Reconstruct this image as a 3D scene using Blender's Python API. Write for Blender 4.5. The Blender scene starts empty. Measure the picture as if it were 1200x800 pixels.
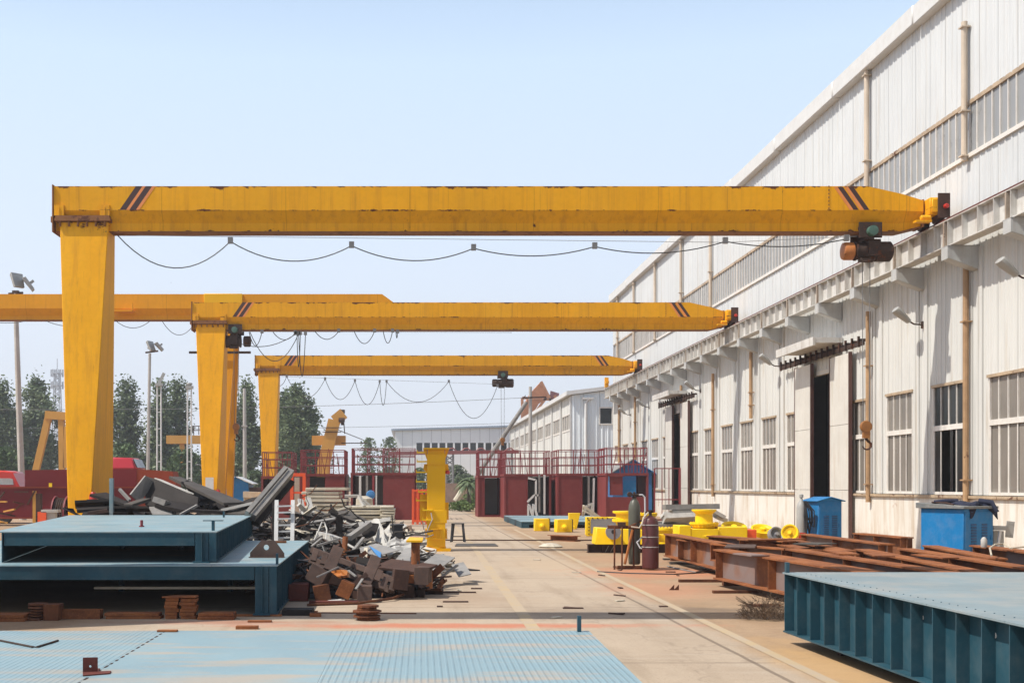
import bpy, bmesh, math, random
from mathutils import Vector, Matrix, Euler
random.seed(7)
R = math.radians
F, VX, VY, H = 1410.0, 480.0, 568.0, 1.7
S = bpy.context.scene
COL = S.collection

def at(px, py, d):
    return Vector(((px-VX)*d/F, d, H-(py-VY)*d/F))
def on(px, py, z=0.0):
    d = F*(H-z)/(py-VY)
    return Vector(((px-VX)*d/F, d, z))

# ---------------------------------------------------------------- materials
class NT:
    def __init__(s, name):
        s.m = bpy.data.materials.new(name); s.m.use_nodes = True
        s.t = s.m.node_tree; s.b = s.t.nodes['Principled BSDF']
        s.tc = s.t.nodes.new('ShaderNodeTexCoord')
    def n(s, typ, **kw):
        x = s.t.nodes.new(typ)
        for k, v in kw.items(): setattr(x, k, v)
        return x
    def link(s, a, b): s.t.links.new(a, b)
    def put(s, sock, v):
        if isinstance(v, bpy.types.NodeSocket): s.link(v, sock)
        elif isinstance(v, (tuple, list)) and len(v) == 3 and sock.type == 'RGBA': sock.default_value = (*v, 1)
        else: sock.default_value = v
    def vec(s, scale=(1, 1, 1), loc=(0, 0, 0), rot=(0, 0, 0), coord='Object'):
        mp = s.n('ShaderNodeMapping'); s.link(s.tc.outputs[coord], mp.inputs['Vector'])
        mp.inputs['Scale'].default_value = scale; mp.inputs['Location'].default_value = loc; mp.inputs['Rotation'].default_value = rot
        return mp.outputs[0]
    def noise(s, scale, detail=4, vec=None, rough=.6, dist=0):
        x = s.n('ShaderNodeTexNoise'); s.put(x.inputs['Vector'], vec or s.tc.outputs['Object'])
        x.inputs['Scale'].default_value = scale; x.inputs['Detail'].default_value = detail
        x.inputs['Roughness'].default_value = rough; x.inputs['Distortion'].default_value = dist
        return x.outputs['Fac']
    def ramp(s, f, a, b, lo=0., hi=1.):
        x = s.n('ShaderNodeMapRange'); x.clamp = True; s.put(x.inputs[0], f)
        x.inputs[1].default_value = a; x.inputs[2].default_value = b; x.inputs[3].default_value = lo; x.inputs[4].default_value = hi
        return x.outputs[0]
    def math(s, op, a, b=0.):
        x = s.n('ShaderNodeMath', operation=op); s.put(x.inputs[0], a); s.put(x.inputs[1], b); return x.outputs[0]
    def mix(s, f, a, b, mode='MIX'):
        x = s.n('ShaderNodeMix', data_type='RGBA', blend_type=mode); s.put(x.inputs[0], f); s.put(x.inputs[6], a); s.put(x.inputs[7], b); return x.outputs[2]
    def xyz(s, coord='Object'):
        x = s.n('ShaderNodeSeparateXYZ'); s.link(s.tc.outputs[coord], x.inputs[0]); return x.outputs
    def out(s, col, rough=.6, metal=0., bump=None, bstr=.3, bdist=.02, spec=.5):
        s.put(s.b.inputs['Base Color'], col); s.put(s.b.inputs['Roughness'], rough); s.put(s.b.inputs['Metallic'], metal)
        s.b.inputs['Specular IOR Level'].default_value = spec
        if bump is not None:
            x = s.n('ShaderNodeBump'); x.inputs['Strength'].default_value = bstr; x.inputs['Distance'].default_value = bdist
            s.link(bump, x.inputs['Height']); s.link(x.outputs[0], s.b.inputs['Normal'])
        return s.m

def lin(r, g, b):
    f = lambda c: (c/255/12.92 if c < 10 else ((c/255+.055)/1.055)**2.4)
    return (f(r), f(g), f(b))
def sc(c, k): return tuple(x*k for x in c)
RUST = (.16, .055, .022); RUSTD = (.055, .022, .014); RUSTO = (.30, .115, .035)

def paint(name, col, rust=.0, var=.12, scale=1.2, rough=.5, streak=0., streakcol=(.2, .12, .06), fine=0., seams=None, spec=.5, dust=0., dustcol=(.42, .36, .28), metal=0.):
    k = NT(name)
    rnd = k.n('ShaderNodeObjectInfo').outputs['Random']
    off = k.n('ShaderNodeVectorMath', operation='ADD'); k.link(k.tc.outputs['Object'], off.inputs[0])
    cmb = k.n('ShaderNodeCombineXYZ'); m9 = k.math('MULTIPLY', rnd, 37.); k.link(m9, cmb.inputs[0]); k.link(m9, cmb.inputs[2]); k.link(cmb.outputs[0], off.inputs[1])
    V = off.outputs[0]
    n1 = k.noise(scale, 5, V); n2 = k.noise(scale*9, 4, V)
    c = k.mix(k.ramp(n1, .3, .7), sc(col, 1-var), sc(col, 1+var))
    c = k.mix(k.ramp(n2, .35, .75, 0, .35), c, sc(col, 1-1.6*var))
    if streak:
        mp = k.n('ShaderNodeMapping'); k.link(V, mp.inputs['Vector']); mp.inputs['Scale'].default_value = (5, 5, .35)
        st = k.noise(1.6, 5, mp.outputs[0], .65)
        c = k.mix(k.ramp(st, .52, .78, 0, streak), c, streakcol)
    if dust:
        nd = k.noise(scale*2.3, 6, V, .7)
        c = k.mix(k.ramp(nd, .45, .75, 0, dust), c, dustcol)
    rr = rough
    if rust:
        na = k.noise(scale*3.1, 7, V, .72); nb = k.noise(scale*.8, 3, V)
        f = k.math('ADD', na, k.math('MULTIPLY', nb, .55))
        f = k.ramp(f, 1.12-rust*.5, 1.17-rust*.5)
        c = k.mix(f, c, k.mix(n2, RUSTD, RUST)); rr = k.ramp(f, 0, 1, rough, .9)
    if seams:
        ax, step, w = seams
        x = k.xyz()[ax]
        md = k.math('FLOORED_MODULO', x, step) if False else k.math('MODULO', k.math('ADD', x, 1000*step), step)
        c = k.mix(k.math('MULTIPLY', k.math('LESS_THAN', md, w), .45), c, sc(col, .35))
    return k.out(c, rr, metal, n2, .12+fine, .01, spec)

def cranemat(name, col, girder):
    # painted steel that rusts where a crane does: along edges and joints, in pitted patches, with runs below them
    k = NT(name); X, Y, Z = k.xyz(); rnd = k.n('ShaderNodeObjectInfo').outputs['Random']
    off = k.n('ShaderNodeVectorMath', operation='ADD'); k.link(k.tc.outputs['Object'], off.inputs[0])
    cmb = k.n('ShaderNodeCombineXYZ'); k.link(k.math('MULTIPLY', rnd, 37.), cmb.inputs[0]); k.link(cmb.outputs[0], off.inputs[1]); V = off.outputs[0]
    def st(scale, sx, detail=5, rough=.65):
        mp = k.n('ShaderNodeMapping'); k.link(V, mp.inputs['Vector']); mp.inputs['Scale'].default_value = sx; return k.noise(scale, detail, mp.outputs[0], rough)
    n1 = k.noise(.5, 4, V); n2 = k.noise(9, 4, V); n3 = k.noise(2.6, 8, V, .75); n4 = k.noise(.9, 3, V)
    c = k.mix(k.ramp(n1, .3, .7), sc(col, .88), sc(col, 1.08)); c = k.mix(k.ramp(st(.6, (1, 1, .2)), .45, .7, 0, .5), c, (col[0]*1.02, col[1]*1.12, col[2]+.012))
    runs = st(1.4, (4.5, 4.5, .16)); c = k.mix(k.ramp(runs, .50, .80, 0, .55), c, (.34, .135, .022)); c = k.mix(k.ramp(st(3.2, (5, 5, .12)), .6, .72, 0, .35), c, (.22, .085, .02))
    c = k.mix(k.ramp(n2, .45, .8, 0, .3), c, sc(col, .7))
    edge = None
    if girder:
        e1 = k.ramp(Z, 8.90, 9.035); e2 = k.ramp(k.math('ABSOLUTE', k.math('SUBTRACT', Z, 8.44)), .0, .05, .8, 0); e3 = k.ramp(Z, 8.06, 7.93, 0, .9)
        edge = k.math('MAXIMUM', k.math('MAXIMUM', e1, e2), e3)
        md = k.math('MODULO', k.math('ADD', X, 1000*3.05), 3.05); j = k.math('LESS_THAN', md, .02); c = k.mix(k.math('MULTIPLY', j, .4), c, sc(col, .4))
        edge = k.math('MAXIMUM', edge, k.ramp(k.math('ABSOLUTE', k.math('SUBTRACT', md, .01)), .0, .12, .55, 0))
    else:
        edge = k.math('MAXIMUM', k.ramp(Z, 2.0, .6, 0, .6), k.ramp(Z, 7.6, 8.2, 0, .75))
    f = k.math('ADD', n3, k.math('ADD', k.math('MULTIPLY', n4, .4), k.math('MULTIPLY', edge, .29))); f = k.ramp(f, .945, .975)
    c = k.mix(f, c, k.mix(n2, RUSTD, RUST))
    return k.out(c, k.ramp(f, 0, 1, .55, .9), 0, n2, .15, .01, .15)
def rustmat(name, a=RUST, b=RUSTD, o=RUSTO, amt=.5, scale=2.5, grey=None):
    k = NT(name)
    rnd = k.n('ShaderNodeObjectInfo').outputs['Random']
    off = k.n('ShaderNodeVectorMath', operation='ADD'); k.link(k.tc.outputs['Object'], off.inputs[0])
    cmb = k.n('ShaderNodeCombineXYZ'); m9 = k.math('MULTIPLY', rnd, 37.); k.link(m9, cmb.inputs[0]); k.link(m9, cmb.inputs[1]); k.link(cmb.outputs[0], off.inputs[1])
    V = off.outputs[0]
    n1 = k.noise(scale, 6, V, .68); n2 = k.noise(scale*11, 4, V, .7); n3 = k.noise(scale*.45, 2, V)
    c = k.mix(k.ramp(n1, .32, .66), b, a)
    c = k.mix(k.ramp(n2, .5, .8, 0, amt), c, o)
    if grey: c = k.mix(k.ramp(n3, .44, .54), c, grey)
    return k.out(c, .85, 0, n2, .3, .01, .3)

YEL = (.78, .36, .006)
M = {}
M['crane'] = paint('crane_yellow_paint', YEL, rust=.235, var=.09, scale=.7, rough=.5, spec=.25, streak=.28, streakcol=(.33, .13, .02), seams=(0, 3.05, .018))
M['crane_leg'] = paint('crane_leg_paint', (.74, .315, .006), rust=.22, var=.07, scale=.6, rough=.5, spec=.25, streak=.22, streakcol=(.36, .14, .02))
M['crane_plain'] = paint('clean_crane_yellow', (.70, .30, .008), rust=.16, var=.09, scale=.7, rough=.55, spec=.15, streak=.3, streakcol=(.33, .13, .02), seams=(0, 3.05, .018)); M['crane'] = cranemat('crane_yellow_paint_rusting', YEL, True); M['crane_leg'] = cranemat('crane_leg_paint_rusting', (.82, .38, .006), False)
M['crane_old'] = paint('crane_ochre_paint', (.55, .27, .04), rust=.2, var=.1, scale=.6)
M['flange'] = paint('rusted_flange', (.24, .10, .03), rust=.55, var=.2, scale=2.5, rough=.8)
M['stripe'] = paint('dark_brown_stripe', (.05, .018, .014), var=.2, scale=4)
M['stripe2'] = paint('faded_orange_stripe', (.72, .24, .06), var=.1, scale=4)
M['yellow'] = paint('casting_yellow_paint', (.88, .58, .005), var=.06, scale=2., rough=.45, dust=.05, spec=.25)
M['yellow2'] = paint('column_yellow_paint', (.80, .43, .003), var=.04, scale=1., rough=.45, spec=.2, dust=.04, rust=.1)
M['grey'] = paint('bare_steel_grey', (.24, .24, .25), var=.15, scale=4, rough=.5, rust=.12)
M['dark'] = paint('dark_machine', (.055, .034, .026), var=.35, scale=4, rough=.75, rust=.55, spec=.25)
M['motor'] = paint('motor_orange', (.44, .15, .03), var=.2, scale=5, rust=.4, streak=.4)
M['hookpaint'] = paint('hook_block_paint', (.30, .12, .025), var=.2, scale=6, rust=.3)
M['green'] = paint('motor_green', (.06, .13, .10), var=.2, scale=5)
M['cable'] = paint('black_cable', (.015, .015, .017), rough=.6)
M['rope'] = paint('steel_rope', (.16, .16, .16), rough=.6)
M['red'] = paint('red_lamp', (.5, .03, .02), rough=.3)
M['white'] = paint('white_paint', (.62, .62, .605), var=.05, scale=2, dust=.25, rust=.06)
M['wallclad'] = None
M['rail'] = rustmat('dark_red_rail', (.14, .035, .025), (.07, .02, .016), (.2, .06, .03))
M['runway'] = paint('grimy_white_beam', (.58, .57, .54), rust=.3, var=.12, scale=1.1, streak=.75, streakcol=(.22, .14, .08), rough=.7, dust=.5, dustcol=(.30, .26, .21))
M['joint'] = paint('stained_beam_joint', (.40, .33, .26), rust=.5, var=.3, scale=2.2, streak=.8, streakcol=(.14, .07, .04), rough=.8)
M['corbel'] = paint('corbel_grey', (.46, .47, .46), rust=.16, var=.12, scale=2, streak=.3)
M['pipe'] = paint('rusty_downpipe', (.38, .235, .12), rust=.34, var=.3, scale=.8, streak=.4, streakcol=(.25, .11, .04), rough=.6)
M['pipew'] = paint('pale_downpipe', (.55, .46, .36), rust=.2, var=.2, scale=.8, streak=.4, streakcol=(.30, .17, .08), rough=.6)
M['frame'] = paint('window_frame_white', (.70, .67, .62), var=.1, scale=3, dust=.3)
M['sillrust'] = paint('stained_sill', (.44, .33, .215), var=.3, scale=2, rust=.5, dust=.3, streak=.4)
M['door'] = paint('door_panel_paint', (.62, .60, .545), var=.08, scale=1, streak=.5, streakcol=(.42, .30, .17), rust=.05, dust=.2)
M['doordark'] = paint('door_edge_brown', (.10, .045, .035), var=.2, scale=3, rust=.3)
M['tin'] = paint('lamp_grey', (.35, .35, .33), var=.1, scale=5, rough=.45)
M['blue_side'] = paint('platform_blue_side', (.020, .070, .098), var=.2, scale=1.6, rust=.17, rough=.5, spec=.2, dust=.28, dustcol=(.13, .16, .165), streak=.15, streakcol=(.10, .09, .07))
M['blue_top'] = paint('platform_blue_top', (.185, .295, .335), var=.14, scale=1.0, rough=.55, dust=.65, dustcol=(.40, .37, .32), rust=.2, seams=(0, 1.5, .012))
M['blue_grey'] = paint('platform_grey_top', (.20, .262, .285), var=.14, scale=.8, rough=.55, dust=.7, dustcol=(.36, .33, .29), rust=.2, seams=(1, 1.2, .012))
M['kblue'] = paint('kiosk_blue', (.010, .165, .40), var=.09, scale=2, rough=.45, spec=.25, dust=.12, rust=.08)
M['kroof'] = paint('kiosk_grey_lid', (.15, .16, .16), var=.15, scale=3, dust=.4, rust=.15)
M['hutblue'] = paint('hut_blue', (.02, .14, .36), var=.06, scale=2, rough=.45)
M['cabin'] = paint('red_oxide_primer', (.185, .034, .033), var=.12, scale=.8, rough=.65, spec=.25, dust=.14, dustcol=(.3, .14, .1))
M['cabinrail'] = paint('red_oxide_tube', (.22, .026, .032), var=.12, scale=1, rough=.55)
M['cabinin'] = paint('cabin_grey_lining', (.33, .31, .28), var=.1, scale=1)
M['orange'] = paint('red_orange_paint', (.80, .10, .02), var=.08, scale=2, rough=.45)
M['redbeam'] = paint('red_primer_beam', (.15, .012, .014), var=.16, scale=.4, rough=.6, rust=.14, spec=.2)
M['redbeam2'] = paint('red_brown_primer_beam', (.21, .036, .013), var=.16, scale=.4, rough=.6, rust=.18, spec=.2)
M['truck'] = paint('truck_red', (.46, .022, .035), var=.04, scale=1, rough=.3)
M['car'] = paint('car_red', (.60, .035, .02), var=.04, scale=1, rough=.28)
M['rust'] = rustmat('rust')
M['rustb'] = rustmat('rust_bright', (.30, .105, .034), (.13, .042, .018), (.42, .17, .055), .65)
M['rustgrey'] = rustmat('rusty_web', (.26, .10, .038), (.13, .05, .025), (.38, .16, .05), .55, 1.6, (.21, .155, .14))
M['rustdk'] = rustmat('rust_dark', (.085, .045, .033), (.04, .022, .018), (.14, .06, .03), .4)
M['brownplate'] = rustmat('brown_mill_scale', (.115, .076, .062), (.06, .040, .034), (.17, .075, .04), .5, 2.5)
M['darksteel'] = paint('dark_scrap_steel', (.030, .026, .024), var=.35, scale=2, rust=.25, rough=.7, spec=.12)
M['midsteel'] = paint('mid_scrap_steel', (.085, .076, .068), var=.3, scale=2, rust=.25, rough=.65, spec=.18)
M['lightsteel'] = paint('light_scrap_steel', (.23, .222, .21), var=.28, scale=2, rust=.16, rough=.55, dust=.25, spec=.3)
M['whitescrap'] = paint('white_scrap_sheet', (.47, .46, .43), var=.22, scale=2, rust=.16, dust=.5, spec=.25)
M['cream'] = paint('cream_scrap_panel', (.52, .47, .37), var=.15, scale=2, dust=.5, dustcol=(.3, .25, .18), rust=.1)
M['blackbox'] = paint('black_box', (.02, .02, .022), rough=.5)
M['bluescrap'] = paint('blue_scrap', (.05, .20, .45), rough=.45)
M['cyl_green'] = paint('cylinder_green', (.085, .085, .062), var=.12, scale=3, rough=.42, rust=.1)
M['cyl_brown'] = paint('cylinder_maroon', (.085, .022, .020), var=.12, scale=3, rough=.38, rust=.12)
M['hose'] = paint('pale_hose', (.55, .56, .58), rough=.5)
M['cloth'] = paint('navy_cloth', (.014, .018, .042), var=.3, scale=6, rough=.9)
M['concrete'] = paint('concrete_pole', (.42, .40, .37), var=.1, scale=1, dust=.2)
M['polew'] = paint('weathered_white_pole', (.50, .47, .42), var=.2, scale=1, rust=.25, streak=.5, streakcol=(.28, .18, .11))
M['tower'] = paint('tower_galvanised', (.40, .42, .45), var=.05)
M['trussred'] = paint('pipe_truss_red', (.22, .06, .055), var=.1)
M['hopper'] = rustmat('orange_hopper_rust', (.48, .21, .10), (.34, .14, .07), (.55, .28, .15), .4, 1.)
M['brick'] = paint('far_brick', (.26, .17, .13), var=.2, scale=2, dust=.3)
M['weed'] = paint('dry_weed', (.14, .09, .055), var=.3, scale=4, rough=.9)
M['road_yellow'] = None

def leafmat(name, a, b):
    k = NT(name)
    n1 = k.noise(.55, 3); n2 = k.noise(3.5, 2)
    c = k.mix(k.ramp(n1, .35, .65), a, b); c = k.mix(k.ramp(n2, .4, .7, 0, .5), c, sc(b, 1.35))
    m = k.out(c, .55, 0, spec=.4)
    tr = k.n('ShaderNodeBsdfTranslucent'); k.link(c, tr.inputs[0])
    ms = k.n('ShaderNodeMixShader'); ms.inputs[0].default_value = .18
    k.link(k.b.outputs[0], ms.inputs[1]); k.link(tr.outputs[0], ms.inputs[2]); k.link(ms.outputs[0], k.t.nodes['Material Output'].inputs[0])
    return m
M['leaf'] = leafmat('poplar_leaves', (.042, .074, .030), (.165, .21, .10))
M['leaf2'] = leafmat('bush_leaves', (.045, .075, .028), (.09, .14, .05))
M['leaf3'] = leafmat('weed_leaves', (.07, .12, .03), (.14, .20, .06))
M['bark'] = paint('bark', (.12, .095, .07), var=.3, scale=3, rough=.9)

def cladmat(name, col, streakcol=(.40, .31, .20), amt=.42, fine=.26):
    k = NT(name)
    n1 = k.noise(.35, 4); st = k.noise(1.3, 6, k.vec((3.0, 3.0, .16)), .65); s2 = k.noise(2.4, 4, k.vec((7, 7, .1)), .6); sp = k.noise(5, 6, None, .7)
    c = k.mix(k.ramp(n1, .3, .7), sc(col, .94), sc(col, 1.04))
    c = k.mix(k.ramp(st, .54, .78, 0, amt), c, streakcol)
    c = k.mix(k.ramp(s2, .56, .7, 0, fine), c, sc(col, .62))
    c = k.mix(k.ramp(sp, .66, .74, 0, .4), c, (.30, .19, .10))
    # sheet overlaps: a thin dark line every 0.9 m
    x_, y, z_ = k.xyz(); y = k.math('ADD', y, k.math('MULTIPLY', x_, .7))
    md = k.math('MODULO', k.math('ADD', y, 900.37), .9)
    lap = k.math('MULTIPLY', k.ramp(k.noise(2.2, 5, k.vec((9, 9, .08)), .6), .57, .63), .3)
    c = k.mix(lap, c, sc(col, .5)) if fine > .1 else c
    c = k.mix(k.math('MULTIPLY', k.math('LESS_THAN', md, .034), .68), c, sc(col, .3))
    return k.out(c, .55, 0, sp, .1, .01)
M['clad'] = cladmat('ribbed_white_cladding', (.575, .595, .60))
M['cladlow'] = cladmat('ribbed_cream_cladding', (.60, .60, .57), amt=.7)
M['clad2'] = cladmat('pale_blue_cladding', (.74, .80, .83), amt=.12, fine=.06)
M['clad3'] = cladmat('far_hall_cladding', (.82, .83, .83), amt=.05, fine=.03)
def plaster():
    k = NT('stained_plaster'); n1 = k.noise(.8, 6, None, .7); st = k.noise(1.3, 6, k.vec((2.6, 2.6, .3)), .7); z = k.xyz()[2]
    c = k.mix(k.ramp(n1, .35, .7), (.66, .63, .56), (.73, .71, .66))
    c = k.mix(k.ramp(st, .47, .74, 0, .75), c, (.46, .34, .22))
    n3 = k.noise(2.2, 6, None, .75)
    c = k.mix(k.math('MULTIPLY', k.ramp(n3, .45, .62), k.ramp(z, .05, .6, .7, 0)), c, (.40, .29, .19))
    c = k.mix(k.ramp(k.noise(.9, 5, k.vec(loc=(7, 3, 1)), .6), .66, .69), c, (.46, .33, .25))
    return k.out(c, .85, 0, n3, .25, .01, .3)
M['plaster'] = plaster()
def glassmat(name, col, rough=.12, col2=None):
    k = NT(name); n1 = k.noise(.9, 5, k.vec((1, 1, .5))); y = k.xyz()
    wn = k.n('ShaderNodeTexWhiteNoise', noise_dimensions='2D'); cv = k.n('ShaderNodeCombineXYZ'); k.link(k.math('FLOOR', k.math('MULTIPLY', y[1], 2.35)), cv.inputs[0]); k.link(k.math('FLOOR', k.math('MULTIPLY', y[2], .62)), cv.inputs[1]); k.link(cv.outputs[0], wn.inputs['Vector'])
    rnd = k.n('ShaderNodeObjectInfo').outputs['Random']
    c = k.mix(k.ramp(n1, .3, .72), sc(col, .75), col2 or sc(col, 1.25))
    c = k.mix(k.math('MULTIPLY', rnd, .35), c, sc(col, .55)); c = k.mix(k.math('MULTIPLY', wn.outputs['Value'], .45), c, sc(col, .5))
    return k.out(c, k.ramp(n1, .3, .7, rough, rough+.18), 0, spec=.55)
M['pane'] = glassmat('dusty_taupe_glass', (.25, .225, .195))
M['panedark'] = glassmat('dark_glass', (.022, .026, .027), .05)
M['clere'] = glassmat('grey_clerestory_glass', (.33, .335, .335), .2)
M['paneb'] = glassmat('far_glass', (.24, .22, .19), .2)
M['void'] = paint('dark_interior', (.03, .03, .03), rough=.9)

def groundmat():
    k = NT('yard_concrete')
    X, Y, Z = k.xyz()
    n0 = k.noise(.12, 5, None, .6); n1 = k.noise(.55, 6, None, .65); n2 = k.noise(7, 5, None, .7); n3 = k.noise(40, 3, None, .6); nl = k.noise(.9, 5, k.vec((2.2, .16, 1)), .6); nx = k.noise(1.1, 5, k.vec((.2, 2.6, 1)), .62)
    road = k.mix(k.ramp(n1, .3, .7), (.335, .262, .192), (.44, .358, .270))
    road = k.mix(k.ramp(n0, .35, .65, 0, .55), road, (.42, .335, .245))
    road = k.mix(k.ramp(n2, .52, .8, 0, .45), road, (.25, .20, .15))
    road = k.mix(k.ramp(nl, .52, .72, 0, .6), road, (.24, .18, .125))
    road = k.mix(k.ramp(nx, .55, .76, 0, .5), road, (.48, .42, .35))
    dirt = k.mix(k.ramp(n1, .3, .7), (.26, .165, .092), (.38, .255, .150))
    dirt = k.mix(k.ramp(n2, .45, .75, 0, .6), dirt, (.20, .125, .075))
    dirt = k.mix(k.ramp(n3, .5, .7, 0, .5), dirt, (.17, .105, .06)); dirt = k.mix(k.ramp(n0, .45, .6, 0, .6), dirt, (.41, .295, .19))
    road = k.mix(k.ramp(n3, .52, .72, 0, .5), road, (.22, .165, .115)); road = k.mix(k.ramp(k.noise(70, 2, k.vec(loc=(3, 1, 0))), .58, .7, 0, .45), road, (.52, .44, .34))
    # dirt beside the concrete road
    wob = k.math('MULTIPLY', k.math('SUBTRACT', n1, .5), 1.5)
    xr = k.math('ADD', X, wob)
    side = k.math('MAXIMUM', k.ramp(xr, 3.35, 3.75), k.ramp(xr, -3.2, -4.4))
    c = k.mix(k.math('MULTIPLY', side, .85), road, dirt)
    # slab joints
    def joint(coord, step, off, w):
        md = k.math('MODULO', k.math('ADD', coord, 600*step-off), step)
        return k.math('LESS_THAN', md, w)
    jy = k.math('MULTIPLY', joint(Y, 5.2, 1.1, .035), k.math('LESS_THAN', k.math('ABSOLUTE', X), 3.5))
    c = k.mix(k.math('MULTIPLY', jy, .6), c, (.10, .075, .055))
    jx = k.math('MULTIPLY', k.math('LESS_THAN', k.math('ABSOLUTE', k.math('SUBTRACT', X, k.math('ADD', 3.30, k.math('MULTIPLY', wob, .04)))), .025), 1.)
    c = k.mix(k.math('MULTIPLY', jx, .6), c, (.10, .07, .05))
    # cracks
    vo = k.n('ShaderNodeTexVoronoi', feature='DISTANCE_TO_EDGE'); vo.inputs['Scale'].default_value = .22
    va = k.n('ShaderNodeVectorMath', operation='ADD'); k.link(k.tc.outputs['Object'], va.inputs[0])
    nv = k.n('ShaderNodeTexNoise'); nv.inputs['Scale'].default_value = .8; nv.inputs['Detail'].default_value = 5
    k.link(k.tc.outputs['Object'], nv.inputs['Vector']); vs = k.n('ShaderNodeVectorMath', operation='SCALE'); k.link(nv.outputs['Color'], vs.inputs[0]); vs.inputs['Scale'].default_value = 2.2
    k.link(vs.outputs[0], va.inputs[1]); k.link(va.outputs[0], vo.inputs['Vector'])
    c = k.mix(k.ramp(vo.outputs['Distance'], .0, .006, .28, 0), c, (.12, .09, .07))
    # spilt red primer and oil stains, each with its own place
    def blot(cx, cy, rx, ry, col, amt, sh=.35):
        nonlocal c
        dx = k.math('DIVIDE', k.math('SUBTRACT', X, cx), rx); dy = k.math('DIVIDE', k.math('SUBTRACT', Y, cy), ry)
        r = k.math('SQRT', k.math('ADD', k.math('MULTIPLY', dx, dx), k.math('MULTIPLY', dy, dy)))
        r = k.math('ADD', r, k.math('MULTIPLY', k.math('SUBTRACT', k.noise(1.7, 6, k.vec((1, 1, 1), (cx, cy, 0)), .7), .5), 1.5))
        c = k.mix(k.ramp(r, 1., 1.-sh*2, 0, amt), c, col)
    blot(4.9, 23.4, 2.2, 2.0, (.48, .17, .085), .62)
    blot(4.1, 19.6, 1.3, 2.2, (.46, .22, .13), .5)
    blot(5.0, 27.5, 1.6, 2.0, (.40, .22, .13), .45)
    blot(.5, 14.55, 3.4, .34, (.46, .15, .08), .8)
    blot(-2.2, 14.9, 1.8, .3, (.33, .12, .07), .6)
    blot(2.4, 16.0, 1.6, 1.2, (.20, .15, .11), .5)
    blot(4.0, 16.4, .9, .5, (.13, .10, .075), .6)
    blot(.6, 18.0, 1.5, 1.6, (.30, .21, .14), .5)
    blot(3.9, 11.2, .5, 2.6, (.50, .31, .13), .55)
    blot(2.9, 26, 1.0, 3.5, (.44, .33, .22), .5)
    bh = k.math('ADD', k.math('MULTIPLY', n2, .6), k.math('MULTIPLY', n3, .4))
    return k.out(c, .9, 0, bh, .35, .015, .25)
M['ground'] = groundmat()
def linemat():
    k = NT('worn_yellow_line'); n = k.noise(2.2, 7, None, .75); n2 = k.noise(.5, 3)
    f = k.ramp(k.math('ADD', n, k.math('MULTIPLY', n2, .4)), -.1+.52, .74)
    c = k.mix(f, (.46, .33, .16), (.40, .32, .23))
    return k.out(c, .9, 0, n, .2, .01, .25)
M['road_yellow'] = linemat()
def deckmat(name, rib, rust):
    k = NT(name); X, Y, Z = k.xyz()
    n1 = k.noise(.7, 5, None, .6); n2 = k.noise(9, 4); st = k.noise(1.1, 5, k.vec((.75, 4.0, 1)), .5)
    c = k.mix(k.ramp(n1, .3, .7), (.19, .295, .338), (.232, .34, .378))
    c = k.mix(k.ramp(st, .50, .66, 0, rust), c, (.48, .32, .18))
    c = k.mix(k.ramp(n2, .55, .8, 0, .25), c, (.36, .40, .40))
    c = k.mix(k.ramp(k.noise(1.9, 6, k.vec((.5, 4, 1), (5, 2, 0)), .7), .66, .76, 0, .7), c, (.36, .20, .10))
    b = n2
    if rib:
        u = k.math('ADD', X, k.math('MULTIPLY', Y, .012 if rib == 1 else -.01))
        w = k.math('SINE', k.math('MULTIPLY', u, 2*math.pi/.052)); w = k.ramp(w, .0, .9)
        # interrupted ribs
        w = k.math('MULTIPLY', w, k.ramp(k.noise(3.5, 3), .3, .62, .25, 1))
        c = k.mix(k.math('MULTIPLY', w, .40), c, (.12, .215, .265)); b = k.math('ADD', k.math('MULTIPLY', w, 1.0), k.math('MULTIPLY', n2, .2))
    return k.out(c, k.ramp(n1, .3, .7, .38, .55), 0, b, .5, .008)
M['deck_plain'] = deckmat('deck_smooth_blue', 0, .5)
M['deck_rib'] = deckmat('deck_ribbed_blue', 2, .6)
M['deck_diag'] = deckmat('deck_diagonal_ribbed_blue', 1, .42)

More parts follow.
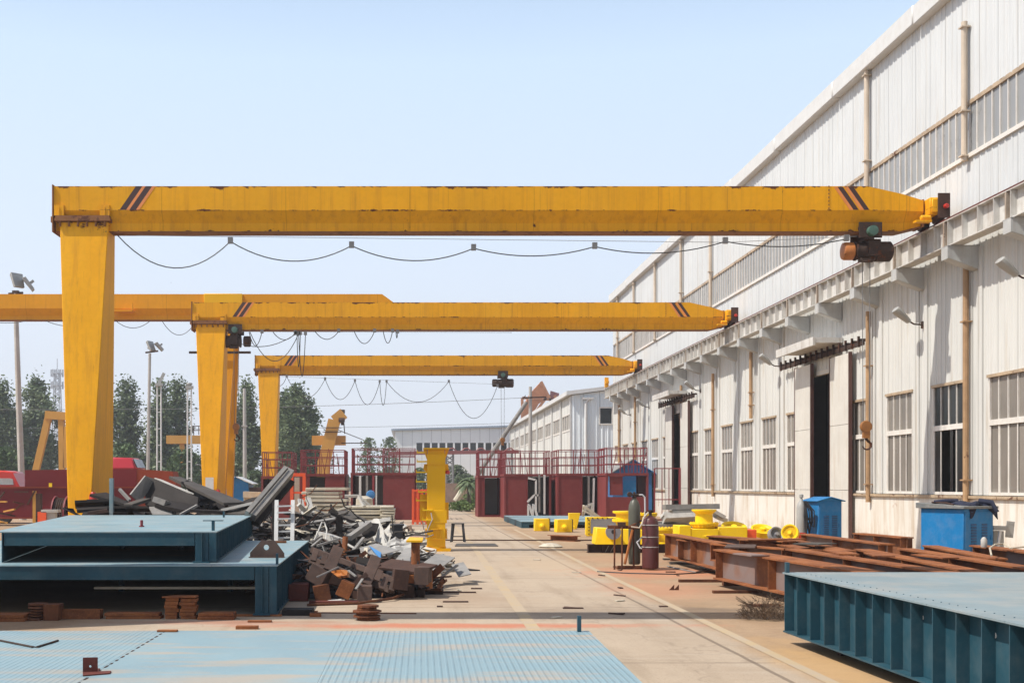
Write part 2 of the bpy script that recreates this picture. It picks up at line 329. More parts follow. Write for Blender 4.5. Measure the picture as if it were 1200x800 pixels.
# ---------------------------------------------------------------- mesh helper
class MB:
    def __init__(s): s.v = []; s.f = []; s.mi = []
    def add(s, vs, fs, mi=0):
        o = len(s.v); s.v += [Vector(v) for v in vs]
        s.f += [tuple(i+o for i in f) for f in fs]; s.mi += [mi]*len(fs); return s
    def box(s, x0, x1, y0, y1, z0, z1, mi=0):
        vs = [(x, y, z) for z in (z0, z1) for y in (y0, y1) for x in (x0, x1)]
        return s.add(vs, [(0, 2, 3, 1), (4, 5, 7, 6), (0, 1, 5, 4), (2, 6, 7, 3), (0, 4, 6, 2), (1, 3, 7, 5)], mi)
    def hexa(s, b, t, mi=0):            # four bottom and four top points in the same turning order
        return s.add(list(b)+list(t), [(3, 2, 1, 0), (4, 5, 6, 7), (0, 1, 5, 4), (1, 2, 6, 5), (2, 3, 7, 6), (3, 0, 4, 7)], mi)
    def bar(s, p, q, w, h, mi=0, up=(0, 0, 1), roll=0):
        p, q = Vector(p), Vector(q); d = (q-p).normalized(); up = Vector(up)
        if abs(d.dot(up)) > .98: up = Vector((0, 1, 0))
        a = d.cross(up).normalized(); b = a.cross(d)
        if roll:
            rm = Matrix.Rotation(roll, 3, d); a = rm @ a; b = rm @ b
        c = [(-w/2, -h/2), (w/2, -h/2), (w/2, h/2), (-w/2, h/2)]
        return s.hexa([p+a*i+b*j for i, j in c], [q+a*i+b*j for i, j in c], mi)
    def ibeam(s, p, q, w, h, tf=.02, tw=.015, mi=0, miw=None):
        p, q = Vector(p), Vector(q); u = Vector((0, 0, 1))   # p, q on the bottom centre line
        s.bar(p+u*tf/2, q+u*tf/2, w, tf, mi); s.bar(p+u*(h-tf/2), q+u*(h-tf/2), w, tf, mi)
        s.bar(p+u*(h/2), q+u*(h/2), tw, h-2*tf, mi if miw is None else miw); return s
    def tube(s, pts, r, n=8, mi=0, r2=None, cap=True):
        pts = [Vector(p) for p in pts]; m = len(pts); o = len(s.v); prev = None
        for i, p in enumerate(pts):
            d = (pts[min(i+1, m-1)]-pts[max(i-1, 0)]).normalized()
            if prev is None:
                a = d.cross(Vector((0, 0, 1)) if abs(d.z) < .95 else Vector((1, 0, 0))).normalized()
            else: a = (prev-d*prev.dot(d)).normalized()
            prev = a; b = d.cross(a); rr = r if r2 is None else r+(r2-r)*i/(m-1)
            s.v += [p+(a*math.cos(2*math.pi*k/n)+b*math.sin(2*math.pi*k/n))*rr for k in range(n)]
        for i in range(m-1):
            for k in range(n):
                s.f.append((o+i*n+k, o+i*n+(k+1) % n, o+(i+1)*n+(k+1) % n, o+(i+1)*n+k)); s.mi.append(mi)
        if cap:
            s.f.append(tuple(o+k for k in range(n))[::-1]); s.f.append(tuple(o+(m-1)*n+k for k in range(n))); s.mi += [mi, mi]
        return s
    def lathe(s, prof, c=(0, 0, 0), n=20, axis='z', mi=0):
        o = len(s.v); c = Vector(c)
        for r, h in prof:
            for k in range(n):
                a = 2*math.pi*k/n; u, w = r*math.cos(a), r*math.sin(a)
                s.v.append(c+Vector({'z': (u, w, h), 'x': (h, u, w), 'y': (w, h, u)}[axis]))
        for i in range(len(prof)-1):
            for k in range(n):
                s.f.append((o+i*n+k, o+i*n+(k+1) % n, o+(i+1)*n+(k+1) % n, o+(i+1)*n+k)); s.mi.append(mi)
        s.f.append(tuple(o+k for k in range(n))[::-1]); s.f.append(tuple(o+(len(prof)-1)*n+k for k in range(n))); s.mi += [mi, mi]
        return s
    def plate(s, pts, t, mi=0):         # a flat polygon given thickness t along its normal
        pts = [Vector(p) for p in pts]; nrm = (pts[1]-pts[0]).cross(pts[-1]-pts[0]).normalized(); m = len(pts)
        lo = [p-nrm*t/2 for p in pts]; hi = [p+nrm*t/2 for p in pts]
        return s.add(lo+hi, [tuple(range(m))[::-1], tuple(range(m, 2*m))]+[(i, (i+1) % m, m+(i+1) % m, m+i) for i in range(m)], mi)
    def quad(s, a, b, c, d, mi=0): return s.add([a, b, c, d], [(0, 1, 2, 3)], mi)
    def xf(s, m): s.v = [m @ v for v in s.v]; return s
    def build(s, name, mat, parent=None, origin=None, smooth=True, bevel=0, angle=32):
        mats = mat if isinstance(mat, (list, tuple)) else [mat]
        vs = s.v
        if origin is not None: vs = [v-origin for v in vs]
        me = bpy.data.meshes.new(name); me.from_pydata([tuple(v) for v in vs], [], s.f); 
        for m in mats: me.materials.append(m)
        if len(mats) > 1: me.polygons.foreach_set('material_index', s.mi)
        if smooth:
            me.polygons.foreach_set('use_smooth', [True]*len(me.polygons)); me.set_sharp_from_angle(angle=R(angle))
        me.update()
        o = bpy.data.objects.new(name, me); COL.objects.link(o)
        if parent: o.parent = parent
        if origin is not None and not parent: o.location = origin
        if bevel:
            b = o.modifiers.new('bevel', 'BEVEL'); b.width = bevel; b.segments = 1; b.limit_method = 'ANGLE'
        return o

def tag(o, label, cat, group=None):
    o['label'] = label; o['category'] = cat; o['kind'] = o.get('kind', 'thing')
    if group: o['group'] = group
    return o
def thing(name, label, cat, loc=(0, 0, 0), rz=0, group=None):
    o = bpy.data.objects.new(name, None); COL.objects.link(o); o.location = loc; o.rotation_euler = (0, 0, rz)
    o.empty_display_size = .2
    return tag(o, label, cat, group)
def one(name, label, cat, mb, mat, group=None, **kw):   # a thing that is a single mesh, its origin at its base
    xs = [v.x for v in mb.v]; ys = [v.y for v in mb.v]; zs = [v.z for v in mb.v]
    org = Vector(((min(xs)+max(xs))/2, (min(ys)+max(ys))/2, min(zs)))
    return tag(mb.build(name, mat, origin=org, **kw), label, cat, group)
def wpart(name, mb, mat, root, **kw):                   # vertices given in world space, stored relative to the thing
    mt = Matrix.Translation(root.location) @ root.rotation_euler.to_matrix().to_4x4()
    return mb.xf(mt.inverted()).build(name, mat, root, **kw)
def struct(name, mb, mat, **kw):
    o = mb.build(name, mat, **kw); o['kind'] = 'structure'; return o
def copy_tree(o, parent=None):
    c = o.copy(); COL.objects.link(c); c.parent = parent
    for ch in o.children: copy_tree(ch, c)
    return c
def sag(a, b, drop, n=12):
    a, b = Vector(a), Vector(b)
    return [a.lerp(b, i/n)-Vector((0, 0, drop*4*(i/n)*(1-i/n))) for i in range(n+1)]
# ---------------------------------------------------------------- camera, sky, sun
cam = bpy.data.cameras.new('camera'); camo = bpy.data.objects.new('camera', cam); COL.objects.link(camo)
camo.location = (0, 0, H); camo.rotation_euler = (R(90), 0, 0)
cam.sensor_width = 36; cam.lens = 36*F/1200; cam.shift_x = (600-VX)/1200; cam.shift_y = (VY-400)/1200
cam.clip_end = 5000; cam.clip_start = .1
S.camera = camo
SUN_EL, SUN_AZ = R(55), R(16)
sv = Vector((-math.cos(SUN_EL)*math.cos(SUN_AZ), -math.cos(SUN_EL)*math.sin(SUN_AZ), math.sin(SUN_EL)))
sl = bpy.data.lights.new('sun', 'SUN'); sl.energy = 5.0; sl.angle = R(.55); sl.color = (1, .945, .86)
so = bpy.data.objects.new('sun', sl); COL.objects.link(so); so.rotation_euler = sv.to_track_quat('Z', 'Y').to_euler()
so.location = (-40, -10, 60)
W = bpy.data.worlds.new('World'); S.world = W; W.use_nodes = True
wt = W.node_tree; bg = wt.nodes['Background']
sky = wt.nodes.new('ShaderNodeTexSky'); sky.sky_type = 'NISHITA'; sky.sun_disc = False
sky.sun_elevation = SUN_EL; sky.sun_rotation = math.atan2(sv.x, sv.y) % (2*math.pi)
sky.air_density = 1.0; sky.dust_density = 2.2; sky.ozone_density = 1.0; sky.altitude = 0
mx = wt.nodes.new('ShaderNodeMix'); mx.data_type = 'RGBA'; # a milky summer horizon under the blue: whiter near the ground, clear overhead
tcw = wt.nodes.new('ShaderNodeTexCoord'); sxz = wt.nodes.new('ShaderNodeSeparateXYZ'); wt.links.new(tcw.outputs['Generated'], sxz.inputs[0])
cr = wt.nodes.new('ShaderNodeValToRGB'); wt.links.new(sxz.outputs[2], cr.inputs[0])
cr.color_ramp.elements[0].position = .0; cr.color_ramp.elements[0].color = (.77, .80, .86, 1)
cr.color_ramp.elements[1].position = .40; cr.color_ramp.elements[1].color = (.52, .685, .90, 1)
e = cr.color_ramp.elements.new(.12); e.color = (.70, .77, .875, 1)
scl = wt.nodes.new('ShaderNodeVectorMath'); scl.operation = 'SCALE'; scl.inputs['Scale'].default_value = 10.; wt.links.new(cr.outputs[0], scl.inputs[0]); wt.links.new(scl.outputs[0], mx.inputs[7])
mrz = wt.nodes.new('ShaderNodeMapRange'); mrz.inputs[1].default_value = .33; mrz.inputs[2].default_value = .6; mrz.inputs[3].default_value = .92; mrz.inputs[4].default_value = .05; wt.links.new(sxz.outputs[2], mrz.inputs[0]); wt.links.new(mrz.outputs[0], mx.inputs[0])
wt.links.new(sky.outputs[0], mx.inputs[6]); wt.links.new(mx.outputs[2], bg.inputs[0])
bg.inputs[1].default_value = .12
S.view_settings.view_transform = 'Standard'; S.view_settings.look = 'None'; S.view_settings.gamma = 1; S.view_settings.use_curve_mapping = False
S.view_settings.exposure = .1
S.render.engine = 'CYCLES'
try:
    S.cycles.use_denoising = True; S.cycles.denoiser = 'OPENIMAGEDENOISE'; S.cycles.max_bounces = 6; S.cycles.sample_clamp_indirect = 6
    S.cycles.volume_bounces = 0; S.cycles.caustics_reflective = False; S.cycles.caustics_refractive = False
except Exception: pass

# ---------------------------------------------------------------- ground
mb = MB(); mb.quad((-900, -30, 0), (900, -30, 0), (900, 1600, 0), (-900, 1600, 0)); struct('ground', mb, M['ground'], smooth=False)
def strip(name, xs, w):
    mb = MB()
    for (xa, ya), (xb, yb) in zip(xs, xs[1:]): mb.quad((xa-w/2, ya, .004), (xa+w/2, ya, .004), (xb+w/2, yb, .004), (xb-w/2, yb, .004))
    struct(name, mb, M['road_yellow'], smooth=False)
strip('road_line', [(1.45, 13.2), (1.58, 22), (1.78, 34), (1.95, 58)], .16)
strip('road_line', [(3.62, 8.5), (3.68, 16), (3.72, 24), (3.9, 36), (4.0, 46)], .12)
mb = MB(); mb.box(-12, 7.2, 36.72, 36.80, -.02, .035); struct('ground_rail', mb, M['rustdk'])   # old flat rail crossing the road

# ---------------------------------------------------------------- the long white workshop
WX = 13.5
shop = thing('workshop_building', 'long white ribbed workshop with sliding doors, tall windows and a crane runway', 'building', (WX, 45, 0))
YA, YB = 8.0, 79.8
centres = [27.15+3*k for k in range(-2, 18)]
doors = [39.15, 60.15]
wins = [(c-.875, c+.875) for c in centres if not any(abs(c-d) < .5 for d in doors)]
Z0, ZT, ZW = 1.46, 3.14, 4.25
opens = [(a, b, Z0, ZW) for a, b in wins]+[(d-2.2, d+2.45, -1, 5.42) for d in doors]
def rib_pts(a, b, pitch=.3, h=.022):
    pts = []; k = math.floor(a/pitch)-1
    prof = [(0, 0), (.115, 0), (.125, -.3), (.145, -.3), (.155, 0), (.20, 0), (.222, -1), (.268, -1), (.29, 0)]
    full = []
    while k*pitch <= b+pitch: full += [(k*pitch+u*pitch/.3, v*h) for u, v in prof]; k += 1
    def val(y):
        for (u0, v0), (u1, v1) in zip(full, full[1:]):
            if u0 <= y <= u1: return v0+(v1-v0)*(y-u0)/max(1e-6, u1-u0)
        return 0
    return [(a, val(a))]+[p for p in full if a+.002 < p[0] < b-.002]+[(b, val(b))]
def clad(mb, a, b, z0, z1, holes=(), X=WX, axis='y', pitch=.3, h=.022, sgn=1):
    br = sorted({a, b} | {y for o in holes for y in o[:2] if a < y < b})
    for y0, y1 in zip(br, br[1:]):
        ym = (y0+y1)/2; cuts = sorted((max(o[2], z0), min(o[3], z1)) for o in holes if o[0] < ym < o[1] and o[3] > z0 and o[2] < z1)
        z = z0; spans = []
        for c0, c1 in cuts:
            if c0 > z: spans.append((z, c0))
            z = max(z, c1)
        if z < z1: spans.append((z, z1))
        P = rib_pts(y0, y1, pitch, h)
        for s0, s1 in spans:
            for (u0, v0), (u1, v1) in zip(P, P[1:]):
                if axis == 'y': mb.quad((X+v0*sgn, u0, s0), (X+v1*sgn, u1, s0), (X+v1*sgn, u1, s1), (X+v0*sgn, u0, s1))
                else: mb.quad((u0, X+v0*sgn, s0), (u1, X+v1*sgn, s0), (u1, X+v1*sgn, s1), (u0, X+v0*sgn, s1))
mb = MB(); clad(mb, YA, YB, Z0, 7.55, opens); wpart('wall', mb, M['cladlow'], shop, smooth=False)
mb = MB(); clad(mb, YA, YB, 7.55, 9.60); clad(mb, YA, YB, 10.94, 14.0); wpart('upper_wall', mb, M['clad'], shop, smooth=False)
mb = MB()                                                   # plastered plinth, open at the doors
segs = [(YA, doors[0]-2.2), (doors[0]+2.45, doors[1]-2.2), (doors[1]+2.45, YB)]
for a, b in segs: mb = MB(); mb.box(WX-.05, WX+.16, a, b, -.1, Z0-.09); wpart('plinth', mb, M['plaster'], shop)
mb = MB()
for a, b in segs:
    y = a; mb = MB()
    while y < b: mb.box(WX-.115, WX+.1, y, min(y+2.98, b), Z0-.088, Z0-.012+random.uniform(-.006, .004)); y += 3
    wpart('sill_ledge', mb, M['sillrust'], shop, bevel=.008)
mb = MB()                                                   # roof, gables, rear wall: closes the hall so that it is dark inside
mb.hexa([(13.45, YA, 14.28), (25.5, YA, 15.9), (25.5, YB, 15.9), (13.45, YB, 14.28)], [(13.45, YA, 14.36), (25.5, YA, 15.98), (25.5, YB, 15.98), (13.45, YB, 14.36)])
mb.hexa([(25.5, YA, 15.9), (37.5, YA, 14.28), (37.5, YB, 14.28), (25.5, YB, 15.9)], [(25.5, YA, 15.98), (37.5, YA, 14.36), (37.5, YB, 14.36), (25.5, YB, 15.98)])
wpart('roof', mb, M['clad3'], shop)
mb = MB()
for y in (YA, YB): mb.plate([(13.5, y, 0), (37.4, y, 0), (37.4, y, 14.25), (25.5, y, 15.85), (13.5, y, 14.2)], .1)
mb.box(37.3, 37.4, YA, YB, 0, 14.2); mb.box(WX+.02, WX+.1, YA, YB, 13.9, 14.25)
wpart('gable_wall', mb, M['clad3'], shop)
mb = MB(); y = YA-.3
while y < YB+.3:
    j = random.uniform(-.03, .03); mb.box(WX-.26+random.uniform(-.012, .012), WX+.02, y, min(y+5.96, YB+.3), 13.80+j, 14.33+j); y += 6
wpart('gutter', mb, M['white'], shop, bevel=.03)
# clerestory: one window per bay, its panes a sub-part
for k in range(12):
    a, b = YA+6*k-.35, min(YA+6*k+5.65, YB-.6)
    if k == 0: a = YA
    fr = MB(); fr.box(WX-.02, WX+.03, a, b, 10.86, 10.96, 1); fr.box(WX-.07, WX+.03, a, b, 9.56, 9.66)
    y = a
    while y < b+.01:
        w = .05 if abs(y-a) > .01 else .10
        fr.box(WX+.0, WX+.03, y, min(y+w*.62, b+.05), 9.661, 10.859); y += .372
    wf = wpart('clerestory_window', fr, [M['frame'], M['sillrust']], shop)
    p = MB(); p.box(WX+.031, WX+.05, a, b+.05, 9.6, 10.95); wpart('pane', p, M['clere'], shop).parent = wf
    bpy.context.view_layer.update()
# tall windows
for i, (a, b) in enumerate(wins):
    fr = MB(); X0, X1 = WX-.012, WX+.045; t = .045
    fr.box(X0, X1, a, a+t, Z0, ZW-.06); fr.box(X0, X1, b-t, b, Z0, ZW-.06); fr.box(X0, X1, a+t, b-t, Z0, Z0+.07); fr.box(X0-.01, X1, a+t, b-t, ZT-.06, ZT+.07)
    fr.box(X0-.035, X1, a-.04, b+.04, ZW-.058, ZW+.012, 1)
    for q in (1, 2, 3):
        y = a+(b-a)*q/4; fr.box(X0+.012, X1, y-.013, y+.013, ZT+.071, ZW-.059)
    opened = abs((a+b)/2-30.15) < .1
    for q in range(4):                                      # sliding sashes below
        y0, y1 = a+t+(b-a-2*t)*q/4, a+t+(b-a-2*t)*(q+1)/4
        if opened and q in (1, 2): continue
        xs = X0+.012+(.012 if q in (1, 2) else 0)
        fr.box(xs, xs+.02, y0, y0+.028, Z0+.071, ZT-.061); fr.box(xs, xs+.02, y1-.028, y1, Z0+.071, ZT-.061)
    wf = wpart('window', fr, [M['frame'], M['sillrust']], shop)
    p = MB(); p.box(X1-.012, X1-.004, a+t, b-t, ZT+.07, ZW-.06)
    if opened:
        w4 = (b-a-2*t)/4
        p.box(X1-.025, X1-.017, a+t, a+t+w4, Z0+.07, ZT-.06); p.box(X1-.025, X1-.017, b-t-w4, b-t, Z0+.07, ZT-.06)
        p.box(X1-.033, X1-.027, a+t+w4*1.45, a+t+w4*1.85, Z0+.07, ZT-.06)
    else: p.box(X1-.012, X1-.004, a+t, b-t, Z0+.07, ZT-.06)
    wpart('pane', p, M['panedark'] if opened else M['pane'], shop).parent = wf
# door leaves, canopies and hanging tracks
for d in doors:
    for (a, b) in ((d-2.85, d-1.15), (d+.62, d+2.30)):
        lf = MB(); z = .05
        for z1 in (1.55, 3.55, 5.70): lf.box(WX-.24, WX-.15, a+.05, b-.05, z, z1-.012); z = z1
        o = wpart('door_panel', lf, M['door'], shop)
        ed = MB(); ed.box(WX-.25, WX-.14, a, a+.048, .04, 5.72); ed.box(WX-.25, WX-.14, b-.048, b, .04, 5.72); wpart('edge_strip', ed, M['doordark'], shop).parent = o
    tr = MB(); tr.bar((WX-.2, d-3.9, 5.86), (WX-.2, d+3.9, 5.86), .07, .12)
    for q in range(15):
        y = d-3.7+q*.53; tr.box(WX-.27, WX-.02, y, y+.06, 5.93, 6.01); tr.box(WX-.29, WX-.23, y, y+.06, 5.76, 6.08)
    wpart('door_track', tr, M['dark'], shop)
    cn = MB(); cn.box(WX-.95, WX-.04, d-1.75, d+2.0, 6.12, 6.28); cn.box(WX-.97, WX-.9, d-1.77, d+2.02, 6.04, 6.30)
    wpart('door_canopy', cn, M['runway'], shop)
    hd = MB(); hd.box(WX-.04, WX+.1, d-2.2, d+2.45, 5.30, 5.44); wpart('door_header', hd, M['door'], shop)
# flat flashing strips at the column lines
for k in range(-2, 17):
    y = 28.65+3*k
    if any(d-2.6 < y-.4 < d+3.1 for d in doors): continue
    for yy, w_ in ((y-.36, .20), (y+.16, .12)):
        q = MB(); q.box(WX-.045, WX+.005, yy, yy+w_, Z0+.002, 7.33); wpart('flashing_strip', q, M['cladlow'], shop)
# downpipes
for y, zb, zt in ((29.0, 9.5, 12.85), (35.2, 9.5, 13.8), (53.5, 9.5, 13.8), (59.3, 9.5, 13.8), (65.6, 9.5, 13.8), (71.8, 9.5, 13.8), (77.4, 9.5, 13.8)):
    q = MB(); q.tube([(WX-.13, y, zb), (WX-.13, y, zt)], .072, 10)
    for z in (zb+.1, (zb+zt)/2-.5, zt-.15): q.box(WX-.235, WX-.02, y-.1, y+.1, z, z+.03)
    wpart('upper_downpipe', q, M['pipew'], shop)
for y, zb, zt, m in ((28.9, 1.3, 7.2, 'pipe'), (35.06, 1.2, 6.75, 'pipe'), (47.1, 4.3, 6.9, 'pipe'), (53.0, 1.2, 6.6, 'pipe'), (71.3, 1.4, 7.0, 'pipe'), (76.8, 1.4, 6.8, 'pipe'), (59.2, 4.6, 6.6, 'pipe')):
    q = MB(); q.tube([(WX-.14, y, zb), (WX-.14, y, zt)], .070, 10)
    for z in (zb+.5, zt-1.6): q.box(WX-.24, WX-.02, y-.1, y+.1, z, z+.035)
    wpart('downpipe', q, M[m], shop)
# corbels and runway beam
for k in range(-2, 18):
    y = 28.65+3*k
    if y > YB-.3: break
    c = MB(); t = 7.37; w = .17
    for s in (-1, 1): c.plate([(WX-.04, y+s*w, t-.56), (WX-.04, y+s*w, t-.012), (WX-.74, y+s*w, t-.012), (WX-.74, y+s*w, t-.30)], .02)
    c.box(WX-.77, WX-.04, y-w-.03, y+w+.03, t-.011, t-.001)
    c.plate([(WX-.74, y-w+.011, t-.30), (WX-.74, y+w-.011, t-.30), (WX-.04, y+w-.011, t-.56), (WX-.04, y-w+.011, t-.56)], .016)
    c.box(WX-.765, WX-.745, y-w, y+w, t-.31, t-.012)
    wpart('corbel', c, M['corbel'], shop, smooth=False)
rb = MB(); RX = 12.95
rb.box(RX-.16, RX+.16, YA, 79.3, 7.372, 7.395); rb.box(RX-.15, RX+.15, YA, 79.3, 7.99, 8.012); rb.box(RX-.008, RX+.008, YA, 79.3, 7.396, 7.989)
y = YA+.4
while y < 79.2:
    j = abs(((y-28.65+1.5) % 3)-1.5) < .38
    rb.box(RX-.145, RX-.009, y-.008, y+.008, 7.397, 7.988); rb.box(RX+.009, RX+.145, y-.008, y+.008, 7.397, 7.988)
    y += .75
for k in range(-6, 18):
    y = 28.65+3*k+.19
    if YA < y < 79: rb.box(RX-.155, RX-.010, y-.03, y+.03, 7.398, 7.987, 1)
rw = wpart('runway_beam', rb, [M['runway'], M['joint']], shop)
rl = MB(); rl.box(RX-.045, RX+.045, YA, 79.3, 8.013, 8.10); rl.box(RX-.09, RX+.09, YA, 79.3, 8.0125, 8.03); wpart('rail', rl, M['rail'], shop).parent = rw
es = MB(); es.box(RX-.12, RX+.12, 79.0, 79.25, 8.11, 8.75); es.box(RX-.1, RX+.1, 78.7, 79.0, 8.35, 8.5); wpart('end_stop', es, M['crane'], shop)

# floodlights fixed to the wall
FL = [(26.0, 6.15, 'floodlight on the white wall nearest the camera, cut by the picture edge'), (31.6, 5.9, 'grey floodlight on the white wall between two downpipes above the open window'),
      (43.7, 6.0, 'grey floodlight on the white wall just past the nearer door canopy'), (55.6, 6.05, 'grey floodlight on the white wall before the farther door canopy'),
      (67.5, 6.05, 'small grey floodlight on the white wall just past the farther door canopy'), (73.2, 5.95, 'smallest grey floodlight, last along the white wall near its far end')]
for y, z, lab in FL:
    t = thing('wall_floodlight', lab, 'floodlight', (WX-.03, y, z), 0, 'floodlights along the workshop wall')
    a = MB(); a.tube([(0, 0, 0), (-.22, .0, .02), (-.36, .0, .1)], .022, 6); a.box(-.02, .012, -.06, .06, -.09, .09); a.build('arm', M['dark'], t)
    h = MB(); h.lathe([(.02, 0), (.10, .04), (.13, .20), (.17, .42), (.15, .52), (.03, .55)], (0, 0, 0), 12)
    h.xf(Matrix.Translation((-.33, 0, .06)) @ Matrix.Rotation(R(-48), 4, 'Y') @ Matrix.Diagonal((.62, 1.15, 1, 1)))
    h.build('lamp_head', M['tin'], t)

# ---------------------------------------------------------------- second workshop behind, and the far hall
b2 = thing('rear_workshop', 'smaller white workshop with a pale blue gable and pilastered window wall behind the long one', 'building', (12.8, 96, 0))
X2, A2, B2, E2 = 12.8, 95.0, 152.0, 8.78
h2 = []
n2 = 9; bay = (B2-A2)/n2
for k in range(n2): h2.append((A2+k*bay+.5, A2+(k+1)*bay-.5, 6.1, 7.4))
mb = MB(); clad(mb, A2, B2, 0, E2, h2, X2, 'y', .6, .03); wpart('wall', mb, M['cladlow'], b2, smooth=False)
GW = [(15.05, 15.95, 6.55, 7.75)]
mb = MB(); clad(mb, X2, 36, 0, E2, GW, A2, 'x', .45, .05)
mb.plate([(X2, A2+.03, E2), (36, A2+.03, E2), (24.4, A2+.03, E2+1.5)], .04); wpart('gable_wall', mb, M['clad2'], b2, smooth=False)
mb = MB(); mb.box(X2+.3, X2+.35, A2+.3, B2, 0, E2); mb.box(14.5, 16.4, A2+.25, A2+.3, 6, 8.2); wpart('lining', mb, M['void'], b2)  # near-black sheets standing in for the unlit interior behind the windows
for k, (a, b, z0, z1) in enumerate(h2):
    fr = MB(); fr.box(X2-.03, X2+.06, a, b, z1-.08, z1+.06); fr.box(X2-.05, X2+.06, a, b, z0-.08, z0+.05)
    for q in range(5): y = a+(b-a)*q/4; fr.box(X2-.01, X2+.06, y-.05, y+.05, z0+.051, z1-.081)
    w = wpart('window', fr, M['frame'], b2); p = MB(); p.box(X2+.061, X2+.08, a, b, z0, z1); wpart('pane', p, M['paneb'], b2).parent = w
for k in range(n2+1):
    y = A2+k*bay; p = MB(); p.box(X2-.14, X2-.035, y-.18+(.2 if k == 0 else 0), y+.18, 0, E2-.1); wpart('pilaster', p, M['white'], b2)
g = MB(); g.box(14.95, 16.05, A2-.07, A2-.0, 7.76, 7.86); g.box(14.95, 16.05, A2-.09, A2, 6.44, 6.54); g.box(14.95, 15.04, A2-.07, A2, 6.541, 7.759); g.box(15.96, 16.05, A2-.07, A2, 6.541, 7.759)
w = wpart('gable_window', g, M['frame'], b2); p = MB(); p.box(15.0, 16.0, A2+.08, A2+.1, 6.5, 7.8); wpart('pane', p, M['panedark'], b2).parent = w
mb = MB(); mb.hexa([(X2-.45, A2-.35, E2-.02), (24.4, A2-.35, E2+1.6), (24.4, B2, E2+1.6), (X2-.45, B2, E2-.02)], [(X2-.45, A2-.35, E2+.3), (24.4, A2-.35, E2+1.75), (24.4, B2, E2+1.75), (X2-.45, B2, E2+.3)])
mb.hexa([(24.4, A2-.35, E2+1.6), (36.4, A2-.35, E2), (36.4, B2, E2), (24.4, B2, E2+1.6)], [(24.4, A2-.35, E2+1.75), (36.4, A2-.35, E2+.15), (36.4, B2, E2+.15), (24.4, B2, E2+1.75)])
wpart('roof', mb, M['white'], b2)
dp = MB(); dp.tube([(13.9, A2-.14, 3.2), (13.9, A2-.14, 8.2), (14.15, A2-.2, 8.5)], .11, 8); dp.box(13.6, 14.5, A2-.3, A2-.05, 8.45, 8.6); dp.box(13.75, 14.1, A2-.3, A2-.05, 3.0, 3.3); wpart('downpipe', dp, M['white'], b2)

b3 = thing('far_hall', 'low white far hall with a dark ribbon of windows across the end of the yard', 'building', (6, 160, 0))
A3 = 160.0
tl, tr_ = at(463, 504, A3), at(640, 500, A3)
mb = MB(); clad(mb, tl.x, 40, 0, tl.z-.05, [(at(487, 0, A3).x, 34, 6.2, 7.3)], A3, 'x', .8, .004); mb.plate([(tl.x, A3+.04, tl.z-.05), (40, A3+.04, tl.z-.05), (40, A3+.04, tl.z+1.2)], .05)
mb.box(tl.x-.0, tl.x+.1, A3+.05, A3+50, 0, tl.z-.1); wpart('wall', mb, M['clad3'], b3, smooth=False)
mb = MB(); mb.hexa([(tl.x-.5, A3-.4, tl.z-.05), (40, A3-.4, tl.z+1.2), (40, A3+50, tl.z+1.2), (tl.x-.5, A3+50, tl.z-.05)], [(tl.x-.5, A3-.4, tl.z+.18), (40, A3-.4, tl.z+1.45), (40, A3+50, tl.z+1.45), (tl.x-.5, A3+50, tl.z+.18)])
wpart('roof', mb, paint('far_roof_blue', (.30, .36, .44)), b3)
w0 = at(487, 0, A3).x
fr = MB(); x = w0
while x < 34: fr.box(x-.12, x+.12, A3-.03, A3+.1, 6.2, 7.3); x += 1.02
w = wpart('window_band', fr, M['clad3'], b3); p = MB(); p.box(w0, 34, A3+.11, A3+.14, 6.1, 7.4); wpart('pane', p, M['panedark'], b3).parent = w
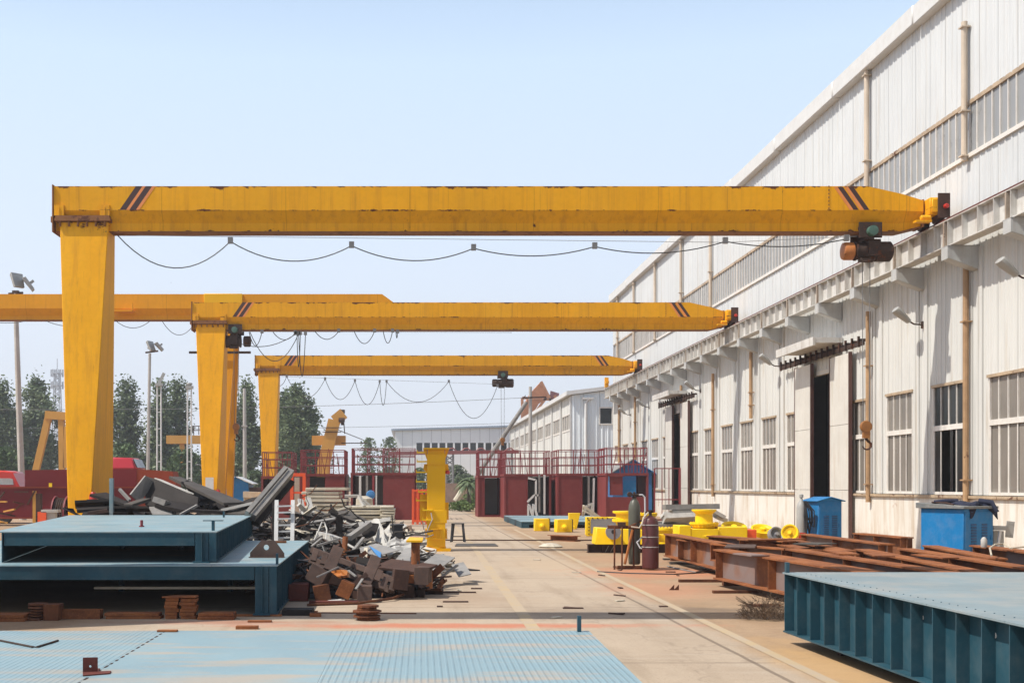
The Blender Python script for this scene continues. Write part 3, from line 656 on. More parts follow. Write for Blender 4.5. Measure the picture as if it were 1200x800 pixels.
# ---------------------------------------------------------------- the yellow semi-gantry cranes on the runway
def girder_mesh(secs):                     # secs: (x, top, fold, neck, bottom)
    mb = MB(); o = 0
    for x, zt, zf, zn, zb in secs:
        mb.v += [Vector(v) for v in ((x, -.35, zt), (x, -.35, zf), (x, -.17, zn), (x, -.17, zb+.025), (x, -.23, zb+.02), (x, -.23, zb),
                                     (x, .23, zb), (x, .23, zb+.02), (x, .17, zb+.025), (x, .17, zn), (x, .35, zf), (x, .35, zt))]
    for i in range(len(secs)-1):
        for k in range(12):
            mb.f.append((i*12+k, i*12+(k+1) % 12, (i+1)*12+(k+1) % 12, (i+1)*12+k)); mb.mi.append(1 if k in (4, 5, 6) else 0)
    mb.f += [tuple(range(12))[::-1], tuple(range(12*(len(secs)-1), 12*len(secs)))]; mb.mi += [0, 0]
    return mb
def make_crane(label):
    c = thing('gantry_crane', label, 'crane', (0, 0, 0), 0, 'semi-gantry cranes spanning the yard to the workshop runway')
    girder_mesh([(-8.74, 9.03, 8.44, 8.16, 7.93), (11.25, 9.03, 8.44, 8.16, 7.93), (12.1, 8.84, 8.43, 8.16, 7.93), (12.62, 8.68, 8.41, 8.20, 8.06)]).build('girder', [M['crane'], M['flange']], c, smooth=False)
    e = MB(); e.box(-8.77, -8.742, -.40, .40, 7.90, 9.06); e.box(-8.86, -8.77, -.2, .2, 8.18, 8.32); e.build('end_plate', M['flange'], c)
    for x0 in (-7.02, -6.78):
        s = MB(); s2 = MB()
        s.plate([(x0-.1, -.353, 8.45), (x0+.06, -.353, 8.45), (x0+.46, -.353, 9.03), (x0+.30, -.353, 9.03)], .006)
        s2.plate([(x0+.06, -.353, 8.45), (x0+.14, -.353, 8.45), (x0+.54, -.353, 9.03), (x0+.46, -.353, 9.03)], .006)
        s.build('warning_stripe', M['stripe'], c, smooth=False); s2.build('orange_stripe', M['stripe2'], c, smooth=False)
    for x0 in (10.88, 11.14):
        s = MB(); s2 = MB()
        s.plate([(x0+.02, -.353, 8.45), (x0+.15, -.353, 8.45), (x0-.24, -.353, 9.01), (x0-.37, -.353, 9.01)], .006)
        s2.plate([(x0-.07, -.353, 8.45), (x0+.02, -.353, 8.45), (x0-.37, -.353, 9.01), (x0-.46, -.353, 9.01)], .006)
        s.build('warning_stripe', M['stripe'], c, smooth=False); s2.build('orange_stripe', M['stripe2'], c, smooth=False)
    # bolted splice and end carriage on the rail
    sp = MB()
    for z in [8.47+.09*i for i in range(7)]: sp.box(10.28, 10.31, -.362, -.352, z, z+.03)
    sp.box(12.62, 12.66, -.3, .3, 8.05, 8.72); sp.build('splice_plate', M['flange'], c)
    ec = MB(); ec.box(12.67, 13.10, -.60, .62, 8.28, 8.70); ec.box(12.70, 13.06, -.66, -.602, 8.32, 8.66); ec.build('end_carriage', M['crane'], c, bevel=.02)
    for y in (-.70, .63): bf = MB(); bf.box(12.83, 13.12, y, y+.03, 8.18, 8.78); bf.build('buffer_plate', M['rustdk'], c)
    bp = MB(); bp.lathe([(.045, 0), (.06, .03), (.06, .1), (.03, .12)], (13.0, -.82, 8.45), 12, 'y'); bp.build('buffer', M['red'], c)
    for y in (-.42, .44):
        w = MB(); w.lathe([(.10, -.09), (.19, -.09), (.19, -.06), (.165, -.05), (.165, .05), (.19, .06), (.19, .09), (.10, .09)], (12.95, y, 8.27), 20, 'x'); w.build('wheel', M['dark'], c)
    mo = MB(); mo.lathe([(.05, 0), (.07, .02), (.07, .22), (.05, .25)], (12.45, -.58, 8.2), 12, 'x'); mo.box(12.3, 12.68, -.7, -.5, 8.08, 8.13); mo.build('travel_motor', M['crane'], c)
    # leg: wide across the span at the top, wide along the rail at the foot
    lg = MB()
    lg.hexa([(-8.16, -1.12, .62), (-7.66, -1.12, .62), (-7.66, 1.12, .62), (-8.16, 1.12, .62)], [(-8.60, -.33, 8.16), (-7.40, -.33, 8.16), (-7.40, .33, 8.16), (-8.60, .33, 8.16)])
    l = lg.build('leg', M['crane_leg'], c, smooth=False, bevel=.015)
    sm = MB(); sm.bar((-7.985, -.775, 4.2), (-8.06, -.345, 8.1), .03, .012); 
    lf = MB(); lf.box(-8.70, -7.34, -.44, .44, 8.165, 8.235); lf.box(-8.68, -7.36, -.42, .42, 8.24, 8.30)
    for i in range(6): lf.box(-8.6+.22*i, -8.56+.22*i, -.40, -.33, 8.04, 8.164)
    lf.build('leg_flange', M['flange'], c)
    for x in (-8.60, -7.48):
        for yy in (-.40, .353): lug = MB(); lug.box(x-.12, x+.12, yy, yy+.05, 8.302, 8.56); lug.box(x-.02, x+.02, yy-.02 if yy < 0 else yy+.05, yy if yy < 0 else yy+.08, 8.302, 8.5); lug.build('saddle_bracket', M['crane'], c)
    bc = MB(); bc.box(-8.12, -7.70, -1.75, 1.75, .22, .60); bc.box(-8.16, -7.66, -1.2, 1.2, .601, .64); bc.build('bottom_carriage', M['crane_leg'], c, bevel=.02)
    for y in (-1.4, 1.4):
        w = MB(); w.lathe([(.08, -.11), (.23, -.11), (.23, -.08), (.2, -.06), (.2, .06), (.23, .08), (.23, .11), (.08, .11)], (-7.91, y, .23), 20, 'x'); w.build('wheel', M['dark'], c)
    wb = MB(); wb.box(-7.72, -7.46, -1.15, -.90, .85, 1.25); b = wb.build('warning_beacon', M['blackbox'], c)
    wl = MB(); wl.lathe([(.09, 0), (.10, .03), (.095, .2), (.05, .27)], (-7.59, -1.03, 1.26), 14); wl.build('beacon_lamp', M['red'], b)
    return c
def hook_block(mb, x, z, s=1.0):           # sheave block and a real hook hanging from it
    mb.lathe([(.03*s, -.09*s), (.17*s, -.08*s), (.19*s, 0), (.17*s, .08*s), (.03*s, .09*s)], (x, 0, z), 18, 'y')
    mb.box(x-.1*s, x+.1*s, -.06*s, .06*s, z-.36*s, z-.1*s)
def hook_mesh(x, z, s=1.0):
    mb = MB(); pts = [(x, 0, z)]+[(x+.02+.13*s*math.cos(a)-.0, 0, z-.22*s+.13*s*math.sin(a)) for a in [R(90-20*i) for i in range(1, 14)]]
    mb.tube(pts, .045*s, 8, r2=.02*s); return mb
def make_hoist(label, x, y, hook_z, flip=1, motor='motor', hs=.8):
    t = thing('electric_hoist', label, 'hoist', (x, y, 0), 0, 'electric hoists under the crane girders')
    f = flip
    tr = MB()
    for s in (-1, 1): tr.box(-.28, .28, s*.29-.025, s*.29+.025, 7.78, 8.16)
    for s in (-1, 1):
        for q in (-.18, .18): tr.lathe([(.04, 0), (.10, .01), (.10, .05), (.05, .06)], (q, s*.265-(.06 if s > 0 else 0), 8.02), 14, 'y')
    tr.box(-.1, .1, -.28, .28, 7.74, 7.82); tr.build('trolley', M['dark'], t)
    gm = MB(); gm.lathe([(.06, 0), (.12, .01), (.125, .16), (.10, .2), (.04, .21)], (.0, -.52, 7.92), 18, 'y'); gm.build('trolley_motor', M['green'], t)
    d = MB(); d.lathe([(.16, -.30), (.235, -.29), (.235, -.25), (.21, -.24), (.21, .14), (.245, .15), (.245, .2)], (0, 0, 7.50), 24, 'x'); d.build('drum', M['dark'], t)
    g = MB(); g.box(.10*f-.12, .10*f+.18, -.24, .24, 7.36, 7.76); g.lathe([(.2, .2), (.25, .22), (.25, .58), (.2, .62)], (0, 0, 7.49), 20, 'x') if f > 0 else g.lathe([(.2, -.62), (.25, -.58), (.25, -.22), (.2, -.2)], (0, 0, 7.49), 20, 'x')
    g.build('gearbox', M['dark'], t)
    m = MB(); m.lathe([(.12, -.60*f), (.2, -.58*f), (.22, -.54*f), (.22, -.34*f), (.18, -.305*f)], (0, 0, 7.5), 24, 'x'); m.build('motor', M[motor], t)
    cl = MB(); cl.tube([(-.2, -.2, 7.3), (-.16, -.24, 7.2), (.05, -.2, 7.24)], .02, 6); cl.box(-.25, .1, -.2, -.12, 7.2, 7.28); cl.build('rope_guide', M['dark'], t)
    r = MB(); 
    for dx in (-.09, .10): r.tube([(dx, 0, 7.4), (dx*.8, 0, hook_z)], .011, 5)
    r.build('rope', M['rope'], t)
    hb = MB(); hook_block(hb, 0, hook_z, hs); o = hb.build('hook_block', M['hookpaint'], t)
    hook_mesh(0, hook_z-.36*hs, hs).build('hook', M['dark'], o)
    return t
CD = [14.0, 29.9, 48.7, 68.5]
NAMES = ['yellow gantry crane standing over the near deck, seen only by its shadow across the road',
         'nearest yellow gantry crane with the broad rust-spotted leg behind the blue platforms',
         'yellow gantry crane second along the yard, its leg before the twin tubular masts',
         'farthest yellow gantry crane, its leg beside the left red cabins and hook over the yard']
c0 = make_crane(NAMES[1]); cranes = {1: c0}
c0.location.y = CD[1]
def festoon(root, d, pts, lines, r=.014, y=-.45):
    mb = MB(); g = lambda px, py: (at(px, py, d).x, y, at(px, py, d).z)
    for a, b, low in pts:
        A, B = g(*a), g(*b); dz = (A[2]+B[2])/2-g(a[0], low)[2]
        P = [Vector(p) for p in sag(A, B, max(dz, .05), 14)]; mb.tube(P, r, 5)
    o = mb.build('festoon_cable', M['cable'], root)
    w = MB()
    for a, b in lines: w.tube([g(*a), g(*b)], r*.45, 4)
    for a, b, low in pts: q = g(*b); w.box(q[0]-.06, q[0]+.06, y-.04, y+.04, q[2]-.05, q[2]+.10)
    w.build('cable_trolley_wire', M['rope'], o)
for i in (2, 3, 0):
    c = copy_tree(c0); c.location.y = CD[i]; c['label'] = NAMES[i]; cranes[i] = c
festoon(cranes[1], CD[1]-.45, [((138, 276), (270, 283), 314), ((270, 283), (412, 288), 306), ((412, 288), (555, 291), 305.5), ((555, 291), (697, 289), 300), ((697, 289), (850, 283), 296.5), ((850, 283), (992, 280), 289)],
        [((160, 276), (850, 284)), ((850, 284), (1004, 277))])
festoon(cranes[2], CD[2]-.45, [((283, 403), (347, 391), 405), ((293, 389), (350, 391), 423), ((292, 389), (307, 389), 405), ((320, 389), (346, 390), 398), ((369, 388), (397, 388), 397.5), ((415, 388), (439, 388), 402.5),
        ((449, 388), (460, 388), 402), ((464, 388), (466, 389), 396), ((348, 391), (352, 391), 430), ((350, 391), (358, 391), 441)], [((283, 388.5), (600, 389.5)), ((347, 391), (356, 391)), ((200, 331), (201, 331))], r=.016)
festoon(cranes[3], CD[3]-.45, [((328, 452), (336, 441), 449), ((336, 441), (381, 444), 466), ((381, 444), (416, 446), 468), ((416, 446), (445, 447), 474), ((445, 447), (453, 447), 475), ((453, 447), (526, 447), 471), ((526, 447), (583, 452), 490)],
        [((330, 441), (583, 450))], r=.016)
for i, lab in ((2, 1), (3, 1)):
    n = MB(); n.box(-8.12, -7.80, -1.135, -1.115, 1.15, 2.0)
    nb = n.build('notice_plate', M['white'], cranes[i])
    nb.location = (.05 if i == 2 else .03, .0, .0)
make_hoist('brown hoist with an orange motor cap near the runway end of the nearest crane', 11.34, CD[1], 3.15)
make_hoist('hoist parked close to the leg of the second crane, its hook hanging by the leg', -7.02, CD[2], 4.05, -1, 'dark')
h3 = make_hoist('dark hoist with long ropes under the farthest crane, its hook above the red cabins', at(589, 0, CD[3]).x, CD[3], 4.25, 1, 'dark')
# ---------------------------------------------------------------- the other yard's cranes at the left
oc = thing('gantry_crane', 'yellow gantry crane of the next yard, its girder reaching in behind the nearer legs', 'crane', (-7.5, 52.5, 0))
D4 = 52.5; zt, zb = at(0, 346, D4).z, at(0, 376, D4).z; zf = zt-.62
gm = girder_mesh([(-46, zt, zf, zf-.3, zb), (at(448, 0, D4).x, zt, zf, zf-.3, zb), (at(462, 0, D4).x, zt-.38, zf, zf-.3, zb)]); gm.v = [v+Vector((0, D4, 0)) for v in gm.v]
wpart('girder', gm, [M['crane_plain'], M['flange']], oc, smooth=False)
x0, x1 = at(239, 0, D4-.6).x, at(284, 0, D4-.6).x
sd = MB(); sd.box(x0, x1, D4-.62, D4+.62, at(0, 359, D4).z, at(0, 344, D4-.6).z); wpart('saddle_box', sd, M['yellow2'], oc, bevel=.02)
lg = MB(); xa, xb = at(259, 0, D4).x, at(279.5, 0, D4).x
lg.hexa([(at(262, 0, D4).x, D4-1.4, .3), (at(267, 0, D4).x, D4-1.4, .3), (at(267, 0, D4).x, D4-1.0, .3), (at(262, 0, D4).x, D4-1.0, .3)], [(xa, D4-.6, zf-.3), (xb, D4-.6, zf-.3), (xb, D4-.3, zf-.3), (xa, D4-.3, zf-.3)])
wpart('leg', lg, M['crane_plain'], oc, smooth=False)
lg = MB(); lg.hexa([(at(262, 0, D4).x, D4+1.0, .3), (at(267, 0, D4).x, D4+1.0, .3), (at(267, 0, D4).x, D4+1.4, .3), (at(262, 0, D4).x, D4+1.4, .3)], [(xa, D4+.3, zf-.3), (xb, D4+.3, zf-.3), (xb, D4+.6, zf-.3), (xa, D4+.6, zf-.3)])
wpart('leg', lg, M['crane_plain'], oc, smooth=False)
br = MB(); p = at(137, 365, D4-.4); q = at(158, 365, D4-.4); br.box(p.x, q.x, D4-.9, D4-.36, p.z-.06, p.z); br.tube([(q.x, D4-.85, p.z), (q.x, D4-.85, p.z+.3)], .03, 6); wpart('service_bracket', br, M['crane_plain'], oc)
arm = MB(); a, b = at(226, 415.5, D4), at(297, 415.5, D4); arm.bar(a+Vector((0, -.9, 0)), b+Vector((0, -.9, 0)), .08, .10); wpart('cable_arm', arm, M['dark'], oc)
fs = MB()
for A, B, low in (((0, 378), (30, 376), 380), ((54, 376), (112, 376), 384), ((136, 376), (176, 376), 386), ((190, 376), (226, 382), 394)):
    P, Q = at(A[0], A[1], D4-.5), at(B[0], B[1], D4-.5); fs.tube(sag(P, Q, (P.z+Q.z)/2-at(0, low, D4).z), .014, 5)
wpart('festoon_cable', fs, M['cable'], oc)

def aframe(label, d, pts, w, beam):         # a lattice-legged small gantry seen nearly end-on
    t = thing('gantry_crane', label, 'crane', (at(pts[0][0], 568, d).x, d, 0), 0)
    for a, b in beam: q = MB(); q.bar(at(*a, d), at(*b, d), w*1.7, w*1.5); wpart('girder', q, M['crane_old'], t)
    for i in range(0, len(pts), 2): q = MB(); q.bar(at(*pts[i], d), at(*pts[i+1], d), w, w*1.2); wpart('leg', q, M['crane_old'], t)
    return t
aframe('small yellow A-legged gantry standing beyond the red girder at the far left', 78, [(57, 488), (42, 552), (72, 488), (73, 556), (79, 500), (78, 548)], .34, [((54, 486), (84, 488))])
# yellow jib leaning up by the poplars
t = thing('jib_crane', 'ochre jib crane with a leaning boom and cross beam beside the last poplar', 'crane', (at(380, 568, 96).x, 96, 0))
D = 96
q = MB(); q.bar(at(379, 545, D), at(392, 492, D), .95, .85, up=(0, 1, 0)); q.bar(at(392, 493, D), at(403, 484, D), .85, .8, up=(0, 1, 0)); wpart('boom', q, M['crane_old'], t)
q = MB(); q.bar(at(366, 516, D+1), at(405, 516, D+1), .9, .75); wpart('cross_beam', q, M['crane_old'], t)
q = MB(); q.box(*(lambda a, b: (a.x, b.x, D-.3, D+.3, b.z, a.z))(at(399, 484, D), at(404, 480, D))); q.tube([at(402, 486, D), at(401, 498, D)], .12, 6); q.tube([at(397, 492, D-.4), at(404, 492, D-.4)], .2, 6); q.tube([at(403, 495, D), at(404, 508, D)], .04, 5)
wpart('hook_gear', q, M['dark'], t)
q = MB(); q.bar(at(378, 568, D), at(380, 540, D), 1.0, 1.0, up=(0, 1, 0)); wpart('pedestal', q, M['crane_old'], t)
q = MB()
for y in (501, 506): q.bar(at(378, y, D-.5), at(400, y, D-.5), .08, .06)
q.tube([at(395, 503, D), at(425, 515, D)], .03, 5); q.tube([at(400, 519, D), at(430, 519, D)], .04, 5); wpart('stay_wire', q, M['dark'], t)
# yellow beam between the masts, far
t = thing('gantry_crane', 'distant yellow gantry beam with a railed cab just left of the second crane leg', 'crane', (at(230, 568, 110).x, 110, 0))
q = MB(); q.bar(at(196, 515, 110), at(262, 515, 110), 1.0, .75); wpart('girder', q, M['crane_old'], t)
q = MB(); q.bar(at(213, 515, 110), at(216, 565, 110), .4, .4); wpart('leg', q, M['crane_old'], t)
q = MB()
for px in (227, 233, 239): q.tube([at(px, 509, 110), at(px, 499, 110)], .04, 4)
q.tube([at(226, 499, 110), at(240, 499, 110)], .04, 4); q.tube([at(226, 504, 110), at(240, 504, 110)], .04, 4); wpart('cab_railing', q, M['dark'], t)
# ---------------------------------------------------------------- blue steel platform sections
def side_ribs(mb, p, q, z0, z1, depth, n, mi=0, sgn=1):
    p, q = Vector(p), Vector(q); d = (q-p).normalized(); nr = Vector((d.y, -d.x, 0))*sgn
    for i in range(n+1):
        c = p.lerp(q, i/n) if n else p
        mb.hexa([c-d*.006+Vector((0, 0, z0)), c+d*.006+Vector((0, 0, z0)), c+d*.006+nr*depth+Vector((0, 0, z0)), c-d*.006+nr*depth+Vector((0, 0, z0))],
                [c-d*.006+Vector((0, 0, z1)), c+d*.006+Vector((0, 0, z1)), c+d*.006+nr*depth+Vector((0, 0, z1)), c-d*.006+nr*depth+Vector((0, 0, z1))], mi)
def V2(v, z): return Vector((v[0], v[1], z))
def platform(name, label, fl, fr, br, bl, z0, z1, fasc, topm):
    c = (Vector(fl)+Vector(fr)+Vector(br)+Vector(bl))/4
    t = thing(name, label, 'platform', (c.x, c.y, z0))
    t0 = z1-.016
    q = MB(); q.hexa([V2(v, t0) for v in (fl, fr, br, bl)], [V2(v, z1) for v in (fl, fr, br, bl)]); wpart('deck_plate', q, topm, t)
    e = lambda a, b, i: Vector(a)+(Vector(b)-Vector(a)).normalized()*i
    q = MB()                                       # right side girder with stiffeners
    a, b = e(fr, fl, .10), e(br, bl, .10)
    q.bar(V2(a, (z0+t0)/2), V2(b, (z0+t0)/2), .014, t0-z0-.004); ab = (b-a).normalized(); nr = Vector((ab.y, -ab.x))
    q.bar(V2(a+nr*.03, z0+.012), V2(b+nr*.03, z0+.012), .15, .016)
    side_ribs(q, V2(a+nr*.008, 0), V2(b+nr*.008, 0), z0+.022, t0-.003, .085, 20)
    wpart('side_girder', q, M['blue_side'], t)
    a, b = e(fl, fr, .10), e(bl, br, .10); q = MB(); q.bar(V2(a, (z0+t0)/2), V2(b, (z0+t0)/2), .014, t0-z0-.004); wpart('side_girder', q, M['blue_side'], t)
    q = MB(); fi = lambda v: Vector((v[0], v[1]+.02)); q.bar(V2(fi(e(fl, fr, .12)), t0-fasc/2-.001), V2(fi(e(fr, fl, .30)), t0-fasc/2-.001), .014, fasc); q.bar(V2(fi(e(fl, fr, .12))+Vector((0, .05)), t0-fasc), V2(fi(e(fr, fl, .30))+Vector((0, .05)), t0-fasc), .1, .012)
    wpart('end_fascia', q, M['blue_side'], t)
    q = MB(); p = fi(e(fr, fl, .20)); q.box(p.x-.09, p.x+.085, p.y-.012, p.y+.012, z0, t0-.002); q.box(p.x+.0, p.x+.012, p.y-.07, p.y-.013, z0, t0-.002); q.box(p.x-.11, p.x+.11, p.y-.09, p.y+.12, z0-.001, z0+.016)
    wpart('corner_post', q, M['blue_side'], t)
    q = MB()                                       # inner cross frames seen in the dark
    for f in (.3, .62, .85):
        m = Vector(fl).lerp(Vector(fr), f); q.box(m.x-.04, m.x+.04, m.y+3.4, m.y+3.5, z0, t0-.003); wpart('inner_post', q, M['blue_side'], t); q = MB()
    for g in (.35, .7):
        a, b = Vector(fl).lerp(Vector(bl), g), Vector(fr).lerp(Vector(br), g); q.bar(V2(e(a, b, .15), t0-.1), V2(e(b, a, .15), t0-.1), .02, .18); wpart('cross_frame', q, M['blue_side'], t); q = MB()
    a, b = e(bl, br, .12), e(br, bl, .12); q.bar(V2(a, (z0+t0)/2), V2(b, (z0+t0)/2), .014, t0-z0-.01)
    wpart('cross_frame', q, M['blue_side'], t)
    return t
def stud(root, x, y, z, h=.16, w=.03, bar=0):
    q = MB(); q.box(x-w/2, x+w/2, y-.03, y+.03, z, z+h)
    if bar: q.box(x-bar/2, x+bar/2, y-.04, y+.04, z+h, z+h+.012)
    wpart('stud', q, M['blue_side'], root)
ZL, ZU = .66, 1.078
LFR, LBR = on(325, 662, ZL).xy, on(362, 633, ZL).xy
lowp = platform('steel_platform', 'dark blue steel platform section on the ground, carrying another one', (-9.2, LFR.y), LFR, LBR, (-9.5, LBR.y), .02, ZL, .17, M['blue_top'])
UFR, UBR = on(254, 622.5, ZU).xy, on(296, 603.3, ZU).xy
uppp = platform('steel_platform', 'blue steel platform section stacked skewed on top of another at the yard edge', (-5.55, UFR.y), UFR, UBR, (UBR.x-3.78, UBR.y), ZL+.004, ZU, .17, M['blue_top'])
stud(lowp, LFR.x-.03, LFR.y+.25, ZL, .14); stud(uppp, on(247, 622, ZU).x, UFR.y+.35, ZU, .13, .035, .27)
p = on(273, 604, ZU); stud(uppp, p.x, p.y-1.2, ZU, .12, .03); 
p = on(166, 617, ZU); q = MB(); q.tube([(p.x, p.y, ZU), (p.x, p.y, ZU+.10)], .022, 8); q.tube([(p.x, p.y, ZU), (p.x, p.y, ZU+.018)], .04, 8); one('anchor_bolt', 'tiny red bolt standing upright on the upper blue platform', 'bolt', q, M['cabinrail'])
# plate with a hole
def holed(pts, c, r, th, n=28):
    pts = [Vector(p) for p in pts]; c = Vector(c); mb = MB()
    out, inn = [], []
    for k in range(n):
        a = 2*math.pi*k/n; d = Vector((math.cos(a), math.sin(a))); best = 9
        for p, q in zip(pts, pts[1:]+pts[:1]):
            e = q-p; den = d.x*e.y-d.y*e.x
            if abs(den) < 1e-9: continue
            w = p-c; t = (w.x*e.y-w.y*e.x)/den; u = (w.x*d.y-w.y*d.x)/den
            if t > 0 and -1e-6 <= u <= 1+1e-6: best = min(best, t)
        out.append(c+d*best); inn.append(c+d*r)
    for p in pts:                                    # keep the true corners
        k = min(range(n), key=lambda i: (out[i]-p).length); out[k] = p
    vs = [(p.x, y, p.y) for y in (0, th) for p in out]+[(p.x, y, p.y) for y in (0, th) for p in inn]
    fs = []
    for k in range(n):
        j = (k+1) % n; fs += [(k, j, 2*n+j, 2*n+k), (n+j, n+k, 3*n+k, 3*n+j), (k, n+k, n+j, j), (2*n+j, 3*n+j, 3*n+k, 2*n+k)]
    return mb.add(vs, fs)
g0 = on(313, 653, ZL); k = g0.y/F
q = holed([(-20*k, 0), (20*k, 0), (20*k, 5*k), (9*k, 20*k), (-7*k, 20*k), (-20*k, 6*k)], (-1*k, 12*k), 3.2*k, .03); q.box(-21*k, 20*k, -.06, .09, -.0, .012); q.xf(Matrix.Translation((g0.x, g0.y, ZL)))
one('lifting_lug', 'rusty trapezoid lug plate with a round hole, standing on the lower blue platform', 'lifting lug', q, M['brownplate'])
q = MB(); g = on(329, 636, ZL); q.bar((g.x-.13, g.y, ZL+.02), (g.x+.1, g.y+.03, ZL+.02), .09, .04); one('steel_offcut', 'small rusty block lying behind the lug plate on the lower platform', 'offcut', q, M['rustb'])
# right platform with the ribbed side
A, B = on(917, 670, .763), on(1200, 732, .763); dr = (B-A).normalized()
t = thing('steel_platform', 'blue-grey steel platform by the road with a side of closely spaced stiffeners', 'platform', (6.8, 9.5, .1))
far, near = A.xy, (A+dr*7.6).xy; zt = .763
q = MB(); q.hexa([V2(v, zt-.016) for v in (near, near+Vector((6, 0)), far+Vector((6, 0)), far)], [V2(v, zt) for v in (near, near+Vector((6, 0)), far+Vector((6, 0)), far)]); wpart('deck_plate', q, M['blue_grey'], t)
q = MB()
for i in range(52): 
    c = A+dr*(.25+i*.14); q.lathe([(.007, 0), (.006, .004), (.002, .005)], (c.x+.17, c.y, zt), 6)
wpart('bolt_row', q, M['blue_side'], t)
q = MB(); ins = Vector((.12, 0)); a, b = far+ins, near+ins
q.bar(V2(a, .44), V2(b, .44), .014, .60); q.bar(V2(a-Vector((.03, 0)), .13), V2(b-Vector((.03, 0)), .13), .17, .016)
wpart('side_girder', q, M['blue_side'], t)
for i in range(20):
    q = MB(); c = V2(a-Vector((.008, 0)), 0)+dr*(.03+7.37*i/19); side_ribs(q, c, c+dr*.01, .14, zt-.018, .10, 0, 0, 1); wpart('stiffener', q, M['blue_side'], t)
for i in (7.5, 10.5):
    c = V2(a, 0)+dr*(i*.39+.2); q = MB(); q.tube([(c.x-.012, c.y, .62), (c.x-.003, c.y, .62)], .022, 12); wpart('drain_plug', q, M['white'], t)
q = MB(); q.bar(V2(far+Vector((.1, -.02)), .44), V2(far+Vector((5.9, -.02)), .44), .014, .6)
for i in range(16): q.box(far.x+.4+i*.37, far.x+.412+i*.37, far.y-.012, far.y+.07, .15, zt-.02)
wpart('end_plate', q, M['blue_side'], t)
stud(t, A.x+.03, A.y-.06, zt, .11, .035)
for px, py, lab in ((935, 742, 'brown wooden block under the far corner of the ribbed blue platform'), (991, 768, 'round-ended brown log under the ribbed edge of the right platform')):
    g = on(px, py); q = MB()
    if px == 935: q.box(g.x-.12, g.x+.5, g.y-.05, g.y+.06, 0, .115)
    else: q.tube([(g.x-.06, g.y, .06), (g.x+.6, g.y+.05, .06)], .058, 14)
    one('timber_block', lab, 'block', q, M['rustdk'])
# low foreground deck
ZD = .27
DF = on(690, 738.5, ZD); DN = on(750, 800, ZD)
t = thing('steel_deck', 'low light blue chequered steel deck lying across the yard in front', 'platform', (-3, 9, 0))
y0, y1 = 4.6, DF.y; xr0, xr1 = DN.x-.08, DF.x
xs = [(-9.5, -2.395, 'deck_diag'), (-2.392, -.6675, 'deck_plain'), (-.6655, None, 'deck_rib')]
for a, b, m in xs:
    q = MB()
    if b is None: q.hexa([(a, y0, ZD-.012), (xr0, y0, ZD-.012), (xr1, y1, ZD-.012), (a, y1, ZD-.012)], [(a, y0, ZD), (xr0, y0, ZD), (xr1, y1, ZD), (a, y1, ZD)])
    else: q.box(a, b, y0, y1, ZD-.012, ZD)
    wpart('deck_plate', q, M[m], t, smooth=False)
q = MB(); q.bar((xr0-.06, y0, ZD/2-.0), (xr1-.06, y1-.02, ZD/2), .012, ZD-.03); q.box(-9.5, xr1-.1, y1-.05, y1-.038, .02, ZD-.014); q.bar((-2.39, y0, ZD-.06), (-2.39, y1-.06, ZD-.06), .1, .09); q.bar((-.668, y0, ZD-.06), (-.668, y1-.06, ZD-.06), .1, .09); wpart('edge_beam', q, M['blue_side'], t)
q = MB()                                            # stitch welds along the plate joint
yy = y0
while yy < y1-.1:
    q.box(-2.398, -2.382, yy, yy+.06+random.random()*.05, ZD-.004, ZD+.003); yy += .17+random.random()*.04
wpart('weld_seam', q, M['dark'], t)
p = on(679, 740, ZD); stud(t, p.x, p.y+.02, ZD, .155, .035)
for px in (78, 90): p = on(px, 736); q = MB(); q.box(p.x-.045, p.x+.05, y1+.01, y1+.12, 0, ZD-.05); wpart('deck_foot', q, M['rustdk'], t)
# angle bracket, bent rod, loose plates on the deck
g = on(97, 788, ZD); k = g.y/F
q = MB(); q.add([], [])
wA, hA = 17*k, 18*k
an = Matrix.Translation(g) @ Matrix.Rotation(R(8), 4, 'Z')
pl = holed([(0, 0), (wA, 0), (wA, hA), (0, hA)], (wA*.5, hA*.42), .009, .010, 20); 
pl.box(0, wA, -.005, .16, 0, .010); pl.hexa([(wA*.2, -.17, 0), (wA*1.9, -.09, 0), (wA*1.9, .02, 0), (0, .0, 0)], [(wA*.2, -.17, .010), (wA*1.9, -.09, .010), (wA*1.9, .02, .010), (0, .0, .010)])
pl.xf(an); one('angle_bracket', 'small dark red angle bracket with drilled holes standing on the blue deck', 'bracket', pl, M['rail'])
q = MB(); q.tube([on(-40, 743, ZD+.008), on(0, 750, ZD+.008), on(38, 757.5, ZD+.008), on(44, 757.5, ZD+.008), on(68, 750, ZD+.008)], .010, 6); one('bent_rod', 'bent dark steel rod lying across the blue deck', 'rod', q, M['dark'])
q = MB(); a, b = on(185, 739.5, ZD), on(208, 739.5, ZD); q.box(a.x, b.x, a.y-.05, a.y+.03, ZD+.001, ZD+.018); one('steel_offcut', 'flat rusty plate lying on the far edge of the blue deck', 'offcut', q, M['rustb'])
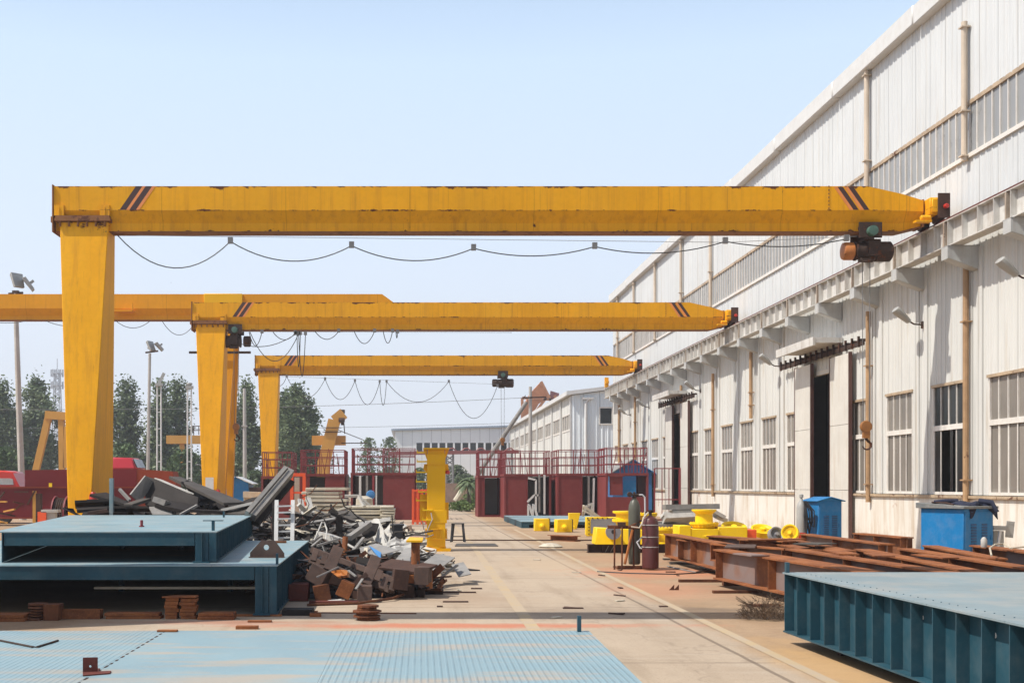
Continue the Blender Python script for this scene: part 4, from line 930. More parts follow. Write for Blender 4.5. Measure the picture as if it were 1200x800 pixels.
# ---------------------------------------------------------------- rusty bits on the ground between the deck and the platforms
def slab(name, label, cat, px0, px1, pyb, pyt, dep, mat, n=1, jit=.0, group=None, z0=0.0):
    a, b = on(px0, pyb, z0), on(px1, pyb, z0); h = (pyb-pyt)*a.y/F; q = MB(); th = h/n
    for i in range(n):
        j = lambda: random.uniform(-jit, jit); q.box(a.x+j(), b.x+j(), a.y+j(), a.y+dep+j(), z0+i*th, z0+(i+1)*th-.002)
    return one(name, label, cat, q, M[mat] if isinstance(mat, str) else mat, group, bevel=.003)
q = MB(); g = on(50, 727); k = g.y/F
for i in range(6): q.lathe([(.05, i*.036), (.13+random.uniform(-.02, .02), i*.036+.003), (.13+random.uniform(-.02, .02), i*.036+.028), (.05, i*.036+.034)], (g.x-.09+random.uniform(-.02, .02), g.y+.15, 0), 14)
q.box(g.x+.0, g.x+.19, g.y+.02, g.y+.25, 0, .2); q.box(g.x-.25, g.x-.03, g.y-.02, g.y+.03, 0, .03)
one('steel_offcut', 'rusty stack of rings and a block under the front of the blue platforms', 'offcut', q, M['rust'], bevel=.004)
a, b = on(67, 725), on(117, 725); q = MB(); h = .115
q.box(a.x, b.x, a.y, a.y+.012, 0, h); q.box(a.x, b.x, a.y+.16, a.y+.172, 0, h); q.box(a.x, b.x, a.y+.012, a.y+.16, 0, .012); q.box(a.x, a.x+.012, a.y+.012, a.y+.16, .012, h); q.box(b.x-.012, b.x, a.y+.012, a.y+.16, .012, h)
one('steel_box', 'open rusty steel box beside the stack of rings before the platforms', 'box', q, M['rustb'], bevel=.003)
slab('steel_offcut', 'long flat rusty channel on the ground between the open box and the plate stacks', 'offcut', 123, 187, 725, 718, .22, 'rustb', 2, .012)
slab('plate_stack', 'left one of two upright stacks of rusty blocks under the platform edge', 'stack', 193, 208, 725, 700, .16, 'rustb', 6, .014)
slab('plate_stack', 'right one of two upright stacks of rusty blocks under the platform edge', 'stack', 211, 229, 725, 701, .16, 'rustb', 6, .014)
a = on(191, 725); kk = a.y/F; q = MB(); q.hexa(*[[(a.x+dx*kk, a.y+dy, 25*kk+z) for dx, dy in ((-1, -.02), (38, -.02), (39, .17), (8, .17))] for z in (.0, .018)]); one('steel_offcut', 'rusty cover plate bridging the two upright stacks of blocks', 'offcut', q, M['rustb'])
slab('steel_offcut', 'flat dark rusty plates on the ground right of the two block stacks', 'offcut', 231, 273, 726, 718, .25, 'rustb', 2, .015)
slab('steel_offcut', 'rusty plates on the ground at the left picture edge before the platforms', 'offcut', -20, 28, 728, 720, .3, 'rustb', 2, .02)
slab('steel_offcut', 'small flat rusty plate lying behind the far edge of the blue deck', 'offcut', 276, 302, 737, 733, .1, 'rustb')
slab('steel_offcut', 'pale long plate leaning in the dark gap under the lower platform', 'offcut', 110, 300, 690, 687, .2, 'cream', z0=.30)
for i, (a0, b0, y) in enumerate(((265, 330, 722), (330, 372, 718), (290, 318, 729))):
    slab('steel_offcut', ('thin rusty strip on the ground below the corner post of the lower platform', 'short rusty strip on the ground right of the lower platform corner', 'tiny rusty strip on the bare ground in front of the platform corner')[i], 'offcut', a0, b0, y, y-2.4, .08, 'rustb')
# wheel-like stack of rusty discs and strips by the rusty frames
g = on(430, 728); k = g.y/F; q = MB(); z = 0
for w, h in ((14, .035), (16.5, .03), (13, .03), (17.5, .028), (12, .03), (13, .035)): q.lathe([(w*k*.7, z), (w*k, z+.004), (w*k, z+h-.004), (w*k*.7, z+h)], (g.x+random.uniform(-.02, .02), g.y+.2, 0), 9); z += h+.001
one('plate_stack', 'stack of round rusty discs on the road edge in front of the rusty frames', 'stack', q, M['rust'], smooth=False)
q = MB(); q.tube([on(373, 718), on(488, 719)], .016, 6); q.box(*(lambda a, b: (a.x, b.x, a.y-.04, a.y+.05, 0, .05))(on(363, 722), on(376, 722))); one('steel_bar', 'long thin rusty bar behind the stack of discs', 'bar', q, M['rust'])
q = MB(); q.tube([on(360, 710)+Vector((0, 0, .02)), on(420, 708)+Vector((0, 0, .02)), on(460, 704)+Vector((0, 0, .04)), on(485, 697)+Vector((0, 0, .08)), on(487, 690)+Vector((0, 0, .14))], .02, 7); one('bent_pipe', 'thin pipe curving over the ground at the foot of the rusty frames', 'pipe', q, M['rust'])
for i, (a0, b0, y) in enumerate(((484, 558, 694.5), (552, 565, 690), (519, 549, 705.5), (520, 545, 773), (660, 684, 773.5), (745, 768, 769), (512, 519, 711))):
    if y > 740: y -= 0
    lab = ('rusty bar lying on the road just right of the rusty frames', 'tiny rusty strip on the road beyond the longer rusty bar', 'short dark strip on the road right of the curved pipe', '', 'short dark strip in the middle of the road', 'dark scrap of plate on the road near the two triangular gussets', 'smallest rusty chip on the road by the curved pipe')[i]
    if i in (3,): continue
    if i == 4: a0, b0, y = 660, 684, 713
    if i == 5: a0, b0, y = 773, 783, 711
    slab('steel_strip', lab, 'strip', a0, b0, y, y-1.6, .07, 'rustdk')
# ---------------------------------------------------------------- rusty I-beams at the right
def beam(label, p, q, z0=.12, h=.5, w=.28, group='rusty I-beams lying by the workshop wall'):
    mb = MB(); P, Q = Vector((*p, z0)), Vector((*q, z0)); mb.ibeam(P, Q, w, h, .026, .016, 0, 1)
    d = (Q-P).normalized(); L = (Q-P).length
    s = Vector((d.y, -d.x, 0))
    for f in (.02, .45, .98):
        c = P+d*L*f
        for sg in (-1, 1): mb.bar(c+s*sg*.07+Vector((0, 0, .03)), c+s*sg*.07+Vector((0, 0, h-.03)), .12, .012, 0, up=d)
    return one('steel_girder', label, 'steel beam', mb, [M['rustb'], M['rustgrey']], group)
def tp(px, py, z=.62): return on(px, py, z).xy
beam('rusty I-beam nearest the maroon gas cylinder, its end facing the road', tp(785, 625), (5.85, 21.4))
beam('rusty I-beam in front of the others, right behind the ribbed blue platform corner', tp(845, 643), (5.72, 15.0))
beam('rusty I-beam lying crosswise over the end of the beam by the cylinders', tp(838, 635, .64), tp(925, 641, .64), .30, .32, .24)
beam('rusty I-beam with a purple-grey flange lying behind the crosswise one', tp(835, 627), tp(925, 633.5), .22, .4, .3)
beam('rusty I-beam in the middle of the rows, pointing at the louvred kiosk', tp(926, 642), (6.72, 14.8))
beam('rusty I-beam whose far end stops just before the louvred blue kiosk', tp(944, 625), tp(1040, 637))
beam('short rusty I-beam between the two blue kiosks at the foot of the wall', tp(1006, 624), (10.3, 24.9))
beam('rusty I-beam running past the front of the blue kiosk with the jacket', tp(1061, 642), (8.1, 15.4))
beam('rusty I-beam at the picture edge with a hose over its flange', tp(1146, 641), (9.45, 15.2), .12, .54, .30)
beam('low rusty I-beam at the back between the wall and the louvred kiosk row', tp(893, 633, .55), tp(958, 644, .55), .1, .45, .28)
beam('rusty I-beam lying close beside the beam by the maroon cylinder', tp(800, 628), (6.25, 21.6), .12, .44)
beam('bright orange rusty I-beam between the middle rows, half hidden by the front beam', tp(886, 644), (6.05, 15.6), .12, .46)
beam('rusty I-beam just left of the one that ends at the louvred kiosk', tp(930, 630), (7.5, 20.6), .12, .46)
beam('rusty I-beam between the middle row and the jacket kiosk row', tp(1010, 640), (7.35, 15.2), .12, .46)
beam('short rusty I-beam right of the row that passes the jacket kiosk', tp(1090, 636), (9.0, 18.4), .12, .46)
for i, (px, py, w_, l_, rz_, m_) in enumerate(((868, 640, .5, 1.1, .3, 'brownplate'), (905, 632, .35, 1.4, 1.2, 'rustb'), (985, 647, .3, 1.3, .15, 'rustb'), (955, 637, .5, .7, .8, 'midsteel'), (1030, 650, .3, .9, .2, 'rustb'), (1095, 652, .25, .9, -.1, 'rustb'), (880, 650, .3, .6, -.2, 'rustgrey'))):
    g = on(px, py, .63); q = MB(); q.box(-w_/2, w_/2, -l_/2, l_/2, 0, .02); q.xf(Matrix.Translation((g.x, g.y, .625)) @ Matrix.Rotation(-rz_, 4, 'Z')); one('steel_offcut', 'flat plate offcut lying over the flanges of the rusty beams', 'offcut', q, M[m_], 'plate offcuts lying on the rusty beams')
q = MB()
for i, (x, y) in enumerate(((5.3, 24.6), (5.2, 19.0), (6.3, 19), (8.6, 25.2), (8.2, 18.6))): pass
for px, py, lab in ((797, 657, 'timber batten under the beam by the gas cylinders'), (862, 686, 'timber batten under the front rusty beam')):
    g = on(px, py); q = MB(); q.box(g.x-.2, g.x+1.1, g.y, g.y+.12, 0, .118); one('timber_block', lab, 'block', q, M['rust'])
for a0, b0, y, lab in ((796, 850, 682, 'rusty flat bar pointing at the road from under the front beam'), (836, 894, 695, 'longer rusty flat bar nearest the ribbed platform on the right'), (876, 915, 711, 'dark rusty bar half hidden in the dry weeds')):
    slab('steel_strip', lab, 'strip', a0, b0, y, y-3.4, .09, 'rust')
q = MB()
for i, px in enumerate((787, 792.5)):
    g = on(px, 691); k = g.y/F; q = MB(); q.plate([(g.x-3*k, g.y, 0), (g.x+3*k, g.y, 0), (g.x+3*k, g.y, 6.5*k)], .02)
    one('gusset_plate', ('left of two tiny rusty triangular gussets standing on the road', 'right of two tiny rusty triangular gussets standing on the road')[i], 'gusset', q, M['rust'])
# hoses on the ground behind the cylinders
q = MB(); P = [on(px, py)+Vector((0, 0, .015)) for px, py in ((782, 664), (800, 668), (815, 671), (830, 668), (838, 663), (828, 659), (818, 662), (826, 667), (842, 668), (858, 664))]; q.tube(P, .015, 6); one('hose', 'pale hose looped on the ground before the rusty beams', 'hose', q, M['lightsteel'])
q = MB(); P = [on(px, py)+Vector((0, 0, .012)) for px, py in ((700, 670), (740, 672), (790, 673), (830, 671), (860, 669))]; q.tube(P, .012, 6); one('cable', 'dark cable trailing over the ground in front of the gas cylinders', 'cable', q, M['cable'])
for a0, b0, y in ((778, 806, 656), (786, 830, 661)): slab('steel_strip', ('grey strip lying flat behind the maroon cylinder' if y == 656 else 'grey strip lying flat beside the looped hose'), 'strip', a0, b0, y, y-2, .15, 'midsteel')
# ---------------------------------------------------------------- blue kiosks
def kiosk(label, px, py_top, d, rz, la, lb, roof, lid):
    c = at(px, 568, d); zt = H-(py_top-VY)*d/F; t = thing('power_kiosk', label, 'kiosk', (c.x, c.y, 0), rz, 'blue louvred power kiosks')
    b = MB(); b.box(0, lb, 0, la, .06, zt); b.box(.03, lb-.03, .03, la-.03, 0, .06); b.build('body', M['kblue'], t, bevel=.008)
    dl = MB(); dl.box(.03, lb-.03, -.012, -.002, .10, zt-.06); dl.box(lb-.09, lb-.06, -.03, -.0125, zt*.5, zt*.5+.1); dr_ = dl.build('door', M['kblue'], t, bevel=.004)
    for cx in (lb*.32, lb*.68):
        lv = MB()
        for i in range(13):
            z = .25+i*.055
            if z < zt-.15: lv.hexa([(cx-.075, -.013, z), (cx+.075, -.013, z), (cx+.075, -.0125, z+.03), (cx-.075, -.0125, z+.03)], [(cx-.075, -.03, z-.006), (cx+.075, -.03, z-.006), (cx+.075, -.014, z+.03), (cx-.075, -.014, z+.03)])
        lv.build('louvre', M['kiosklouvre'], t)
    l = MB(); o = .07
    if roof == 'flat': l.hexa([(-o, -o, zt), (lb+o, -o, zt), (lb+o, la+o, zt), (-o, la+o, zt)], [(-o, -o, zt+.05), (lb+o, -o, zt+.05), (lb+o, la+o, zt+.11), (-o, la+o, zt+.11)])
    else:
        l.plate([(-o, -o, zt), (lb/2, -o, zt+.1), (lb/2, la+o, zt+.1), (-o, la+o, zt)], .025); l.plate([(lb/2, -o, zt+.1), (lb+o, -o, zt), (lb+o, la+o, zt), (lb/2, la+o, zt+.1)], .025); l.plate([(0, -.01, zt), (lb, -.01, zt), (lb/2, -.01, zt+.09)], .015)
    l.build('lid', M[lid], t, bevel=.006)
    return t, zt
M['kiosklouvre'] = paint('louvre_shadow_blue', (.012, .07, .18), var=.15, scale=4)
kt, kz = kiosk('near blue kiosk with a grey lid and a dark jacket thrown over it', 1129, 596, 23.5, R(25), 1.03, .83, 'flat', 'kroof')
kiosk('farther small blue kiosk with a gabled blue lid beside the dark doorway', 959, 587, 30.0, R(14), .62, .66, 'gable', 'kblue')
# jacket: a soft folded sheet draped over the lid
def drape(label, mat, root_m, nx=16, ny=12, w=.62, l=.72, h0=0, seed=3, edge=.40):
    rnd = random.Random(seed); ph = [rnd.uniform(0, 6) for _ in range(6)]; mb = MB(); vs = []
    for s in (1, 0):
        for j in range(ny+1):
            for i in range(nx+1):
                u, v = i/nx-.5, j/ny-.5
                x = u*w*(1+.25*math.sin(5*v+ph[0]))+.05*math.sin(7*v+ph[1]); y = v*l*(1+.2*math.sin(6*u+ph[2]))
                z = h0+.035+.028*math.sin(13*u+ph[3]+4*v)+.022*math.sin(17*v+ph[4]+5*u)
                if y < -edge+.1: z -= (-edge+.1-y)*1.3; y = -edge+.1+(y+edge-.1)*.25
                vs.append((x, y, z+(.0 if s else -.02)))
    n = (nx+1)*(ny+1); fs = []
    for j in range(ny):
        for i in range(nx):
            a = j*(nx+1)+i; fs += [(a, a+1, a+nx+2, a+nx+1), (n+a, n+a+nx+1, n+a+nx+2, n+a+1)]
    bd = [i for i in range(nx+1)]+[j*(nx+1)+nx for j in range(1, ny+1)]+[ny*(nx+1)+i for i in range(nx-1, -1, -1)]+[j*(nx+1) for j in range(ny-1, 0, -1)]
    for a, b in zip(bd, bd[1:]+bd[:1]): fs.append((a, n+a, n+b, b))
    mb.add(vs, fs); mb.xf(root_m); return mb
km = Matrix.Translation(kt.location) @ Matrix.Rotation(R(25), 4, 'Z') @ Matrix.Translation((.50, .38, kz+.075))
q = drape('', None, km, seed=5, w=.62, l=.95, edge=.46)
q.tube([km @ Vector(v) for v in ((-.1, .1, .06), (-.32, .2, .07), (-.48, .34, .05))], .055, 8, r2=.035); q.tube([km @ Vector(v) for v in ((.15, -.2, .07), (.24, -.42, .05), (.27, -.52, -.14))], .06, 8, r2=.04)
one('jacket', 'crumpled navy jacket thrown over the lid of the near blue kiosk', 'jacket', q, M['cloth'], angle=80)
q = MB(); q.tube([kt.location+Matrix.Rotation(R(25), 3, 'Z') @ Vector(v) for v in ((.02, .25, kz+.08), (.1, .5, kz+.11), (.0, .75, kz+.12), (.2, .9, kz+.12), (.36, .7, kz+.12))], .018, 6); one('cable', 'dark cable end lying on the grey lid beside the jacket', 'cable', q, M['rustdk'])
# grey bracket beside the kiosk
t = thing('steel_bracket', 'pale grey steel bracket with a bolted end plate standing right of the near kiosk', 'bracket', (*at(1172, 568, 24.0).xy, 0))
d = 24.0; q = MB(); a, b = at(1163, 616, d), at(1179, 621, d); q.box(a.x, b.x, d-.05, d+.25, b.z, a.z); a, b = at(1165, 622, d), at(1177, 660, d); q.box(a.x, b.x, d+.02, d+.2, 0, a.z); wpart('bracket_body', q, M['tin'], t)
q = MB(); q.plate([at(1180, 610, d), at(1189, 611, d), at(1187, 630, d), at(1178, 629, d)], .02); 
for px, py in ((1182, 612.5), (1186.5, 613), (1180.5, 627), (1185, 627.5)): c = at(px, py, d-.02); q.tube([c, c+Vector((0, .03, 0))], .014, 8)
wpart('end_plate', q, M['tin'], t)
q = MB(); q.bar(at(1172, 622, d-.1), at(1169, 642, d-.1), .045, .045); wpart('strut', q, M['white'], t)
q = MB(); g = on(1153, 641, .66); q.lathe([(.045, 0), (.05, .02), (.05, .12), (.03, .16), (.012, .17)], (g.x, g.y, .662), 12); one('paint_bottle', 'small pale bottle standing on the rusty beam in front of the near kiosk', 'bottle', q, M['whitescrap'])
q = MB(); q.tube([on(1158, 650, .66)+Vector((0, -.1, 0)), on(1160, 648, .66)+Vector((0, 0, .08)), on(1166, 645, .66)+Vector((0, 0, .1)), on(1175, 644, .66)+Vector((0, 0, .1)), on(1185, 645, .66)+Vector((0, 0, .04)), on(1215, 640, .66)+Vector((0, 0, .02))], .014, 7); one('hose', 'pale hose arching over the rusty beam at the picture edge', 'hose', q, M['cream'])
# grey bottle with black hoses by the doorway
t = thing('gas_cylinder', 'slim grey gas cylinder hung with black hoses left of the louvred kiosk', 'gas cylinder', (*at(939, 568, 30.2).xy, 0))
q = MB(); q.lathe([(.10, 0), (.115, .03), (.115, 1.12), (.09, 1.24), (.035, 1.32), (.03, 1.38), (.05, 1.39), (.05, 1.46), (.02, 1.48)], (0, 0, 0), 18); q.build('cylinder_body', M['tin'], t)
q = MB()
for i in range(9):
    a = random.uniform(-.12, .12); q.tube([(.05+a*.3, -.13, 1.30), (.16+a, -.15-random.random()*.06, 1.05), (.18+a, -.16, .6+random.random()*.2), (.14+a*.6, -.14, .42+random.random()*.3), (.08+a*.4, -.13, .9), (.06, -.13, 1.28)], .016, 6)
q.build('hose_bundle', M['cable'], t)
# ---------------------------------------------------------------- yellow column, castings, cylinders on the right of the road
D = on(511, 645).y; k = D/F; cx = on(511, 645).x
t = thing('steel_column', 'tall bright yellow steel column standing on the road edge with a ladder of side brackets', 'column', (cx, D, 0))
w = .235
q = MB(); q.box(-w, w, -w, w, .10, 2.50); q.box(-w-.02, w+.04, -w-.01, w+.01, .72, 1.05); q.build('shaft', M['yellow2'], t, bevel=.01)
q = MB()
q.box(-.33, .33, -.33, .33, 2.615, 2.65); q.box(-.27, .25, -.26, .26, 2.22, 2.24)
for s in (-1, 1):
    q.plate([(s*w, -.12, 2.61), (s*.33, -.12, 2.61), (s*w, -.12, 2.36)], .02); q.plate([(s*w, .12, 2.61), (s*.33, .12, 2.61), (s*w, .12, 2.36)], .02); q.plate([(s*w, -.0, 2.24), (s*.31, 0, 2.24), (s*.33, 0, 2.10), (s*w, 0, 2.02)], .06)
q.box(-w+.02, w-.02, -w+.02, w-.02, 2.501, 2.614); q.build('head_flange', M['yellow2'], t)
q = MB(); q.lathe([(.24, .30), (.30, .31), (.30, .335), (.24, .34)], (0, 0, 0), 24); q.lathe([(.24, .55), (.29, .555), (.29, .575), (.24, .58)], (0, 0, 0), 24)
for i in range(16):
    a = 2*math.pi*i/16; c, s = math.cos(a), math.sin(a); q.plate([(c*.23, s*.23, .341), (c*.29, s*.29, .341), (c*.28, s*.28, .548), (c*.23, s*.23, .548)], .014)
q.build('collar', M['yellow2'], t)
q = MB(); q.box(-.33, .36, -.33, .33, .0, .03); q.lathe([(.26, .031), (.27, .05), (.25, .12), (.24, .14)], (0, 0, 0), 20); q.box(-.36, -.1, -.30, -.05, .031, .09); q.box(.1, .38, -.32, -.02, .031, .075); q.build('base_plate', M['yellow2'], t)
for i, (py, x0) in enumerate(((530, -.50), (540.5, -.50), (553, -.52), (564, -.52), (576, -.46), (586, -.52), (597, -.35), (608.5, -.36))):
    z = H-(py-VY)*k; q = MB(); dx = .14 if i > 5 else 0
    q.box(x0, -w+.005+dx, -.30 if i > 5 else -.12, -.24 if i > 5 else .10, z-.02, z+.015); q.box(x0, x0+.02, -.30 if i > 5 else -.10, -.24 if i > 5 else .08, z+.016, z+.06)
    q.build('side_bracket', M['yellow'], t)
for bx in ((-.42, -w, .0, .04, .78, 1.46), (w, w+.09, -.06, .06, .8, 1.25), (w, w+.10, .0, .1, 2.0, 2.12)): q = MB(); q.box(*bx); q.build('side_plate', M['yellow2'], t)
q = MB(); q.lathe([(.02, 0), (.06, .01), (.06, .08), (.02, .1)], (w+.06, -.05, 1.98), 10); q.build('red_plug', M['red'], t)
# stool-like trestle and its cast shadow, modelled as a dark sheet on the road
D = on(536, 635).y; a, b, h = on(529, 636), on(545, 635), .53
q = MB()
for x, y0 in ((a.x, 0), (b.x, 0), (a.x+.05, .3), (b.x-.02, .3)): q.bar((x, D+y0, 0), (x+(.05 if x < (a.x+b.x)/2 else -.05), D+.15, h), .05, .035, up=(0, 1, 0))
q.bar((a.x+.03, D+.02, .17), (b.x-.03, D+.02, .17), .035, .03); q.box(a.x+.02, b.x-.02, D+.10, D+.20, h, h+.03)
one('trestle', 'small dark steel trestle standing on the road beside the yellow column', 'trestle', q, M['blackbox'])
a, b = on(533, 640), on(584, 640); q = MB(); q.hexa([(a.x, a.y, .003), (b.x, b.y, .003), (b.x-.0, b.y+1.4, .003), (a.x+.1, a.y+1.4, .003)], [(a.x, a.y, .02), (b.x, b.y, .02), (b.x, b.y+1.4, .02), (a.x+.1, a.y+1.4, .02)]); one('trestle_shadow', 'dark flat sheet laid on the road as the shadow right of the trestle', 'plate', q, M['midsteel'])
# orange-red frame behind the column
D = 52.; t = thing('steel_cage', 'bright orange-red steel cage standing behind the yellow column', 'cage', (*at(491, 568, D).xy, 0))
q = MB(); kk = D/F; x0, x1, zt = at(484, 0, D).x, at(500, 0, D).x, H-(573-VY)*kk
for x in (x0, (x0*2+x1)/3, (x0+2*x1)/3, x1): q.box(x-.05, x+.05, D-.05, D+.05, 0, zt); q.box(x-.05, x+.05, D+.75, D+.85, 0, zt)
for z in (.1, zt-.12): q.box(x0-.05, x1+.05, D-.06, D+.06, z, z+.1); q.box(x0-.05, x1+.05, D+.74, D+.86, z, z+.1)
wpart('frame', q, M['orange'], t); q = MB(); q.box(x0+.06, x0+.42, D+.06, D+.1, .2, zt-.14); q.box(x0-.03, x0+.0, D+.1, D+.74, .2, zt-.14); wpart('panel', q, M['orange'], t)
# the two small blocks and upright plate
def ybox(label, px0, px1, pyb, pyt, dep, rz=0, stub=True):
    a, b = on(px0, pyb), on(px1, pyb); kk = a.y/F; W_ = b.x-a.x; h = (pyb-pyt)*kk; t = thing('yellow_casting', label, 'casting', (a.x, a.y, 0), rz, 'yellow painted castings laid out by the road')
    q = MB(); q.box(0, W_, 0, dep, 0, h); q.build('block', M['yellow'], t, bevel=.01)
    q = MB(); q.box(W_, W_+.025, -.02, dep+.02, -.0, h+.01); q.build('end_flange', M['rustdk'], t)
    if stub:
        q = MB(); q.lathe([(.10, 0), (.09, -.10), (.055, -.12), (.055, -.2), (.02, -.22)], (W_*.48, 0, h*.42), 16, 'y'); q.build('spigot', M['yellow'], t)
    return t
ybox('yellow block with a central stub, leftmost of the castings before the low blue platform', 627, 644, 622, 607.5, .5)
ybox('yellow block with a stub turned slightly, second of the castings from the road', 653, 671, 623.5, 608.5, .5, R(6))
a, b = on(668, 620), on(681, 620); q = MB(); q.plate([(a.x, a.y+.3, 0), (a.x+.28, a.y+.3, 0), (b.x, a.y+.3, .62), (a.x-.02, a.y+.3, .62)], .25); q.box(a.x+.05, a.x+.2, a.y-.1, a.y+.16, 0, .12); one('yellow_casting', 'upright tapering yellow plate behind the second block', 'casting', q, M['yellow'], 'yellow painted castings laid out by the road', bevel=.01)
# bolted square flange box
D = on(700, 628).y; kk = D/F; t = thing('yellow_casting', 'yellow box casting with a square grey bolted face, behind the disc casting', 'casting', (on(688, 628).x, D, 0), R(-4), 'yellow painted castings laid out by the road')
W_ = 24*kk; h = 22*kk; q = MB(); q.box(0, W_*1.9, .02, .9, 0.02, h); q.box(-.03, W_, 0, .05, 0, h+.02); q.build('block', M['yellow'], t, bevel=.01)
q = MB(); q.box(.12, W_*1.55, -.03, -.001, .10, h-.05); q.box(W_*1.0, W_*2.2, -.05, -.031, h*.45, h-.03); q.build('bolted_face', M['grey'], t)
q = MB()
for i in range(6):
    for zz in (h-.02, ): q.lathe([(.022, -.045), (.022, 0)], (.02+W_*i/4.2, 0, zz-.01), 8, 'y')
for i in range(5): q.lathe([(.022, -.045), (.022, 0)], (.06, 0, .08+i*h/5.5), 8, 'y')
q.build('bolt', M['dark'], t)
# disc casting on a dark beam
D = on(735, 647.5).y; kk = D/F; x0, x1 = on(689, 647.5).x, on(790, 647.5).x; zb = 10*kk
q = MB(); q.box(x0, x1, D+.1, D+.12, .02, zb-.02); q.box(x0, x1, D, D+.25, 0, .018); q.box(x0, x1, D, D+.25, zb-.018, zb)
for f in (0, .17, .6, .98): q.box(x0+(x1-x0)*f, x0+(x1-x0)*f+.02, D+.0, D+.099, .0185, zb-.0185)
for f in (.2, .26): q.bar((x0+(x1-x0)*f, D-.01, .02), (x0+(x1-x0)*f+.09, D-.01, zb-.03), .012, .02, 1, up=(0, 1, 0))
one('steel_channel', 'dark steel channel lying under the yellow disc casting', 'steel beam', q, [M['rustdk'], M['lightsteel']])
t = thing('yellow_casting', 'long yellow casting with a round grey disc flange, resting on a dark channel', 'casting', (x0, D, zb), 0, 'yellow painted castings laid out by the road')
px = lambda p: (p-689)*kk
q = MB(); q.hexa([(px(697), -.1, 0), (px(772), -.1, 0), (px(772), .55, 0), (px(697), .55, 0)], [(px(699), -.02, .42), (px(772), .0, .34), (px(772), .5, .34), (px(699), .5, .42)]); q.box(px(745), px(790), .1, .45, .05, .24); q.build('block', M['yellow'], t, bevel=.012)
q = MB(); q.lathe([(.13, .02), (.13, -.28), (.15, -.3)], (px(715.5), -.08, .33), 24, 'y'); q.build('neck', M['yellow'], t)
q = MB(); q.lathe([(.05, -.30), (.185, -.30), (.19, -.31), (.19, -.345), (.185, -.35), (.05, -.35), (.05, -.301)], (px(715.5), -.08, .33), 36, 'y'); q.build('disc_flange', M['grey'], t)
q = MB(); q.lathe([(.02, -.362), (.052, -.362), (.052, -.34)], (px(715.5), -.08, .33), 20, 'y'); q.build('bore', M['blackbox'], t)
def flange_stack(name_label, px0, d, prof, bolts=True):
    c = at(px0, 568, d); t = thing('yellow_casting', name_label, 'casting', (c.x, d, 0), 0, 'yellow painted castings laid out by the road')
    q = MB(); q.lathe(prof, (0, 0, 0), 32); q.build('spool', M['yellow'], t)
    rm = max(r for r, z in prof); zt = [z for r, z in prof if r == rm][-1]; q = MB()
    for i in range(20):
        a = 2*math.pi*i/20; q.lathe([(.018, zt-.09), (.018, zt+.02)], (math.cos(a)*(rm-.035), math.sin(a)*(rm-.035), 0), 7)
    q.build('flange_bolt', M['yellow'], t); return t
sp = flange_stack('yellow flanged spool standing on a long yellow base before the white wall', 825, 30., [(.36, .42), (.36, .46), (.26, .50), (.24, .60), (.34, .72), (.36, .725), (.36, .76), (.22, .765), (.21, .98), (.29, 1.05), (.30, 1.055), (.30, 1.09), (.1, 1.09)])
q = MB(); q.box(at(792, 0, 30).x-sp.location.x, at(806, 0, 30).x-sp.location.x, -.35, .35, .36, .70); q.box(at(806, 0, 30).x-sp.location.x+.001, at(838, 0, 30).x-sp.location.x-.001, -.34, .34, .34, .62); q.box(at(838, 0, 30).x-sp.location.x, at(872, 0, 30).x-sp.location.x, -.3, .35, .36, .66); q.box(-.5, .8, -.2, .2, 0, .339); q.build('base_beam', M['yellow'], sp, bevel=.012)
flange_stack('squat yellow flanged casting behind the green gas cylinder', 733, 38., [(.3, 0), (.3, .5), (.42, .55), (.42, .62), (.3, .63), (.3, .78), (.40, .82), (.40, .88), (.1, .88)])
flange_stack('yellow flanged casting between the two gas cylinders', 757, 38.5, [(.24, 0), (.24, .62), (.34, .72), (.36, .73), (.36, .80), (.1, .8)])
flange_stack('low yellow flanged ring right of the maroon cylinder', 779, 33., [(.2, 0), (.2, .3), (.32, .46), (.33, .47), (.33, .53), (.1, .53)])
def wheel(label, px, py, d, r, tilt, mat='yellow', rz=0):
    c = at(px, py, d); t = thing('cast_pulley', label, 'pulley', (c.x, d, 0), rz, 'yellow cast wheels leaning at the foot of the wall'); z = max(c.z, r*.9)
    m = Matrix.Translation((0, 0, z)) @ Matrix.Rotation(tilt, 4, 'X')
    q = MB(); q.lathe([(r*.72, -.03), (r*.86, -.07), (r, -.07), (r, .07), (r*.86, .07), (r*.72, .03), (r*.72, -.03)], (0, 0, 0), 28, 'y'); q.xf(m); q.build('rim', M[mat], t)
    q = MB(); q.lathe([(r*.12, -.09), (r*.24, -.09), (r*.24, .09), (r*.12, .09)], (0, 0, 0), 16, 'y')
    for i in range(6):
        a = math.pi*i/3; q.bar((math.cos(a)*r*.2, 0, math.sin(a)*r*.2), (math.cos(a)*r*.76, 0, math.sin(a)*r*.76), .05, .05, up=(0, 1, 0))
    q.box(-r*.6, r*.6, .0, .012, -r*.6, r*.6); q.xf(m); q.build('hub', M[mat], t)
    return t
wheel('yellow spoked wheel facing the road, rightmost of the wheels at the wall', 926, 624, 28.6, .20, R(-14), rz=R(-30))
wheel('grey spoked wheel leaning beside the rightmost yellow wheel', 909, 626, 28.8, .18, R(-20), 'grey', R(10))
wheel('yellow wheel lying nearly flat left of the grey wheel', 893, 622, 30.5, .28, R(-66))
wheel('yellow wheel lying flat farthest left beside the spool casting', 860, 619, 31, .32, R(-68))
a, b = at(868, 620, 30), at(884, 627, 30); q = MB(); q.box(a.x, b.x, 29.8, 30.3, 0, a.z); one('steel_offcut', 'orange-red painted block between the spool casting and the wheels', 'offcut', q, M['orange'], bevel=.01)
